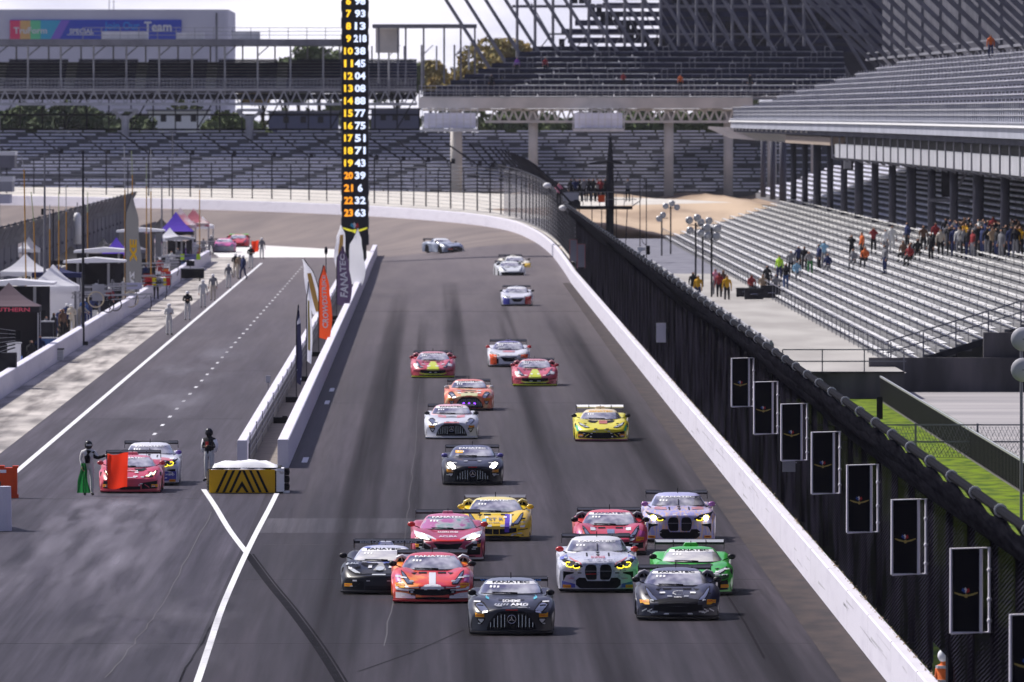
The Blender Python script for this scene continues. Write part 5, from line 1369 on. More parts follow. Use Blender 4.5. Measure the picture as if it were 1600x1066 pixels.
def car(kind, px, py, label, paint, yaw=0.0, roof=None, banner=None, btext=None, mirror=None, wingm=None, wtext=None, wtm=None,
        feats=(), lights=None, grille_bits=None, sticker=True, detail=1, plateglass=None, tow=None, scale=1.0, splitm=None, name='race_car', xy=None, z=0.0, ear=None, intake=None):
    K = Car(kind); L = K.L
    X, Y = xy if xy else G(px, py, .06)
    root = empty(name, (X, Y + L/2, z), yaw, label=label, cat='racing car'); root.scale = (scale,)*3
    sh = lambda p: (p[0], p[1]-L/2, p[2])
    def add(mb, nm, m, parent=None, sm=False, fix=False):
        o = mb.build(nm, m, smooth=sm, fix=fix)
        mb_v = o.data.vertices
        for v in mb_v: v.co.y -= L/2
        o.parent = parent or root; return o
    roof = roof or paint; mirror = mirror or M_carbon; wingm = wingm or M_carbon
    # body shell
    mb = MB(); N = 33
    qs = [-1 + 2*i/(N-1) for i in range(N)]
    rows = []
    for j in range(7):
        rows.append([K.fascia(q*K.W(0), lerp(K.zb, K.znose(q), j/6)) for q in qs])
    for j in range(1, 41): rows.append([K.hood(q, (j/40)**1.15) for q in qs])
    mb.grid(rows)
    for sg in (-1, 1):
        cols = []
        nc = 60
        for j in range(nc+1):
            v = j/nc; p = K.hood(sg, v); y = p[1]; arch = K.zb
            for wy in K.wheels:
                dd = abs(y-wy)
                if dd < .40: arch = max(arch, .33 + math.sqrt(.16 - dd*dd)*.98)
            bot = min(arch, p[2]-.03)
            cols.append([(p[0] + sg*.018*math.sin(math.pi*t), y, lerp(p[2], bot, t)) for t in (0,.25,.5,.75,1)])
        mb.grid(cols if sg > 0 else cols)
    back = [K.hood(q, 1.0) for q in qs]
    mb.grid([back, [(p[0], p[1]+.02, .45) for p in back]])
    add(mb, 'body', paint, sm=True, fix=True)
    # dark tub, floor, diffuser
    mb = MB().bx(-.72,.72,.45,L-.1,.07,.50).bx(-.93,.93,1.5,L-1.55,.07,.42)
    mb.bx(-.80,.80,L-.25,L+.06,.10,.42)
    add(mb, 'underbody', M_black)
    # splitter
    A, B = [], []
    n = 25
    mb = MB(); rr = [[], [], [], []]
    for i in range(n):
        q = -1+2*i/(n-1); x = q*.985*K.W(.4); y = K.no(q)*.8 - .12
        for k, (dy, z_) in enumerate(((.5,.055),(0,.055),(0,.095),(.5,.10))): rr[k].append((x, y+dy, z_))
    mb.grid(rr); add(mb, 'splitter', splitm or M_carbon)
    # cabin split by material
    nz = 18; na = 64; zs = [lerp(K.cab[0][0], K.cab[-1][0], (j/nz)) for j in range(nz+1)]
    zs = sorted(set([round(z_,4) for z_ in zs] + [K.gl[0], K.gl[1], K.ban[1]]))
    parts = {'roof': MB(), 'windscreen': MB(), 'banner': MB(), 'side_window': MB()}
    def cabp(z_, a):
        f, r, hw = K.slice(z_); c = (f+r)/2; b = (r-f)/2; ca, sa = math.cos(a), math.sin(a)
        return (hw*math.copysign(abs(sa)**(2/K.n), sa), c - b*math.copysign(abs(ca)**(2/K.n), ca), z_)
    for j in range(len(zs)-1):
        z0, z1 = zs[j], zs[j+1]; zm = (z0+z1)/2
        for i in range(na):
            a0, a1 = 2*math.pi*(i-.5)/na, 2*math.pi*(i+.5)/na; am = (a0+a1)/2
            if am > math.pi: am -= 2*math.pi
            ff = abs(am)
            P0, P1, P2, P3 = cabp(z0,a0), cabp(z0,a1), cabp(z1,a1), cabp(z1,a0)
            fx = abs((P0[0]+P1[0])/2) / K.slice(zm)[2]
            if ff < 1.25 and fx < .955 and K.gl[0] < zm < K.gl[1]: k = 'windscreen'
            elif ff < 1.25 and fx < .955 and K.gl[1] < zm < K.ban[1]: k = 'banner'
            elif 1.42 < ff < 2.1 and K.gl[0]+.02 < zm < K.gl[1]: k = 'side_window'
            else: k = 'roof'
            parts[k].poly([P0, P1, P2, P3])
    parts['roof'].poly([cabp(zs[-1], 2*math.pi*i/na) for i in range(na)])
    gm = plateglass or M_screen
    ro = add(parts['roof'], 'roof', roof, sm=True, fix=True)
    wsn = add(parts['windscreen'], 'windscreen', gm, sm=True, fix=True)
    bn = add(parts['banner'], 'sun_strip', banner or M_plainwhite, sm=True, fix=True)
    for sg in (-1, 1):
        sw = MB()
        for f in parts['side_window'].f:
            if sg*sum(parts['side_window'].v[i][0] for i in f) > 0: sw.poly([parts['side_window'].v[i] for i in f])
        if sw.f: add(sw, 'side_window', M_glass, sm=True, fix=True)
    if detail:
        hb = K.ban[1]-K.gl[1]; zc = (K.ban[1]+K.gl[1])/2
        mb = MB(); put_text(mb, 'FANATEC', hb*.80, lambda u, v: K.ws(u, zc + v + .018 - .05*u*u, .010), bold=.03, width=K.slice(zc)[2]*1.42)
        add(mb, 'strip_lettering', btext or M_black, bn)
        mb = MB(); z0 = K.gl[0]+.012
        if kind in ('m4',): mb.bar(K.ws(0,z0,.02), K.ws(.0,K.gl[1]-.02,.02), .022)
        else: mb.bar(K.ws(-.45,z0+.015,.025), K.ws(-.02,z0+.01,.025), .02); mb.bar(K.ws(-.02,z0+.01,.025), K.ws(.15,z0+.0,.025), .03)
        add(mb, 'wiper', M_black, wsn)
        # shadow of the cowl gap, painted as a black strip under the screen
        mb = MB(); xs_ = [K.slice(K.gl[0])[2]*.93*(-1+2*i/16) for i in range(17)]
        mb.strip([K.ws(x,K.gl[0]+.006,.012) for x in xs_], [K.ws(x,K.gl[0]-.012,.014) for x in xs_]); add(mb, 'cowl_shade_strip', M_black, wsn)
        # occupants' shapes behind the glass are not visible, team names on the screen corner are
        mb = MB(); 
        for k_ in range(3): 
            x0_ = -K.slice(K.gl[1])[2]*.78 + k_*.085; zz = K.gl[1]-.055
            mb.poly([K.ws(x0_,zz-.022,.009),K.ws(x0_+.05,zz-.020,.009),K.ws(x0_+.06,zz+.022,.009),K.ws(x0_+.01,zz+.02,.009)])
        add(mb, 'screen_number', M_plainwhite, wsn)
        MBx = MB().tube([(0,2.9,K.cab[-1][0]),(0.0,2.95,K.cab[-1][0]+.13)], .012, 5); add(MBx, 'aerial', M_black)
    # mirrors
    my, mx, mz = K.mir
    for sg in (-1, 1):
        mb = MB().ball((sg*mx, my, mz), .085, 12, 0, (1.25,.7,.85)); add(mb, 'mirror', mirror, sm=True)
        mb = MB().bar((sg*(mx-.05), my, mz-.03), (sg*.78, my+.12, mz-.10), .03, .02); add(mb, 'mirror_arm', M_carbon)
    # wheels
    for wy in K.wheels:
        for sg in (-1, 1):
            c = (sg*.84, wy, .335); w_ = empty('wheel', (0,0,0)); w_.parent = root
            o = MB().lathe([(.23,-.15),(.31,-.15),(.335,-.12),(.335,.12),(.31,.15),(.23,.15),(.23,-.15)], c, 'x', 26); add(o, 'tyre', M_rubber, w_, sm=True)
            o = MB().lathe([(.225,-.14),(.23,.13),(.2,.10),(.06,.06),(.001,.07)] if sg > 0 else [(.225,.14),(.23,-.13),(.2,-.10),(.06,-.06),(.001,-.07)], c, 'x', 18)
            for k_ in range(8):
                t = k_*math.pi/4; o.bar((c[0]+sg*.11,wy+.05*math.cos(t),.335+.05*math.sin(t)), (c[0]+sg*.12,wy+.22*math.cos(t),.335+.22*math.sin(t)), .035)
            add(o, 'rim', M_dark, w_)
    # rear wing
    zw = K.wing; wy = L - .22; hw = .885
    mb = MB(); prof = [(-.17,-.028),(-.12,.012),(0,.022),(.12,.050),(.17,.075),(.12,.020),(0,-.022),(-.12,-.045)]
    nseg = 13; rows = []
    for i in range(nseg):
        x = -hw + 2*hw*i/(nseg-1); dz = (-.022*(1-smooth(.45,.72,abs(x)/hw)) if kind == 'm4' else 0)
        rows.append([(x, wy+a, zw-dz*-1+b) for a, b in prof+[prof[0]]])
    mb.grid(rows); 
    wg = add(mb, 'rear_wing', wingm, fix=True)
    mb = MB().bx(-hw,hw,wy-.19,wy-.172,zw-.040,zw+.018 if wtext else zw+.0); add(mb, 'wing_edge', wtm and M_carbon or wingm, wg)
    if wtext and detail:
        mb = MB(); put_text(mb, wtext, .042, lambda u, v: (u, wy-.195, zw-.010+v), bold=.03, width=1.45); add(mb, 'wing_lettering', wtm or M_plainwhite, wg)
    for sg in (-1, 1):
        mb = MB().bx(sg*hw-.008, sg*hw+.008, wy-.2, wy+.2, zw-.17, zw+.06); add(mb, 'end_plate', M_carbon, wg)
        mb = MB(); mb.tube([(sg*.42, wy-.25, .94),(sg*.42, wy-.22, zw+.03),(sg*.42, wy-.05, zw+.065 if kind in ('toro','m4') else zw+.03)], .014, 5); add(mb, 'wing_mount', M_carbon, wg)
    # ---- features in front view -------------------------------------------------
    def patch(m, top, bot, nm, n=12, off=.008, rows=5, sides=(1,), parent=None, mirrored=True):
        mb = MB()
        x0 = max(top[0][0], bot[0][0]); x1 = min(top[-1][0], bot[-1][0])
        for sg in ((1,-1) if mirrored else (1,)):
            R_ = []
            for r_ in range(rows):
                R_.append([K.front(sg*lerp(x0,x1,i/n), lerp(ltab(top, lerp(x0,x1,i/n)), ltab(bot, lerp(x0,x1,i/n)), r_/(rows-1)), off) for i in range(n+1)])
            mb2 = MB(); mb2.grid(R_)
            add(mb2, nm, m, parent)
    LT = lights or 'off'
    lm = M_ledw if LT == 'white' else (M_ledy if LT == 'yellow' else M_lamp)
    if kind == 'amg':
        patch(M_black, [(0,.575),(.30,.565),(.42,.50),(.54,.36),(.62,.18)], [(0,.125),(.62,.125)], 'grille', 16)
        for k in range(-6, 7):
            x = k*.088
            if abs(k) < 2: continue
            zt = ltab([(0,.50),(.30,.49),(.42,.43),(.54,.30),(.62,.16)], abs(x)); mb = MB()
            if zt > .22: mb.bar(K.front(x, .20, .02), K.front(x, zt, .02), .010, .02); add(mb, 'grille_bar', M_chrome)
        mb = MB(); c = K.front(0, .385, .035); n = 28; pts = [(c[0]+.098*math.cos(2*math.pi*i/n), c[1], c[2]+.098*math.sin(2*math.pi*i/n)) for i in range(n+1)]
        mb.tube(pts, .009, 6)
        for k in range(3):
            a = math.pi/2 + k*2*math.pi/3; mb.poly([(c[0]+.018*math.cos(a+1.05), c[1], c[2]+.018*math.sin(a+1.05)), (c[0]+.095*math.cos(a), c[1], c[2]+.095*math.sin(a)), (c[0]+.018*math.cos(a-1.05), c[1], c[2]+.018*math.sin(a-1.05))])
        add(mb, 'star_emblem', M_chrome)
        patch(M_black, [(.56,.60),(.63,.73),(.70,.775),(.80,.76),(.88,.70)], [(.56,.58),(.63,.535),(.74,.50),(.80,.56),(.88,.69)], 'headlight_surround', 12, .010)
        patch(lm, [(.58,.585),(.66,.69),(.72,.735),(.80,.715),(.84,.69)], [(.58,.575),(.66,.555),(.74,.53),(.80,.60),(.84,.68)], 'headlight', 10, .018)
        patch(M_chrome, [(.60,.56),(.68,.545),(.74,.525)], [(.60,.545),(.68,.53),(.74,.51)], 'headlight_trim', 6, .026)
        patch(M_black, [(.66,.42),(.72,.42),(.88,.40)], [(.66,.38),(.74,.26),(.80,.26),(.88,.39)], 'side_intake', 8, .01)
        patch(M_silver, [(.70,.39),(.84,.385)], [(.70,.36),(.76,.29),(.84,.37)], 'fog_lamp', 6, .018)
        patch(M_carbon, [(-.36,.80),(0,.815),(.36,.80)], [(-.30,.785),(0,.79),(.30,.785)], 'hood_vent', 8, .012, mirrored=False)
    elif kind == 'm4':
        kt = [(.045,.62),(.07,.70),(.14,.72),(.26,.72),(.33,.68),(.36,.58)]; kb = [(.045,.36),(.08,.33),(.28,.33),(.33,.38),(.36,.52)]
        patch(M_black, kt, kb, 'kidney_grille', 12, .012)
        patch(M_lsteel, [(.05,.555),(.35,.555)], [(.05,.545),(.35,.545)], 'grille_bar', 5, .02)
        patch(M_black, [(0,.30),(.30,.30),(.34,.38),(.52,.385),(.60,.32)], [(0,.115),(.50,.115),(.60,.20)], 'lower_grille', 14, .010)
        patch(M_black, [(.42,.68),(.60,.77),(.96,.855)], [(.42,.66),(.62,.60),(.80,.64),(.96,.83)], 'headlight_surround', 12, .010)
        mb_l = [( .50,.64),(.60,.615),(.70,.63),(.80,.66),(.87,.73)]
        for sg in (1,-1):
            mb = MB(); mb.tube([K.front(sg*x, z_, .022) for x, z_ in ((.50,.66),(.52,.635),(.62,.62),(.67,.64),(.67,.70))], .013, 6)
            mb.tube([K.front(sg*x, z_, .022) for x, z_ in ((.69,.66),(.74,.645),(.84,.67),(.87,.71),(.83,.745),(.74,.745))], .014, 6)
            add(mb, 'running_light', M_ledy)
            patch_c = K.front(sg*.78, .70, .028); add(MB().ball(patch_c, .05 if LT == 'white' else .035, 10), 'headlight', M_ledw if LT == 'white' else M_lamp)
        patch(M_black, [(.66,.52),(.94,.54)], [(.66,.49),(.86,.44),(.94,.28)], 'side_intake', 10, .010)
        patch(paint, [(.70,.47),(.86,.43)], [(.70,.44),(.86,.30)], 'intake_blade', 5, .018)
        patch(M_black, [(.22,.955),(.30,.955)], [(.26,.90),(.30,.90)], 'hood_vent', 4, .012)
        mb = MB()
        for z_ in (.955,.915): mb.poly([K.front(-.06,z_+.012,.02),K.front(.06,z_+.012,.02),K.front(0,z_-.015,.02)])
        add(mb, 'hood_vent', M_black)
    elif kind == 'rosso':
        patch(intake or M_black, [(0,.345),(.30,.36),(.62,.385)], [(0,.20),(.30,.21),(.62,.26)], 'front_intake', 14, .012)
        patch(M_black, [(0,.17),(.70,.14)], [(0,.115),(.70,.12)], 'lower_intake', 10, .012)
        patch(M_black, [(.66,.33),(.96,.36)], [(.66,.30),(.96,.34)], 'side_slot', 6, .012)
        patch(M_black, [(.50,.50),(.60,.60),(.70,.74),(.78,.80)], [(.50,.46),(.66,.46),(.74,.60),(.80,.79)], 'headlight_surround', 12, .010)
        patch(lm, [(.52,.50),(.62,.59),(.70,.70),(.76,.76)], [(.52,.475),(.65,.475),(.71,.58),(.77,.75)], 'headlight', 12, .017)
        patch(M_black, [(.14,.735),(.34,.735)], [(.14,.70),(.34,.70)], 'hood_vent', 6, .010)
        patch(M_black, [(.38,.73),(.52,.73)], [(.38,.725),(.45,.685),(.52,.725)], 'hood_vent', 6, .010)
        em = ear or paint
        for sg in (1,-1):
            mb = MB(); mb.tube([(sg*.62,3.05,.86),(sg*.66,3.0,1.02),(sg*.76,3.0,1.085),(sg*.88,3.0,1.04),(sg*.93,3.05,.88)], .045, 8)
            add(mb, 'rear_scoop', em, sm=True)
            add(MB().prism([(sg*.66,.88),(sg*.69,1.0),(sg*.77,1.05),(sg*.86,1.0),(sg*.89,.88)], 3.02, 3.1), 'scoop_opening', M_black)
            add(MB().bar((sg*.75,2.99,.88),(sg*.78,2.99,1.05),.02), 'scoop_vane', em)
    elif kind == 'toro':
        patch(M_black, [(0,.22),(.36,.22)], [(0,.115),(.36,.115)], 'front_intake', 10, .012)
        patch(M_black, [(.40,.33),(.62,.36),(.93,.40)], [(.40,.13),(.93,.15)], 'side_intake', 10, .012)
        patch(paint, [(.50,.30),(.66,.20)], [(.50,.27),(.66,.17)], 'intake_blade', 4, .02)
        patch(M_black, [(.46,.52),(.60,.60),(.86,.71)], [(.46,.50),(.62,.495),(.80,.58),(.86,.69)], 'headlight_surround', 12, .010)
        patch(M_lampw if LT == 'off' else lm, [(.50,.53),(.60,.585),(.82,.68)], [(.50,.515),(.63,.52),(.78,.60),(.82,.665)], 'headlight', 10, .017)
        patch(M_black, [(.10,.765),(.42,.765),(.50,.74)], [(.10,.735),(.22,.665),(.40,.68),(.50,.735)], 'hood_vent', 12, .010)
        patch(M_black, [(.54,.66),(.66,.67)], [(.54,.655),(.60,.625),(.66,.665)], 'hood_vent', 5, .010)
        add(MB().prism([(-.2,1.15),(-.14,1.24),(.14,1.24),(.2,1.15)], 2.9, 3.3), 'roof_scoop', roof)
    elif kind == 'apex':
        patch(M_black, [(0,.46),(.42,.49)], [(0,.27),(.24,.28),(.42,.48)], 'grille', 12, .012)
        patch(M_black, [(.52,.38),(.66,.46),(.94,.56)], [(.52,.17),(.94,.17)], 'side_intake', 10, .012)
        patch(M_silver, [(.50,.42),(.66,.50),(.92,.60)], [(.50,.39),(.66,.475),(.92,.58)], 'intake_trim', 8, .018)
        patch(M_black, [(.48,.60),(.90,.70)], [(.48,.54),(.70,.56),(.90,.64)], 'headlight_surround', 12, .010)
        patch(M_ledw if LT == 'white' else M_lampw, [(.54,.595),(.88,.685)], [(.54,.565),(.70,.58),(.88,.65)], 'headlight', 10, .017)
        patch(M_black, [(0,.155),(.80,.14)], [(0,.115),(.80,.115)], 'lower_intake', 10, .012)
        add(MB().prism([(-.16,1.2),(-.12,1.27),(.12,1.27),(.16,1.2)], 2.9, 3.2), 'roof_scoop', roof)
    if LT == 'white':
        for sg in (1,-1):
            add(MB().ball(K.front(sg*(.72 if kind != 'm4' else .78), .62 if kind != 'm4' else .70, .05), .075, 10), 'headlamp_beam', M_ledw2)
    for f_ in feats:
        m, tp, bt = f_[0], f_[1], f_[2]; patch(m, tp, bt, f_[3] if len(f_) > 3 else 'livery_stripe', 12, f_[4] if len(f_) > 4 else .014, 7, mirrored=(tp[0][0] >= 0 and not (len(f_) > 5 and f_[5])))
    if sticker:
        sx, sz_ = {'amg':(.80,.47),'m4':(.84,.16),'rosso':(.84,.43),'toro':(.84,.24),'apex':(.90,.42)}[kind]
        w_ = .11 if kind != 'apex' else .05
        for sg in (1,-1):
            mb = MB(); mb.grid([[K.front(sg*sx+dx*w_, sz_+dz, .022) for dx in (-1,-.5,0,.5,1)] for dz in (-.04,0,.04)])
            so = add(mb, 'tyre_maker_sticker', M_sticker)
            if detail:
                mb = MB(); put_text(mb, 'PIRELLI', .035, lambda u, v: K.front(sg*sx+u, sz_+v, .026), width=w_*1.7); add(mb, 'sticker_lettering', M_red, so)
    if detail:
        rd_ = random.Random(px); dm = [M_plainwhite, M_black, M_silver, M_lampw]
        for q_ in range(9):
            sx_ = rd_.uniform(.12,.88); sz2 = rd_.uniform(.16, K.cab[0][0]+.0); w2 = rd_.uniform(.03,.08); h2 = rd_.uniform(.010,.020)
            if kind == 'amg' and sx_ < .6 and sz2 < .6: continue
            if kind == 'm4' and sx_ < .4 and sz2 < .75: continue
            for sg in (-1,1):
                add(MB().grid([[K.front(sg*sx_+dx*w2, sz2+dz, .026) for dx in (-1,0,1)] for dz in (-h2,h2)]), 'sponsor_decal', dm[q_ % 4])
    if tow: add(MB().bar(K.front(-.15,tow,.02), K.front(.15,tow,.02), .03, .02), 'tow_strip', M_red)
    return root, K, add
M_lamp = mat('lamp_lens', (.10,.12,.20), .12, spec=.8, coat=1.0)
M_lampw = mat('lamp_lens_bright', (.55,.58,.60), .2, coat=.6)
M_ledy = mat('running_light_yellow', (1.0,.78,.05), .4, emit=1.6)
M_ledw = mat('headlight_white', (1.0,.97,.85), .3, emit=4.0)
M_ledw2 = mat('headlight_core', (1.0,.98,.9), .3, emit=9.0)
M_screen = mat('screen_glass', (.025,.025,.06), .06, spec=1.0, coat=1.0, c2=(.72,.71,.74), ns=1.6, stretch=(1.2,.6,1.6), lo=.40, hi=.70, detail=2.5)  # pale noise paints cloud reflections into the glass colour
def P(name, c, **k):
    k.setdefault('coat', .40); k.setdefault('rough', .36); return mat('paint_' + name, c, **k)
def words(K, add, s, x, z, h, w, m, nm='lettering', parent=None):
    mb = MB(); put_text(mb, s, h, lambda u, v: K.front(x+u, z+v, .024), bold=.025, width=w); add(mb, nm, m, parent)
p_grey = P('graphite', (.030,.034,.055), c2=(.008,.009,.016), ns=1.2, coat=.22, spec=.3)
M_cyan = mat('cyan_decal', (.08,.42,.55), .4); M_mag = mat('magenta_decal', (.5,.04,.2), .4)

# 1 leading graphite car
r_, K, add = car('amg', 799.5, 990, 'graphite car leading the field, round bar grille with star and pale sun strip', p_grey, roof=P('greyblue',(.16,.18,.24)),
    wingm=M_carbon, wtext='WINWARD  RACING', wtm=mat('blue_white_letters',(.12,.30,.75),.5), tow=.60,
    feats=[(M_cyan, [(.52,.84),(.60,.86)], [(.52,.80),(.60,.83)]), (M_silver, [(-.02,.66),(.30,.655),(.44,.64)], [(-.02,.645),(.30,.64),(.44,.632)])], mirror=M_carbon)
words(K, add, 'SCHEME', 0, .765, .045, .42, M_plainwhite); words(K, add, 'AMG', .18, .70, .05, .42, M_plainwhite); 
mb = MB()
for k in range(5): mb.poly([K.front(-.42+k*.07,.68,.02),K.front(-.38+k*.07,.68,.02),K.front(-.34+k*.07,.72,.02),K.front(-.38+k*.07,.72,.02)])
add(mb, 'livery_bars', M_silver)
# 2 dark blue mid-engined car on the right
p_nav = P('dark_navy', (.010,.012,.035), c2=(.05,.05,.065), ns=1.6, lo=.45, hi=.6, coat=.18, spec=.25)
r_, K, add = car('rosso', 1060, 967, 'dark blue-black car with crescent mark on its hood, front right of the pack', p_nav, roof=P('slate',(.10,.105,.16)), ear=mat('ear_grey',(.22,.22,.26),.5), wtext=None,
    feats=[(M_silver, [(.66,.30),(.78,.24)], [(.66,.27),(.78,.21)],'chevron',.02), (M_silver, [(.80,.30),(.92,.24)], [(.80,.27),(.92,.21)],'chevron',.02), (M_silver, [(.66,.20),(.78,.26)], [(.66,.17),(.78,.23)],'chevron',.02),(M_black,[(0,.56),(.5,.5)],[(0,.36),(.5,.36)],'nose_panel',.009)], splitm=M_carbon, intake=M_black)
mb = MB(); mb.tube([K.front(x,z,.03) for x,z in ((.12,.66),(.02,.665),(-.08,.65),(-.12,.615),(-.04,.59),(.06,.585),(.13,.60))], .012, 5); add(mb, 'crescent_mark', M_plainwhite)
words(K, add, 'CORAL', 0, .545, .03, .18, M_plainwhite)
# 3 orange red with white nose
p_or = P('orange_red', (.72,.06,.01), c2=(.50,.012,.06), ns=1.1, lo=.45, hi=.66, extra=[(.40,(.88,.24,.02))])
wn = P('white_nose', (.68,.68,.72)); mar = P('maroon', (.16,.008,.02))
r_, K, add = car('rosso', 675.5, 940, 'orange-red car with white nose and maroon stripes between black and graphite cars', p_or, roof=P('pink_roof',(.55,.05,.07)), ear=wn, mirror=M_carbon, splitm=mat('splitter_red',(.35,.02,.03),.4), banner=M_screen, btext=M_plainwhite,
    feats=[(wn,[(0,.47),(.16,.455),(.32,.40)],[(0,.355),(.32,.365)],'nose_panel',.014),(wn,[(0,.72),(.085,.72)],[(0,.46),(.085,.46)],'hood_stripe',.014),
           (wn,[(.34,.42),(.60,.40),(.97,.44)],[(.34,.39),(.60,.385),(.97,.42)]), (wn,[(.62,.36),(.97,.385)],[(.62,.31),(.97,.34)]),(mar,[(.64,.305),(.97,.33)],[(.64,.285),(.97,.31)]),(wn,[(.45,.19),(.70,.26),(.97,.28)],[(.45,.13),(.97,.13)]),
           (mar,[(.30,.43),(.36,.42)],[(.30,.37),(.36,.37)]),(mat('shine_lilac',(.45,.12,.35),.4),[(.80,.70),(.93,.68)],[(.80,.52),(.93,.50)])], lights='off')  # lilac shine on the fenders is a highlight painted as a patch
# 4 black wedge car left
p_bk = P('gloss_black', (.004,.004,.008), coat=.25, spec=.25)
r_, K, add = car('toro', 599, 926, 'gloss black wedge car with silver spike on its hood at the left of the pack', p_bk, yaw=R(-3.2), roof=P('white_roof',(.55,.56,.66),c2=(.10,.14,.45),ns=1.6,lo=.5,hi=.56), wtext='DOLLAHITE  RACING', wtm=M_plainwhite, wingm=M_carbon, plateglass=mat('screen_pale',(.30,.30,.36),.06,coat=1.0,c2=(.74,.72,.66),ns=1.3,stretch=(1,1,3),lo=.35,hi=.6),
    feats=[(mat('dull_silver',(.30,.30,.30),.5),[(0,.75),(.03,.75),(.16,.60)],[(0,.58),(.16,.58)],'hood_spike',.02),(mat('mid_black',(.035,.035,.04),.4),[(.10,.62),(.46,.60)],[(.10,.52),(.46,.50)],'nose_panel',.012),(M_lampw,[(0,.505),(.18,.505)],[(0,.475),(.18,.475)],'plate',.02)])
mb = MB(); n = 16; mb.poly([K.front(.11*math.cos(2*math.pi*i/n), .615+.045*math.sin(2*math.pi*i/n), .035) for i in range(n)]); add(mb, 'oval_badge', M_lampw)
words(K, add, 'K-PAX', -.70, .74, .04, .3, M_lampw); words(K, add, 'K-PAX', .70, .74, .04, .3, M_lampw)
# 5 white / red blue car
p_wh = P('white_doodle', (.55,.56,.66), c2=(.36,.38,.50), ns=9, lo=.56, hi=.60, coat=.5)
p_blue = P('royal_blue', (.04,.06,.38), c2=(.12,.14,.50), ns=7, lo=.5, hi=.56)
red_m = P('coral_red', (.62,.10,.11), c2=(.65,.30,.32), ns=4)
r_, K, add = car('m4', 935, 923, 'white car with red mirrors, blue corners and twin tall grilles in the pack centre', p_wh, roof=P('pale_roof',(.66,.66,.70)), mirror=P('mirror_red',(.60,.02,.02)), banner=M_screen, btext=M_plainwhite, lights='one', wtext=None,
    feats=[(p_blue,[(.62,.22),(.97,.30)],[(.62,.13),(.97,.12)],'corner_decal',.012),(red_m,[(.44,.72),(.58,.80),(.74,.88)],[(.44,.70),(.62,.78),(.74,.86)],'fender_decal',.016),(p_blue,[(.78,.92),(.97,.86)],[(.78,.86),(.97,.80)],'fender_decal',.014)])
words(K, add, 'WELCOME HOME', 0, .80, .03, .75, mat('dark_ink',(.05,.05,.12),.5)); words(K, add, 'IN HONOR', 0, .875, .045, .36, mat('rose_ink',(.45,.12,.16),.5)); words(K, add, 'USO', -.72, .36, .035, .14, mat('rose_ink',(.4,.1,.2),.5)); words(K, add, 'USO', .72, .36, .035, .14, mat('rose_ink',(.4,.1,.2),.5))
words(K, add, 'WELLS', -.66, .565, .03, .17, mat('blue_ink',(.05,.06,.3),.5)); words(K, add, 'WELLS', .66, .565, .03, .17, mat('blue_ink',(.05,.06,.3),.5))
add(MB().bar(K.front(-.33,.47,.02),K.front(-.06,.48,.02),.03,.02),'tow_strip',M_red)
# 6 green wedge car
p_gr = P('bright_green', (.035,.42,.03), c2=(.015,.20,.02), ns=1.0, lo=.5, hi=.7)
r_, K, add = car('toro', 1084, 928, 'bright green wedge car with white wing behind the dark blue-black one', p_gr, yaw=R(.3), wtext='K-PAX  RACING', wtm=M_black, wingm=M_silver, lights='off', plateglass=mat('screen_pale',(.3,.3,.3)), 
    feats=[(mat('green_dark',(.015,.05,.02),.5),[(.40,.46),(.93,.50)],[(.40,.38),(.93,.42)],'lower_band',.011),(M_black,[(0,.34),(.92,.36)],[(0,.24),(.92,.16)],'bumper_panel',.010)])
# 7 crimson apex car
p_cr = P('crimson', (.36,.006,.028), c2=(.42,.025,.09), ns=1.2)
r_, K, add = car('apex', 700, 874, 'crimson car with white brow panels behind the orange-red one', p_cr, roof=P('rose_roof',(.55,.14,.25)), mirror=P('mirror_red',(.6,.02,.02)), banner=M_screen, btext=M_plainwhite, lights='white', wtext=None, splitm=M_silver,
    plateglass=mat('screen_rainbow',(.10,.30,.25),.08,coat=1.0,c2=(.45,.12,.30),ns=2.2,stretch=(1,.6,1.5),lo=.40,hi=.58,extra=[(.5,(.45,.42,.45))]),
    feats=[(wn,[(.34,.60),(.55,.70),(.92,.80)],[(.34,.56),(.60,.63),(.92,.70)],'brow_panel',.012),(M_red,[(0,.56),(.46,.60)],[(0,.52),(.46,.54)],'nose_band',.012)])
words(K, add, 'RACERS EDGE', 0, .74, .03, .55, M_plainwhite); words(K, add, 'ACURA', 0, .645, .04, .5, wn)
# 8 red rosso behind the white car
p_r8 = P('scarlet', (.52,.015,.015), c2=(.45,.03,.08), ns=1.1)
r_, K, add = car('rosso', 955, 865, 'scarlet and white car half hidden behind the white twin-grille car', p_r8, roof=P('red_roof',(.60,.07,.09)), ear=mat('ear_grey',(.2,.2,.2)), banner=M_plainwhite, btext=mat('dark_ink',(.1,.1,.1)), wtext=None,
    feats=[(wn,[(.42,.72),(.66,.76)],[(.42,.66),(.56,.66)]),(M_lamp,[(0,.68),(.10,.68)],[(0,.58),(.10,.58)]),(P('magenta_fade',(.45,.05,.25)),[(.80,.66),(.95,.62)],[(.72,.46),(.95,.46)]),(M_black,[(.3,.36),(.95,.34)],[(.3,.14),(.95,.20)],'bumper_panel',.011)])
# 9 purple orange
p_pu = P('violet_mix', (.30,.29,.62), c2=(.66,.42,.28), ns=4.6, stretch=(3.6,1,.8), lo=.42, hi=.62, extra=[(.5,(.40,.38,.62))], coat=.4)
r_, K, add = car('m4', 1062.5, 845, 'violet and orange streaked car with twin tall grilles nearest the outer wall', p_pu, roof=P('lilac_roof',(.42,.42,.68)), mirror=P('mauve',(.34,.12,.38)), banner=M_screen, btext=M_plainwhite, lights='white', wtext=None,
    feats=[(P('hood_orange',(.55,.20,.22)),[(.36,.95),(.70,.95)],[(.36,.91),(.70,.91)],'hood_decal',.014)])
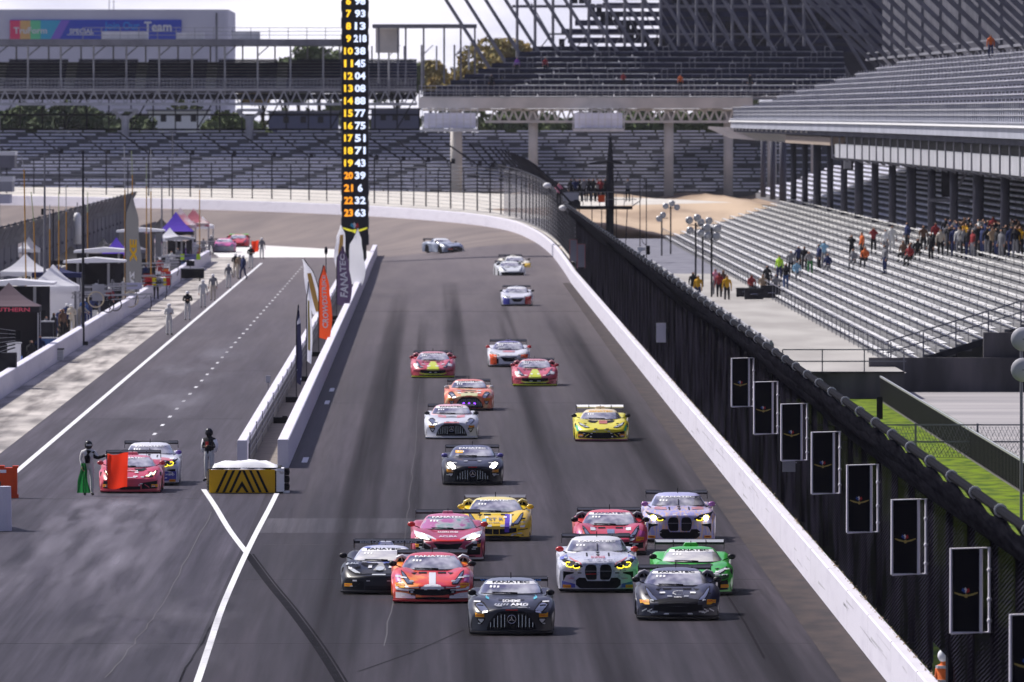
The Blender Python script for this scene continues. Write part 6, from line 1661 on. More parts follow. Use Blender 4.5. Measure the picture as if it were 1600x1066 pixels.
# 10 yellow rosso
p_ye = P('bright_yellow', (.85,.58,.008), c2=(.80,.50,.01), ns=.8)
r_, K, add = car('rosso', 775, 843, 'yellow car with one off-centre purple stripe behind the crimson one', p_ye, roof=P('pale_yellow',(.82,.68,.22)), ear=P('pale_yellow',(.8,.6,.2)), mirror=p_ye, banner=M_screen, btext=M_plainwhite, wtext=None, wingm=M_gsteel, sticker=False,
    feats=[(M_plum,[(.26,.72),(.40,.72)],[(.26,.26),(.40,.26)],'hood_stripe',.02,1) for M_plum in (mat('purple_stripe',(.10,.05,.42),.4),)]+[(wn,[(.40,.72),(.45,.72)],[(.40,.37),(.45,.37)],'hood_stripe',.02,1),(p_ye,[(.09,.36),(.11,.36)],[(.09,.18),(.11,.18)],'intake_blade',.03),(M_cyan,[(-.40,.60),(-.28,.62)],[(-.40,.52),(-.28,.54)],'decal',.02)])
words(K, add, 'ST R', 0, .60, .075, .42, mat('ink_grey',(.15,.15,.2),.5)); words(K, add, 'RACING', -.1, .51, .03, .4, mat('ink_grey',(.15,.15,.2),.5))
for sg in (-1,1): add(MB().lathe([(.001,-.02),(.05,-.01),(.055,.02)], K.front(sg*.5,.44,.03), 'y', 12), 'round_lamp', M_lamp)
# 11 black with headlights on
r_, K, add = car('amg', 738.5, 756, 'black car with blazing white headlights and orange screen corner', P('piano_black',(.005,.005,.012), coat=.3, spec=.3), roof=P('blueblack',(.05,.06,.12)), mirror=P('mirror_violet',(.10,.08,.35)), banner=M_screen, btext=M_plainwhite, lights='white', tow=.60,
    feats=[(M_black,[(0,.50),(.62,.5)],[(0,.13),(.62,.13)],'mesh',.012)])
mb = MB(); mb.grid([[K.ws(x,z,.009) for x in (-.56,-.48,-.40,-.32)] for z in (1.0,1.04,1.08)]); add(mb, 'screen_decal', M_sticker)
# 12 yellow wedge
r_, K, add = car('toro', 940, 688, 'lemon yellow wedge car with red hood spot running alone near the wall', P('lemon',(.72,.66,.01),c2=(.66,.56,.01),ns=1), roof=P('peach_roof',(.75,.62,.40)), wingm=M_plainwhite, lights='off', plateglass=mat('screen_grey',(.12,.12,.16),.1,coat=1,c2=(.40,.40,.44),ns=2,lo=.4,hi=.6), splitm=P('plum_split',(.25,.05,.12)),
    feats=[(P('rust',(.45,.10,.04)),[(-.08,.74),(.22,.74)],[(-.08,.64),(.22,.64)],'hood_decal',.02),(M_black,[(0,.34),(.60,.34)],[(0,.13),(.6,.13)],'bumper_panel',.013),(P('teal_green',(.03,.45,.20)),[(.90,.60),(.97,.56)],[(.90,.40),(.97,.36)],'side_decal',.018)], banner=P('peach_roof',(.7,.6,.4)), btext=M_sticker)
# 13 white red AMG
r_, K, add = car('amg', 705.5, 684, 'silver-white car with red hood lines and black bar grille in the left column', P('silver_white',(.60,.61,.68)), roof=P('pink_white',(.72,.42,.46)), mirror=M_carbon, lights='off', splitm=M_plainwhite,
    feats=[(red_m,[(.20,.84),(.50,.86)],[(.20,.77),(.50,.80)]),(red_m,[(0,.64),(.30,.63)],[(0,.61),(.30,.60)])])
# 14 orange AMG
r_, K, add = car('amg', 733, 640, 'orange and pale yellow car with violet lamps in its grille', P('orange_mix',(.72,.13,.05),c2=(.70,.50,.25),ns=2.2,lo=.48,hi=.6), roof=P('salmon_roof',(.75,.22,.16)), mirror=M_lampw, lights='off', sticker=True,
    feats=[(P('pale_lime',(.60,.58,.30)),[(0,.75),(.36,.72)],[(0,.62),(.5,.60)])])
M_vio = mat('violet_lamp', (.25,.05,.9), .4, emit=3)
for x in (-.24,0,.24): add(MB().ball(K.front(x,.30,.03), .045, 8), 'grille_lamp', M_vio)
# 15/16 red yellow pair
def pair(px, py, lab):
    return car('rosso', px, py, lab, P('ruby',(.42,.015,.04),c2=(.55,.10,.14),ns=1.5), roof=P('ruby_roof',(.60,.25,.28)), mirror=P('mirror_ruby',(.3,.01,.03)), lights='off', ear=P('ruby_roof',(.6,.25,.28)), sticker=False, splitm=P('acid',(.55,.62,.02)), banner=wn,
      feats=[(P('acid',(.70,.68,.02)),[(0,.74),(.12,.72),(.30,.42)],[(0,.36),(.30,.37)],'hood_panel',.016),(P('acid',(.7,.68,.02)),[(0,.20),(.5,.22),(.66,.26)],[(0,.16),(.5,.17),(.66,.22)],'intake_lip',.03),(wn,[(.70,.66),(.90,.62)],[(.62,.55),(.90,.50)],'lamp_panel',.02)])
pair(676.5, 589, 'ruby car with acid yellow hood panel at the left of its twin')
pair(836, 602, 'ruby car with acid yellow hood panel in front of the white and orange car')
# 17 white/orange apex
r_, K, add = car('apex', 795, 572, 'white and orange car with lilac screen behind the right ruby one', P('white_gloss',(.62,.62,.68)), roof=P('lilac_dark',(.20,.18,.38)), mirror=P('mirror_red',(.5,.05,.05)), lights='off', wtext=None,
    feats=[(M_orange,[(.62,.58),(.96,.60)],[(.62,.13),(.96,.13)],'corner_panel',.022),(red_m,[(0,.76),(.28,.76)],[(0,.70),(.28,.70)],'hood_decal',.016)], sticker=False)
# 18 white blue red
r_, K, add = car('apex', 808, 477, 'white car with blue left and red right corner alone far up the straight', P('white_gloss2',(.60,.60,.68)), roof=P('grey_roof',(.5,.5,.55)), lights='off', sticker=False, detail=0,
    feats=[(P('corner_blue',(.05,.05,.38)),[(-.95,.55),(-.50,.50)],[(-.95,.12),(-.50,.12)],'corner_panel',.026),(P('corner_red',(.50,.03,.03)),[(.55,.55),(.95,.62)],[(.55,.12),(.95,.12)],'corner_panel',.026,1)])
# 19, 20
car('rosso', 797, 432, 'white car leading a yellow one where the straight begins', P('white3',(.60,.62,.66)), yaw=R(6), roof=P('grey_roof2',(.45,.48,.5)), sticker=False, detail=0, feats=[(M_black,[(0,.36),(.9,.36)],[(0,.13),(.9,.13)],'bumper_panel',.02)])
car('toro', 805, 423, 'white and yellow car just behind a white one at the start of the straight', P('yellow_white',(.70,.66,.55)), yaw=R(10), roof=P('cream_roof',(.7,.68,.62)), sticker=False, detail=0, feats=[(P('sunny',(.75,.48,.02)),[(.3,.6),(.95,.62)],[(.3,.13),(.95,.13)],'corner_panel',.02,1)])
# 21 angled in the turn
_dg = bpy.context.evaluated_depsgraph_get(); _dg.update()
def seen(px, py):
    """where the sight line of photo pixel px,py meets the banked surface"""
    dv = Vector(((px-HX)/F, 1.0, -(py-HY)/F)).normalized(); o_ = Vector((0,0,H))
    for _ in range(20):
        ok, loc, nr, ix, ob, mx = sc.ray_cast(_dg, o_, dv)
        if not ok: return None
        if ob.get('kind') == 'structure': return loc
        o_ = loc + dv*.05
c21 = seen(694, 396)

car('amg', 694, 393,  'pale blue and grey car turned sideways in the far turn', P('blue_grey',(.35,.40,.50),c2=(.12,.14,.22),ns=1.5), yaw=R(24), xy=(c21.x, c21.y), z=c21.z+.0, roof=P('ice_roof',(.55,.58,.65)), sticker=False, detail=0, feats=[(M_black,[(0,.5),(.7,.42)],[(0,.13),(.7,.13)],'bumper_panel',.02),(P('rust2',(.5,.12,.08)),[(-.7,.42),(-.3,.42)],[(-.7,.3),(-.3,.3)],'decal',.03,1)])
# pit lane cars
r_, K, add = car('toro', 203, 768, 'red car with glowing zigzag headlights waiting in the pit lane behind a flag', P('pit_red',(.48,.012,.025),c2=(.50,.03,.08),ns=1.2), roof=P('rose_roof2',(.60,.14,.20)), banner=M_screen, btext=M_plainwhite, mirror=P('pit_red_m',(.4,.02,.04)), splitm=P('pit_split',(.35,.02,.05)),
    feats=[(wn,[(0,.70),(.22,.69)],[(0,.665),(.22,.66)],'plate',.02),(M_lampw,[(0,.49),(.20,.49)],[(0,.47),(.20,.47)],'plate',.02)])
for sg in (-1,1):
    mb = MB(); mb.tube([K.front(sg*x,z,.03) for x,z in ((.80,.66),(.76,.56),(.66,.62),(.62,.52),(.52,.53))], .014, 5); add(mb, 'running_light', mat('zigzag_led',(1,.85,.55),.4,emit=3))
words(K, add, 'HURACAN', 0, .675, .03, .36, M_red)
r_, K, add = car('m4', 231, 756, 'white, red and blue car with yellow lamps queued behind the red pit lane car', P('white_pit',(.62,.62,.70)), roof=P('white_pit_roof',(.7,.7,.76)), mirror=P('mirror_purple',(.12,.06,.35)), banner=M_screen, btext=M_plainwhite, lights='yellow', wtext=None,
    feats=[(P('pit_blue',(.05,.05,.36)),[(.40,.46),(.97,.46)],[(.40,.16),(.97,.16)],'corner_panel',.016),(red_m,[(.40,.90),(.80,.86)],[(.40,.82),(.80,.78)],'hood_decal',.016)])
words(K, add, 'H&O', .76, .36, .07, .3, M_plainwhite)
# ------------------------------------------------------------------ pit side
def tent(x, y, w, dpt, zeave, zapex, m, lab, m2=None, text=None, tm=None, front=None, name='canopy_tent'):
    e = empty(name, (x,y,0), label=lab, cat='tent')
    def k(mb, nm, m_, par=None):
        o = mb.build(nm, m_); o.parent = par or e; return o
    hw, hd = w/2, dpt/2
    for sx in (-1,1):
        for sy in (-1,1): k(MB().tube([(sx*hw*.96, sy*hd*.96, 0),(sx*hw*.96, sy*hd*.96, zeave)], .035, 6), 'leg', M_lsteel)
    mb = MB(); ap = (0,0,zapex)
    c = [(-hw,-hd),(hw,-hd),(hw,hd),(-hw,hd)]
    for i in range(4):
        a, b = c[i], c[(i+1)%4]; mid = ((a[0]+b[0])/2*.98, (a[1]+b[1])/2*.98)
        rows = []
        for j in range(6):
            t = j/5; s_ = t; zz = lerp(zeave, zapex, t) - .16*math.sin(math.pi*t)
            rows.append([(lerp(lerp(a[0],b[0],q/4), 0, s_), lerp(lerp(a[1],b[1],q/4), 0, s_), zz - .05*math.sin(math.pi*q/4)*(1-t)) for q in range(5)])
        mb.grid(rows)
    k(mb, 'canopy', m)
    mb = MB()
    for i in range(4):
        a, b = c[i], c[(i+1)%4]
        mb.grid([[(lerp(a[0],b[0],q/6)*1.004, lerp(a[1],b[1],q/6)*1.004, z_ + (.05*(q%2) if z_ < zeave else 0)) for q in range(7)] for z_ in (zeave, zeave-.32)])
    va = k(mb, 'valance', m2 or m)
    if text:
        mb = MB(); put_text(mb, text, .2, lambda u, v: (u, -hd*1.004-.03, zeave-.16+v), width=w*.7); k(mb, 'valance_lettering', tm, va)
    if front is not None: k(MB().bx(-hw*.95,hw*.95,hd*.9,hd*.93,0.1,zeave-.1), 'back_sheet', front)
    return e
m_tb = mat('tent_black', (.022,.020,.028), .8); m_tw = cloth('tent_white', (.82,.82,.88), .35); m_tp = cloth('tent_purple', (.17,.10,.60), .4); m_tn = mat('tent_navy', (.02,.025,.09), .8)
m_pk = mat('print_pink', (.75,.10,.16), .6); m_tg = mat('tent_grey', (.16,.15,.17), .8, c2=(.05,.05,.06), ns=1.2, const=True, lo=.48, hi=.5); m_tpk = mat('tent_rose', (.55,.22,.28), .8, c2=(.60,.50,.54), ns=.9, lo=.45, hi=.55); m_tor = mat('tent_orange', (.70,.22,.10), .8)
def PX(px, d): return SX(px, d)
tent(PX(14,560), 560, 3.1, 3.1, 2.75, 3.9, mat('tent_plum',(.12,.085,.105),.8), 'plum-black canopy with pink lettering at the left edge of the picture', m_tb, 'SOUTHERN', m_pk, m_tb)
tent(PX(83,640), 640, 2.9, 2.9, 2.55, 3.75, m_tw, 'plain white peaked canopy standing over the crew in navy', None, None, None, m_tw)
tent(PX(88,690), 692, 3.0, 3, 2.55, 3.0, m_tn, 'low navy canopy behind the plain white one')
tent(PX(182,780), 780, 2.4, 2.8, 2.5, 3.75, m_tp, 'small purple peaked canopy left of the yellow feather flag', m_tor)
tent(PX(160,790), 792, 2.2, 2.6, 2.5, 3.6, m_tg, 'black and grey striped canopy beside the small purple one')
tent(PX(275,930), 930, 2.9, 3.2, 2.6, 4.2, m_tp, 'large purple canopy with dark lower edge farther along the pits', m_tb, None, None, None)
tent(PX(251,950), 952, 2.6, 3, 2.5, 3.5, m_tb, 'black canopy left of the large purple one')
tent(PX(282,985), 985, 2.7, 3, 2.6, 4.1, m_tpk, 'pale rose canopy behind the large purple one', None)
tent(PX(299,990), 1000, 2.7, 3, 2.6, 3.9, mat('tent_rose2',(.42,.12,.16),.8,c2=(.6,.5,.5),ns=.8,lo=.5,hi=.55), 'dark rose canopy at the far end of the row of tents', None)
tent(PX(312,1000), 1012, 2.0, 3, 2.3, 3.1, m_tw, 'small white canopy at the very end of the row of tents', None)
tent(PX(228,860), 862, 2.2, 2.6, 2.5, 3.3, m_tpk, 'small rose canopy just right of the yellow feather flag', None)
tent(PX(45,830), 830, 1.6, 2, 2.4, 3.3, m_tw, 'small white canopy in the gap of the inner fence', None)
tent(PX(206,815), 815, 2.2, 2.6, 2.5, 3.3, mat('tent_slate',(.16,.16,.20),.8), 'slate grey canopy behind the yellow feather flag', None)
tent(PX(232,890), 890, 2.2, 2.6, 2.4, 3.2, m_tn, 'navy canopy between the rose and large purple canopies', None)
tent(PX(110,760), 762, 2.6, 2.8, 2.4, 3.4, m_tb, 'black canopy deep behind the nearer booth', None)
tent(PX(38,700), 702, 3.0, 3.0, 2.5, 3.6, m_tw, 'white canopy far left against the inner fence', None)
tent(PX(262,905), 912, 2.0, 2.4, 2.3, 3.1, m_tw, 'small white canopy left of the large purple one', None)
def booth(px0, px1, d, ztop, lab, m, roofm, depth=4.0):
    x0, x1 = PX(px0,d), PX(px1,d); e = empty('pit_booth', ((x0+x1)/2,d,0), label=lab, cat='booth')
    P_(MB().bx(x0,x0+.08,d,d+depth,0,ztop).bx(x0,x1-.6,d+depth-.1,d+depth,0,ztop-.1).bx(x1-.5,x1,d,d+.08,.0,ztop).bx(x0,x0+.5,d,d+.08,0,ztop), 'x') if False else None
    P_(MB().bx(x0,x0+.08,d,d+depth,0,ztop).bx(x0+.08,x1-.6,d+depth-.1,d+depth,0,ztop-.1).bx(x1-.45,x1,d,d+.08,.0,ztop-.02).bx(x0+.08,x0+.5,d,d+.08,0,ztop-.02).build('wall', m), e)
    P_(MB().prism([(x0-.2,ztop),(x1+.2,ztop+.05),(x1+.2,ztop+.17),((x0+x1)/2,ztop+.34),(x0-.2,ztop+.14)], d-.3, d+depth+.2).build('roof', roofm), e)
    P_(MB().bx(x0+.6,x0+.75,d+.5,d+.6,0,ztop-.02).bx(x1-.9,x1-.75,d+.5,d+.6,0,ztop-.02).build('post', M_lsteel), e)
    P_(MB().bx(x0+.9,x1-.9,d+1.4,d+2.2,0,1.1).bx(x0+1.0,x1-1.0,d+1.5,d+1.9,1.1,1.6).build('counter', M_gsteel), e)
booth(-30, 78, 605, 3.05, 'large black awning with white roof edge behind the plum-black canopy', m_tb, m_tw, 5)
booth(104, 190, 705, 2.95, 'black booth with slanting white roof behind the crew in navy', m_tb, m_tw)
booth(120, 205, 745, 3.1, 'second black booth with white roof just behind the first', m_tb, m_tw)
booth(186, 252, 850, 3.35, 'tall pale-roofed booth right of the yellow feather flag', mat('booth_grey',(.18,.18,.20),.7), m_tw)
booth(262, 300, 900, 2.2, 'low dark booth before the large purple canopy', m_tb, M_lsteel, 3)

# inner fence behind the paddock
inf = empty('inner_fence', (-30,800,0), label='tall grey mesh fence running behind the tents on the far left', cat='fence')
M_gm = mat('grey_mesh', (.17,.17,.19), .8, c2=(.12,.12,.14), ns=.8, stretch=(1,.2,.4)); M_gm2 = mat('grey_net', (.11,.11,.125), .85, c2=(.17,.17,.19), ns=1.3, stretch=(1,.15,2))
P_(MB().bx(-30.05,-30,560,815,.3,3.0).bx(-30.05,-30,832,1105,.3,3.0).build('mesh_panel', M_gm), inf)
rows = []
for k in range(92):
    y = 560 + k*6; s_ = .10 if k % 2 else 0
    rows.append([(-30, y, 2.9),(-29.8,y,3.5),(-29.5+s_,y,4.1),(-29.2,y,4.55-s_)])
P_(MB().grid(rows).build('folded_net', M_gm2), inf)
for k in range(46):
    y = 560+k*12; P_(MB().tube([(-30.0,y,0),(-30.0,y,3.2),(-29.2,y,4.7)], .07, 5).ball((-29.9,y,1.9),.12,6).build('post', M_gsteel), inf)
P_(MB().tube([(-29.15,560,4.6),(-29.15,1105,4.6)], .06, 5).bar((-29.95,560,.32),(-29.95,1105,.32),.05).build('rail', M_dark), inf)
x = PX(121,900); e = empty('storage_tank', (x,900,0), label='slim white upright tank before the inner fence', cat='tank')
P_(MB().lathe([(.02,1.9),(.3,1.9),(.3,4.1),(.2,4.35),(.02,4.4)], (x,900,0), 'z', 14).build('shell', M_plainwhite, smooth=True), e)
P_(MB().tube([(x,900,0),(x,900,1.9)],.08,6).tube([(x,900,4.4),(x,900,5.2)],.05,5).build('pole', M_gsteel), e)

# antenna masts
for k, (px, y0, y1, d, m, lab, dx) in enumerate(((70,240,415,640,M_gsteel,'pale grey mast at the far left, straight',0),(130,236,470,600,M_dark,'tall black mast behind the plain white canopy',0),(42,242,300,640,'o','short orange antenna slanting at the far left',.5),
      (57,300,415,660,'o','orange antenna pair leg leaning right of the grey mast',.5),(78,320,415,660,'o','orange and green antenna before the inner fence',0),(92,300,410,690,'o','thin orange antenna third from the black mast',0),(104,285,400,700,'o','orange antenna just left of the storage tank',.05),
      (137,300,380,760,'o','orange antenna right of the black mast',0),(196,228,400,720,'o','thick orange antenna left of the yellow feather flag',.1),(208,236,330,740,'o','orange antenna behind the feather flag tip',.15),(236,232,400,760,'o','tall orange antenna right of the feather flag',0),(229,255,345,800,'o','thin green and orange antenna behind the booth',0),(312,265,345,900,'o','faint orange antenna over the rose canopies',0),(253,270,330,900,M_gsteel,'faint grey antenna over the purple canopy',0),(270,205,330,1000,M_gsteel,'faint grey mast in front of the far stand',0))):
    x = PX(px,d); z0 = max(0, SZ(y1,d)); z1 = SZ(y0,d)
    if m == 'o':
        e = empty('antenna', (x,d,0), label=lab, cat='antenna')
        P_(MB().tube([(x,d,0),(x+dx*-1*.3,d,lerp(z0,z1,.6))],.038,6).build('lower_section', mat('antenna_orange',(.42,.21,.03),.6)), e)
        P_(MB().tube([(x-dx*.3,d,lerp(z0,z1,.6)),(x-dx*.6,d,z1)],.03,5).build('upper_section', mat('antenna_tip',(.35,.40,.22),.6) if k % 2 else M_lsteel), e)
    else:
        e = empty('mast', (x,d,0), label=lab, cat='mast')
        P_(MB().tube([(x,d,0),(x,d,z1)],[.09,.05],7).build('pole', m), e)
        P_(MB().box((x,d,0.1),(.5,.5,.2)).bar((x-.3,d,z1-.05),(x+.3,d,z1-.05),.04).build('fitting', M_dark), e)
x = PX(68,700); e = empty('loudspeaker', (x,700,0), label='black loudspeaker on a bracket beside the antennas on the left', cat='loudspeaker')
P_(MB().bx(x-.14,x+.14,700,700.3,SZ(336,700),SZ(326,700)).build('cabinet', M_black), e); P_(MB().bar((x,700.1,SZ(328,700)),(x+.6,700.1,SZ(328,700)),.05).tube([(x+.6,700.1,0),(x+.6,700.1,SZ(327,700))],.05,5).build('bracket', M_dark), e)

# feather flags
def feather(px, X, top, wpx, m, lab, text=None, tm=None, side=1, lean=0.0, stripe=None, tsize=.30, rz=0.0, base=True, z0f=.20, weight=True):
    d = X*F/(px-HX); z1 = SZ(top, d); w = wpx*d/F
    e = empty('feather_flag', (X,d,0), rz, label=lab, cat='feather flag')
    def k(mb, nm, m_, par=None, sm=False):
        o = mb.build(nm, m_, smooth=sm); o.parent = par or e; return o
    def pole(t): return (lean*t*t + side*.35*w*smooth(.8,1,t), 0, .1 + (z1-.1)*t)
    k(MB().tube([pole(t/12) for t in range(13)], .022, 6), 'pole', M_dark)
    rows = []
    def cl(t, q):
        p = pole(t); ww = w*(1-.85*smooth(.78,1.0,t))*(.80+.20*math.sin(math.pi*min(1,(t-z0f)/.5)))
        return (p[0] + side*ww*q, .06*math.sin(t*9+q*2)*q, p[2] - .18*q*(1-t) - .05)
    for j in range(21):
        t = z0f + (1-z0f)*j/20; rows.append([cl(t, q/5) for q in range(6)])
    c = k(MB().grid(rows), 'cloth', m, None, True)
    if stripe:
        rows = []
        for j in range(11):
            t = .32+.5*j/10; rows.append([(cl(t, .25+.4*q)[0], cl(t,.25+.4*q)[1]-.015, cl(t,.25+.4*q)[2]) for q in (0,.5,1)])
        k(MB().grid(rows), 'printed_band', stripe, c)
    if text:
        mb = MB(); n0 = z0f+.12; ln = .58
        def fn(u, v):
            t = n0 + ln*(u + .5); q = .5 + v*side*(-1)
            p = cl(t, max(0, min(1, q))); return (p[0], p[1]-.02, p[2])
        vs, fs, wd = text2d(text, 1.0, .03); mb.add([fn(u/wd, v*tsize*1.3) for u, v in vs], fs); k(mb, 'lettering', tm, c)
    if weight: k(MB().bx(-.45,.45,-.28,.28,0,.24), 'weight', M_black)
feather(463, -5.95, 476, 9, cloth('flag_navy',(.03,.03,.07),.4,(.4,.4,.5),2.5,.6,.62), 'narrow dark navy feather flag nearest on the wall strip')
feather(479, -5.95, 440, 9, cloth('flag_white_a',(.85,.85,.92)), 'narrow white feather flag between the navy and orange ones', stripe=M_gold)
feather(498, -5.95, 414, 21, cloth('flag_orange',(.85,.10,.03)), 'bright orange-red feather flag with white lettering', 'CROWDSTRIKE', M_plainwhite, tsize=.34)
feather(507, -6.2, 404, 20, cloth('flag_white_b',(.85,.85,.92)), 'white feather flag with gold band leaning left over the pit lane', lean=-.9, stripe=mat('gold_band',(.70,.40,.10),.6), side=-1, z0f=.3)
feather(526, -5.95, 384, 24, cloth('flag_purple',(.085,.06,.12)), 'wide dark purple feather flag with big white lettering', 'FANATEC', M_plainwhite, tsize=.40)
feather(545, -5.9, 366, 26, cloth('flag_white_c',(.92,.92,.95)), 'broad white feather flag with small yellow mark at the pylon foot', stripe=None)
feather(540, -6.8, 351, 18, cloth('flag_white_d',(.85,.85,.90)), 'white feather flag left of the pylon foot', stripe=mat('gold_band',(.7,.4,.1),.6), side=-1, weight=False)
feather(553, -6.1, 356, 15, cloth('flag_white_e',(.90,.90,.93)), 'small white feather flag directly before the pylon foot', weight=False)
feather(196, -19.7, 303, 26, cloth('flag_grey',(.16,.16,.17)), 'grey feather flag with big yellow and white letters beside the pit tents', None, None, tsize=.4, z0f=.12)
d = -19.7*F/(196-HX); fl_ = [o for o in COL.objects if o.name.startswith('feather_flag')][-1]
mb = MB(); put_text(mb, 'XE', .62, lambda u, v: (.50+v*.72, -.07, 3.55+u*1.35), bold=.05); o = mb.build('lettering', mat('letters_yellow',(.85,.48,.01),.6)); o.parent = fl_
mb = MB(); put_text(mb, 'PAZ', .5, lambda u, v: (.42+v*.6, -.07, 1.65+u*1.0), bold=.05); o = mb.build('lettering', M_plainwhite); o.parent = fl_
x = PX(507+10,700); MB().tube([(x-.2,690,0),(x-.2,690,3.9)],.03,5).ball((x-.2,690,3.9),.13,8,0,(.8,.8,2)).build('lamp_post', M_dark, label='thin dark lamp post between orange and purple feather flags', cat='lamp')
x = PX(419,470); e = empty('sensor_post', (x,470,0), label='thin post with a small grey box beside the pit lane wall', cat='post')
P_(MB().tube([(x,470,0),(x,470,SZ(596,470))],.02,5).build('pole', M_gsteel), e); P_(MB().bx(x-.1,x+.1,470,470.15,SZ(598,470),SZ(587,470)).build('box', M_lsteel), e)
for k, (px,) in enumerate(((445,),(520,),(538,))):
    X = -6.0; d = X*F/(px-HX); MB().bx(X-.45,X+.45,d-.25,d+.25,.012,.25).bx(X-.1,X+.1,d-.05,d+.05,.25,.3).build('sandbag', M_black, label=('black base weight without a flag nearest the striped barrier','black base weight beyond the orange feather flag','black base weight below the broad white flag')[k], cat='weight')

# striped barrier under a white tarpaulin
xb_, yb_ = G(382, 771); e = empty('crash_barrier', (xb_, yb_+1.4, 0), label='tyre barrier under a white tarpaulin with black and yellow chevron board', cat='barrier')
def kk(mb, nm, m, sm=False, par=None):
    o = mb.build(nm, m, smooth=sm); o.parent = par or e; return o
W_ = 1.14
kk(MB().bx(-W_+.05,W_+.02,-1.38,1.35,.0,.82), 'tyre_wall', M_rubber)
for i in range(7):
    for j in range(3): kk(MB().lathe([(.14,-.11),(.3,-.11),(.32,0),(.3,.11),(.14,.11)], (-W_+.2+.34*i,1.2,.13+.24*j), 'z', 12), 'tyre', M_rubber)
bo = kk(MB().bx(-W_,W_-.16,-1.46,-1.40,.02,.76), 'chevron_board', mat('board_yellow',(.72,.42,.005),.55,c2=(.62,.34,.01),ns=1.5))
mb = MB(); cx = (-W_ + W_-.16)/2
for sg in (-1,1):
    for k in range(4):
        a = .02+.20*k; b = a+.085; 
        if k == 0: mb.poly([(cx+sg*.0,-1.468,.40),(cx+sg*.0,-1.468,.22),(cx+sg*.13,-1.468,.03),(cx+sg*.22,-1.468,.03)][::sg])
        else:
            x0 = .22*k; mb.poly([(cx+sg*(x0-.22+.0),-1.468,.745),(cx+sg*(x0-.22+.085),-1.468,.745),(cx+sg*(x0+.20),-1.468,.03),(cx+sg*(x0+.11),-1.468,.03)][::sg])
kk(mb, 'chevron', M_black, par=bo)
rows = []; rnd = random.Random(4)
nx, ny = 22, 14
for j in range(ny+1):
    r_ = []
    for i in range(nx+1):
        u, v = i/nx, j/ny; x_ = -W_-.06 + (2*W_+.16)*u; y_ = -1.44 + 2.9*v
        z_ = .80 + .24*math.sin(math.pi*u)**.6*math.sin(math.pi*min(1,v*1.5+.08))**.5 + .05*math.sin(u*17+v*3)*math.sin(v*11+u*4) + rnd.uniform(-.012,.012)
        if i in (0, nx): z_ = .22 + .05*rnd.random(); x_ += (.02 if i else -.02)
        if i in (1, nx-1): z_ = .68
        if j == 0: z_ = .72 + .02*math.sin(u*30)
        r_.append((x_, y_, z_))
    rows.append(r_)
kk(MB().grid(rows), 'tarpaulin', mat('tarp_white',(.84,.84,.88),.75,bump=.3,c2=(.76,.76,.80),ns=2), True)
mb = MB()
for x_ in (-.9,-.15,.7): mb.tube([(x_,-1.47,.80),(x_,-1.45,.80)],.02,8)
each(mb, 'eyelet', M_black, e)
for o_ in e.children:
    if o_.name.startswith('eyelet'): o_.matrix_parent_inverse = Matrix()
kk(MB().bx(W_-.12,W_+.12,-1.40,-.2,.05,.80).bx(W_+.1,W_+.3,-1.3,-.9,.0,.06), 'side_flap', M_plainwhite)

# bottom-left barriers
x, y = G(10, 778); e = empty('plastic_barrier', (x,y,0), label='orange-red plastic barrier with castellated top at the left edge', cat='barrier')
o = MB().prism([(-1.6,0),(.38,0),(.38,.10),(.34,.14),(.34,.92),(.38,.96),(.38,1.02),(.20,1.02),(.20,.96),(-.06,.96),(-.06,1.03),(-.25,1.03),(-.25,.96),(-1.6,.96)], -.25, .25).build('shell', mat('barrier_orange',(.72,.075,.015),.5,c2=(.6,.05,.01),ns=2)); o.parent = e
o = MB().bx(-.2,.0,-.27,-.25,.80,.90).build('plate', M_lframe); o.parent = e
x, y = G(-6, 830); y1 = y
e = empty('concrete_barrier', (x,y,0), label='white concrete barrier with rounded end at the lower left edge', cat='barrier')
mb = MB(); pts = []
for k in range(9): a = R(-90+k*22.5); pts.append((.10+.35*math.cos(a), .3+ .35*math.sin(a)))
pts = [(-3,-.05)] + pts + [(-.5,4),(-3,4)]
n = len(pts); mb.add([(a,b,0) for a,b in pts]+[(a-.03,b,1.30) for a,b in pts], [(i,(i+1)%n,(i+1)%n+n,i+n) for i in range(n)]+[tuple(range(n,2*n))])
o = mb.build('block', M_white); o.parent = e
o = MB().bx(-2.6,.1,.4,.9,1.30,1.42).build('cap_box', M_dark); o.parent = e

# balcony tower corner at the far left
e = empty('balcony_building', (-45,1000,0), label='corner of a white balcony building cut by the left edge', cat='building')
for k, (y0, y1, px1, m) in enumerate(((237,243,24,M_plainwhite),(243,262,23,M_gsteel),(276,284,20,M_plainwhite),(284,300,19,M_lsteel),(304,318,15,M_white))):
    d = 1000; P_(MB().bx(-60,PX(px1,d),d,d+6,SZ(y1,d),SZ(y0,d)).build('slab' if k % 2 == 0 else 'parapet', m), e)
P_(MB().bx(-60,-38.6,1002,1005,0,12).build('core', M_gsteel), e)
e = empty('equipment_trailer', (PX(6,505),505,0), label='black ribbed panels stacked at a slant at the left edge', cat='panel stack')
for k in range(6):
    x0 = PX(-8,505); z0 = SZ(545,505)+.0; P_(MB().bar((x0-.2,505+k*.1,z0+.24*k-.3),(x0+.9,505+k*.1,z0+.24*k-.3+.35-.1*k),.5,.05).build('panel', M_black), e)
    P_(MB().bar((x0-.2,504.7+k*.1,z0+.24*k-.26),(x0+.9,504.7+k*.1,z0+.24*k+.09-.1*k),.03,.02).build('edge_strip', M_lsteel), e)
P_(MB().bx(PX(-20,505),PX(24,505),505.6,507,0,SZ(552,505)).build('base', M_dark), e)
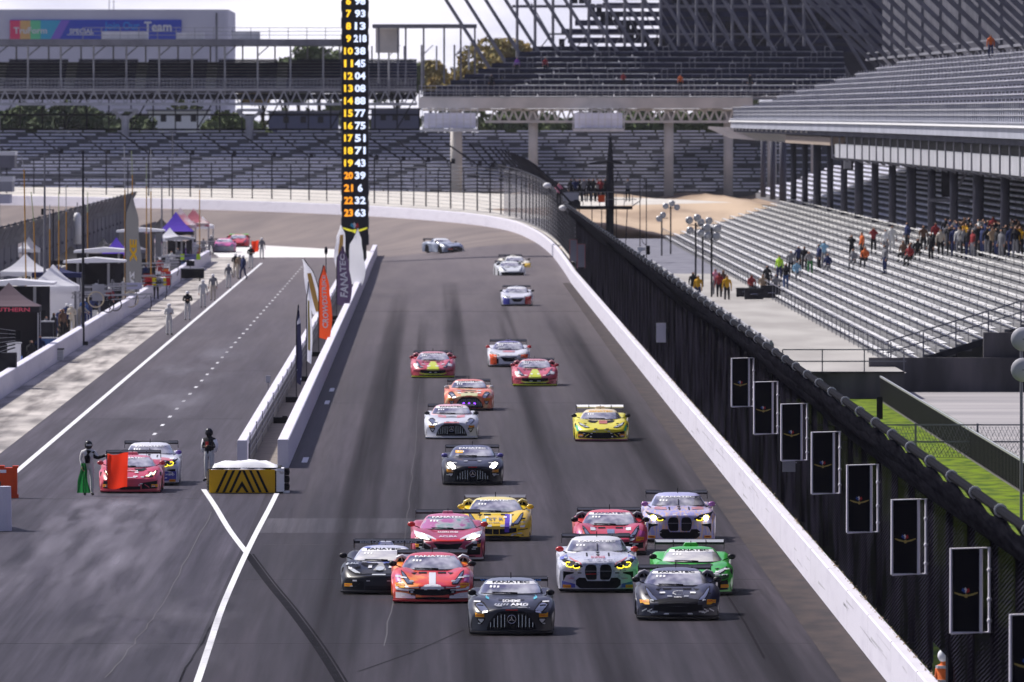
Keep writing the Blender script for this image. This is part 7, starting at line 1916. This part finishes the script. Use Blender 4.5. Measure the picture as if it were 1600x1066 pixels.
# pit equipment --------------------------------------------------------------
def pit_cart(px, d, lab, m=M_dark, h=1.5, w=1.4, X=None):
    x = PX(px,d) if X is None else X; e = empty('pit_cart', (x,d,0), label=lab, cat='cart')
    o = MB().bx(-w/2,w/2,-.5,.5,.2,h).build('cabinet', m); o.parent = e
    o = MB().bx(-w/2-.05,w/2+.05,-.55,.55,h,h+.06).build('worktop', M_lsteel); o.parent = e
    o = MB().bx(-.3,.3,.1,.15,h+.2,h+.6).bar((0,.15,h),(0,.15,h+.3),.05).build('monitor', M_black); o.parent = e
    for sx in (-1,1):
        o = MB().lathe([(.02,-.05),(.13,-.05),(.13,.05),(.02,.05)], (sx*w*.35,-.45,.13), 'x', 10).build('wheel', M_rubber); o.parent = e
pit_cart(22, 530, 'pale grey equipment cabinet under the plum-black canopy', M_plainwhite, 1.5, .6)
pit_cart(62, 585, 'dark cart by the wall next to the plum-black canopy')
pit_cart(150, 690, 'dark cart in front of the black booth with slanting roof', M_dark, 1.2)
pit_cart(185, 735, 'silver cart under the second black booth', M_silver, 1.3)
pit_cart(222, 800, 'dark cart between grey feather flag and the tall booth', M_dark, 1.4)
pit_cart(250, 840, 'white cart below the tall pale-roofed booth', M_plainwhite, 1.1)
pit_cart(268, 880, 'black cart left of the lime sign', M_black, 1.2)
pit_cart(300, 940, 'silver cart under the large purple canopy', M_silver, 1.3)
pit_cart(290, 830, 'long black cart across the wall below the lime sign', M_black, .9, 2.0, -18.0)
for k, (px, d, n_) in enumerate(((100,615,4),(212,770,4),(236,815,3),(276,905,4),(310,960,3),(52,560,3))):
    x = PX(px,d); lab = ['beside the plain white canopy','near the grey feather flag','left of the tall booth','before the purple canopy','at the far end of the tents','by the plum-black canopy'][k]
    for q in range(n_):
        o = MB().lathe([(.16,-.13),(.32,-.13),(.34,0),(.32,.13),(.16,.13)], (0,0,0), 'z', 14).build('tyre', M_rubber, smooth=True); o.location = (x, d, .15+.27*q)
        tag(o, '%s tyre of the stack %s' % (('lowest','second','third','topmost')[q] if n_ == 4 or q < 2 else 'topmost', lab), 'tyre', 'spare tyres stacked behind the stall wall')
booms = [(112,175,458,640,'grey pit boom with white plate nearest the plain white canopy'),(120,215,449,655,'long grey pit boom above the nearest one'),(150,238,462,650,'low grey pit boom reaching over the hose rings'),(170,262,444,690,'grey pit boom carrying the yellow number sign'),(200,268,432,735,'grey pit boom carrying the red number sign'),(215,280,412,790,'far grey pit boom below the lime sign'),(240,300,402,840,'far grey pit boom beside the lime sign'),(250,330,388,905,'farthest grey pit boom before the rose canopies'),(262,335,379,950,'thin grey boom at the end of the tents')]
for k, (a, b, py_, d, lab) in enumerate(booms):
    x0, x1, z = PX(a,d), PX(b,d), SZ(py_,d); e = empty('pit_boom', (x0,d,0), label=lab, cat='boom', group='booms reaching over the stall wall')
    P_(MB().bar((x0,d,z),(x1,d,z+.1),.10).bar((x0,d,z-.28),(x1,d,z-.1),.05).build('arm', M_lsteel), e)
    mb = MB()
    for q in range(7): t = q/6; mb.bar((lerp(x0,x1,t),d,z-.28+.1*t),(lerp(x0,x1,min(1,t+.08)),d,z+.05),.035)
    P_(mb.build('lattice', M_gsteel), e)
    P_(MB().tube([(x0+.2,d,0),(x0+.2,d,z+.3)],.06,6).build('post', M_gsteel), e)
    P_(MB().tube([(x1-.1,d,z),(x1-.05,d,z-.5),(x1-.15,d,max(.95,z-1.0))],.03,5).build('hose', M_dark), e)
for k, (px, py_, r_, m, lab) in enumerate(((150,468,.42,'y','pale yellow hose ring on the wall left of the tyre sets'),(168,478,.36,'b','dark hose ring hanging on the stall wall'),(180,476,.36,'b','second dark hose ring hanging on the stall wall'),(204,468,.46,'y','large pale hose ring at the right on the stall wall'))):
    X = -18.55; d = X*F/(px-HX); z = SZ(py_,d); n = 20
    MB().tube([(X+r_*math.cos(2*math.pi*i/n), d, z+r_*math.sin(2*math.pi*i/n)) for i in range(n+1)], .035, 6).build('hose_ring', mat('hose_cream',(.50,.42,.30),.7) if m == 'y' else M_dark, label=lab, cat='hose', group='coiled hoses on the stall wall')
def signb(px0,px1,py0,py1,d,m,lab,txt=None,tm=None,extra=None):
    x0,x1 = PX(px0,d),PX(px1,d); z0,z1 = SZ(py1,d),SZ(py0,d); e = empty('pit_sign', ((x0+x1)/2,d,z1), label=lab, cat='sign')
    P_(MB().bx(x0,x1,d-.03,d+.03,z0,z1).build('board', m), e)
    if extra:
        for (a,b,mm_) in extra: P_(MB().bx(lerp(x0,x1,a),lerp(x0,x1,b),d-.05,d-.032,z0,z1).build('colour_block', mm_), e)
    if txt:
        mb = MB(); put_text(mb, txt, (z1-z0)*.62, lambda u,v: (lerp(x0,x1,.52)+u,d-.06,(z0+z1)/2+v)); P_(mb.build('number', tm), e)
    P_(MB().bar(((x0+x1)/2,d+.05,z1),((x0+x1)/2,d+.05,z1+.25),.04).build('hanger', M_gsteel), e)
signb(227,266,434,446,690,mat('sign_yellow',(.75,.62,.02),.5),'yellow and red number sign hanging over the stall wall','20',M_black,[(0,.28,mat('sign_red',(.45,.02,.03),.5)),(.45,.72,M_lsteel),(.84,1,M_red)])
signb(243,267,424,433,735,M_red,'red and white number sign above the yellow one','23',M_plainwhite,[(0,.35,M_plainwhite)])
signb(282,313,397,406,840,mat('sign_lime',(.50,.78,.03),.5),'lime green sign hanging over the far stall wall',None,None,[(.2,.8,mat('sign_slate',(.15,.16,.35),.5))])
signb(198,222,442,452,655,mat('sign_lilac',(.50,.50,.68),.5),'pale lilac plate hanging from the long grey boom')
signb(144,163,424+20,470,640,M_lsteel,'grey screen panel under the nearest pit boom')
# drums and small things near the wall
for k,(px,py_,c) in enumerate(((28,568,'blue_drum'),(4,575,'blue_drum'),(72,525,'blue_drum'))):
    d = 535 if k < 2 else 600; x = PX(px,d); z = SZ(py_,d); e = empty('hose_drum', (x,d,0), label=('blue hose drum by the wall at the left edge','second blue hose drum cut by the left edge','blue hose drum beside the dark cart')[k], cat='drum')
    P_(MB().lathe([(.08,-.2),(.36,-.2),(.36,-.16),(.2,-.14),(.2,.14),(.36,.16),(.36,.2),(.08,.2)], (x,d,z if z > .4 else .4), 'x', 20).build('reel', mat('drum_blue',(.03,.10,.40),.5), smooth=False), e)
    P_(MB().bar((x,d,0),(x,d,.4),.3,.06).build('stand', M_dark), e)
# crew
crew = [(92,528,620,'lean','navy','navy','crew member in navy leaning over the wall nearest the white canopy','h'),(105,520,630,'stand_helmet','navy','navy','crew member in navy with white helmet by the white canopy','h'),(112,515,628,'folded_helmet','cream','cream','crew member in cream overalls seated on the wall','h'),
 (122,505,640,'lean','cream','cream','crew member in cream bending over the wall','h'),(131,500,648,'stand_helmet','blue','navy','tall crew member in blue with a white helmet','h'),(98,530,612,'stand','brown','black','crew member in brown among the navy ones',None),
 (48,560,548,'sit','black','black','person in black with yellow badge seated under the plum-black canopy',None),(62,556,560,'sit','navy','black','seated person in navy beside the wall under the plum-black canopy',None),
 (172,470,690,'stand_helmet','red','black','crew member in red bending behind the hose rings','h'),(186,468,700,'stand','black','black','crew member in black behind the hose rings',None),
 (215,445,750,'stand','white','white','crew member in white beside the grey feather flag',None),(262,412,850,'stand_helmet','white','grey','crew member in white by the tall booth','h'),(278,402,890,'stand','grey','black','crew member in grey by the purple canopy',None),
 (288,398,905,'stand_helmet','purple','black','crew member in purple by the large purple canopy','h'),(318,392,960,'stand','grey','grey','crew member in grey at the end of the tents',None),(330,392,985,'stride','grey','grey','crew member in grey stepping over the far wall','h'),
 (44,420,800,'stand','red','black','person in dark red in the gap of the inner fence',None),(300,390,960,'stand','orange','black','crew member in orange under the rose canopies',None)]
for px, py_, d, pose, t_, l_, lab, hh in crew:
    person(pose, PX(px,d), d, 0, random.uniform(-.4,1.2), t_, l_, lab, 'team crew behind the stall wall', hair=M_helm if hh else None)
bits = [(88,560,'white','white tool chest by the wall before the navy crew'),(76,575,'blue','blue tool chest beside the plum-black canopy'),(120,650,'grey','grey cooler behind the tall crew member in blue'),(140,668,'white','white fuel rig behind the hose rings'),(160,700,'red','red tool chest behind the dark hose rings'),
 (178,722,'blue','blue crate under the second black booth'),(196,742,'white','white cooler under the second black booth'),(210,770,'black','black crate at the foot of the yellow feather flag'),(232,790,'red','red crate beyond the yellow feather flag'),(242,812,'white','white crate left of the tall booth'),
 (256,834,'orange','orange crate below the tall booth'),(270,866,'grey','grey chest before the low dark booth'),(284,892,'blue','blue chest at the low dark booth'),(296,915,'white','white crate below the large purple canopy'),(306,935,'red','red crate below the rose canopies'),(318,948,'grey','grey crate at the end of the stall wall'),
 (204,760,'tan','tan crate beside the black one at the feather flag'),(150,712,'black','black chest under the nearer black booth'),(238,850,'navy','navy chest under the tall booth'),(40,575,'black','black chest deep under the plum-black canopy')]
for k, (px,d,c,lab) in enumerate(bits):
    x = PX(px,d); h_ = .6+.25*(k%3); e = empty('tool_chest', (x,d,0), label=lab, cat='chest'); w_ = .35+.08*(k%2)
    o = MB().bx(-w_,w_,-.4,.4,.08,h_).build('body', cm_(c, CL[c])); o.parent = e
    o = MB().bx(-w_-.03,w_+.03,-.43,.43,h_+.004,h_+.06).build('lid', M_lsteel if k % 2 else M_black); o.parent = e
    for q in range(2): o = MB().bx(-w_*.8,w_*.8,-.425,-.405,.2+.25*q,.22+.25*q).build('drawer_handle', M_chrome); o.parent = e
more = [(150,705,'stand_helmet','black','black','crew member in black helmetted behind the nearer booth opening'),(164,712,'stand','white','black','crew member in white shirt by the nearer booth'),(228,790,'stand','navy','navy','crew member in navy beyond the yellow feather flag'),(240,815,'folded','black','black','crew member in black with folded arms left of the tall booth'),
 (250,830,'stand_helmet','red','red','crew member in red overalls by the tall booth'),(268,870,'stand','white','black','crew member in white by the low dark booth'),(295,920,'folded','navy','navy','crew member in navy before the purple canopy'),(305,930,'stand_helmet','white','white','marshal-like crew member in white before the rose canopies'),(140,660,'lean','navy','navy','crew member in navy bending at the pale hose ring'),(84,600,'stand','black','black','crew member in black left of the navy group'),(72,590,'stand','grey','black','crew member in grey by the dark cart')]
for px, d, pose, t_, l_, lab in more: person(pose, PX(px,d), d, 0, random.uniform(-.4,1.2), t_, l_, lab, 'team crew behind the stall wall', hair=M_helm if 'helm' in pose else None)
# far cars at the pit exit
car('rosso', 372, 374, 'red and white car with green wing parked beyond the pit exit', P('far_red',(.55,.04,.05)), wingm=P('far_green',(.10,.50,.05)), detail=0, sticker=False, xy=(PX(372,1040),1040))
car('amg', 352, 383, 'pink-roofed grey car at the end of the pit stalls', P('far_pink',(.55,.05,.25)), detail=0, sticker=False, xy=(PX(350,1000),1000), feats=[(P('far_grey',(.30,.30,.34)),[(0,.6),(.95,.55)],[(0,.13),(.95,.13)],'nose_panel',.02)])
# haze
hz = MB().bx(-720,720,-30,1900,-1.2,60).build('haze', None or M_black, kind='stuff')
mh = bpy.data.materials.new('air'); mh.use_nodes = True; t = mh.node_tree; t.nodes.clear()
o_ = t.nodes.new('ShaderNodeOutputMaterial'); v_ = t.nodes.new('ShaderNodeVolumePrincipled'); v_.inputs['Density'].default_value = .000022; v_.inputs['Color'].default_value = (.9,.9,1,1)
t.links.new(v_.outputs[0], o_.inputs['Volume']); hz.data.materials.clear(); hz.data.materials.append(mh)
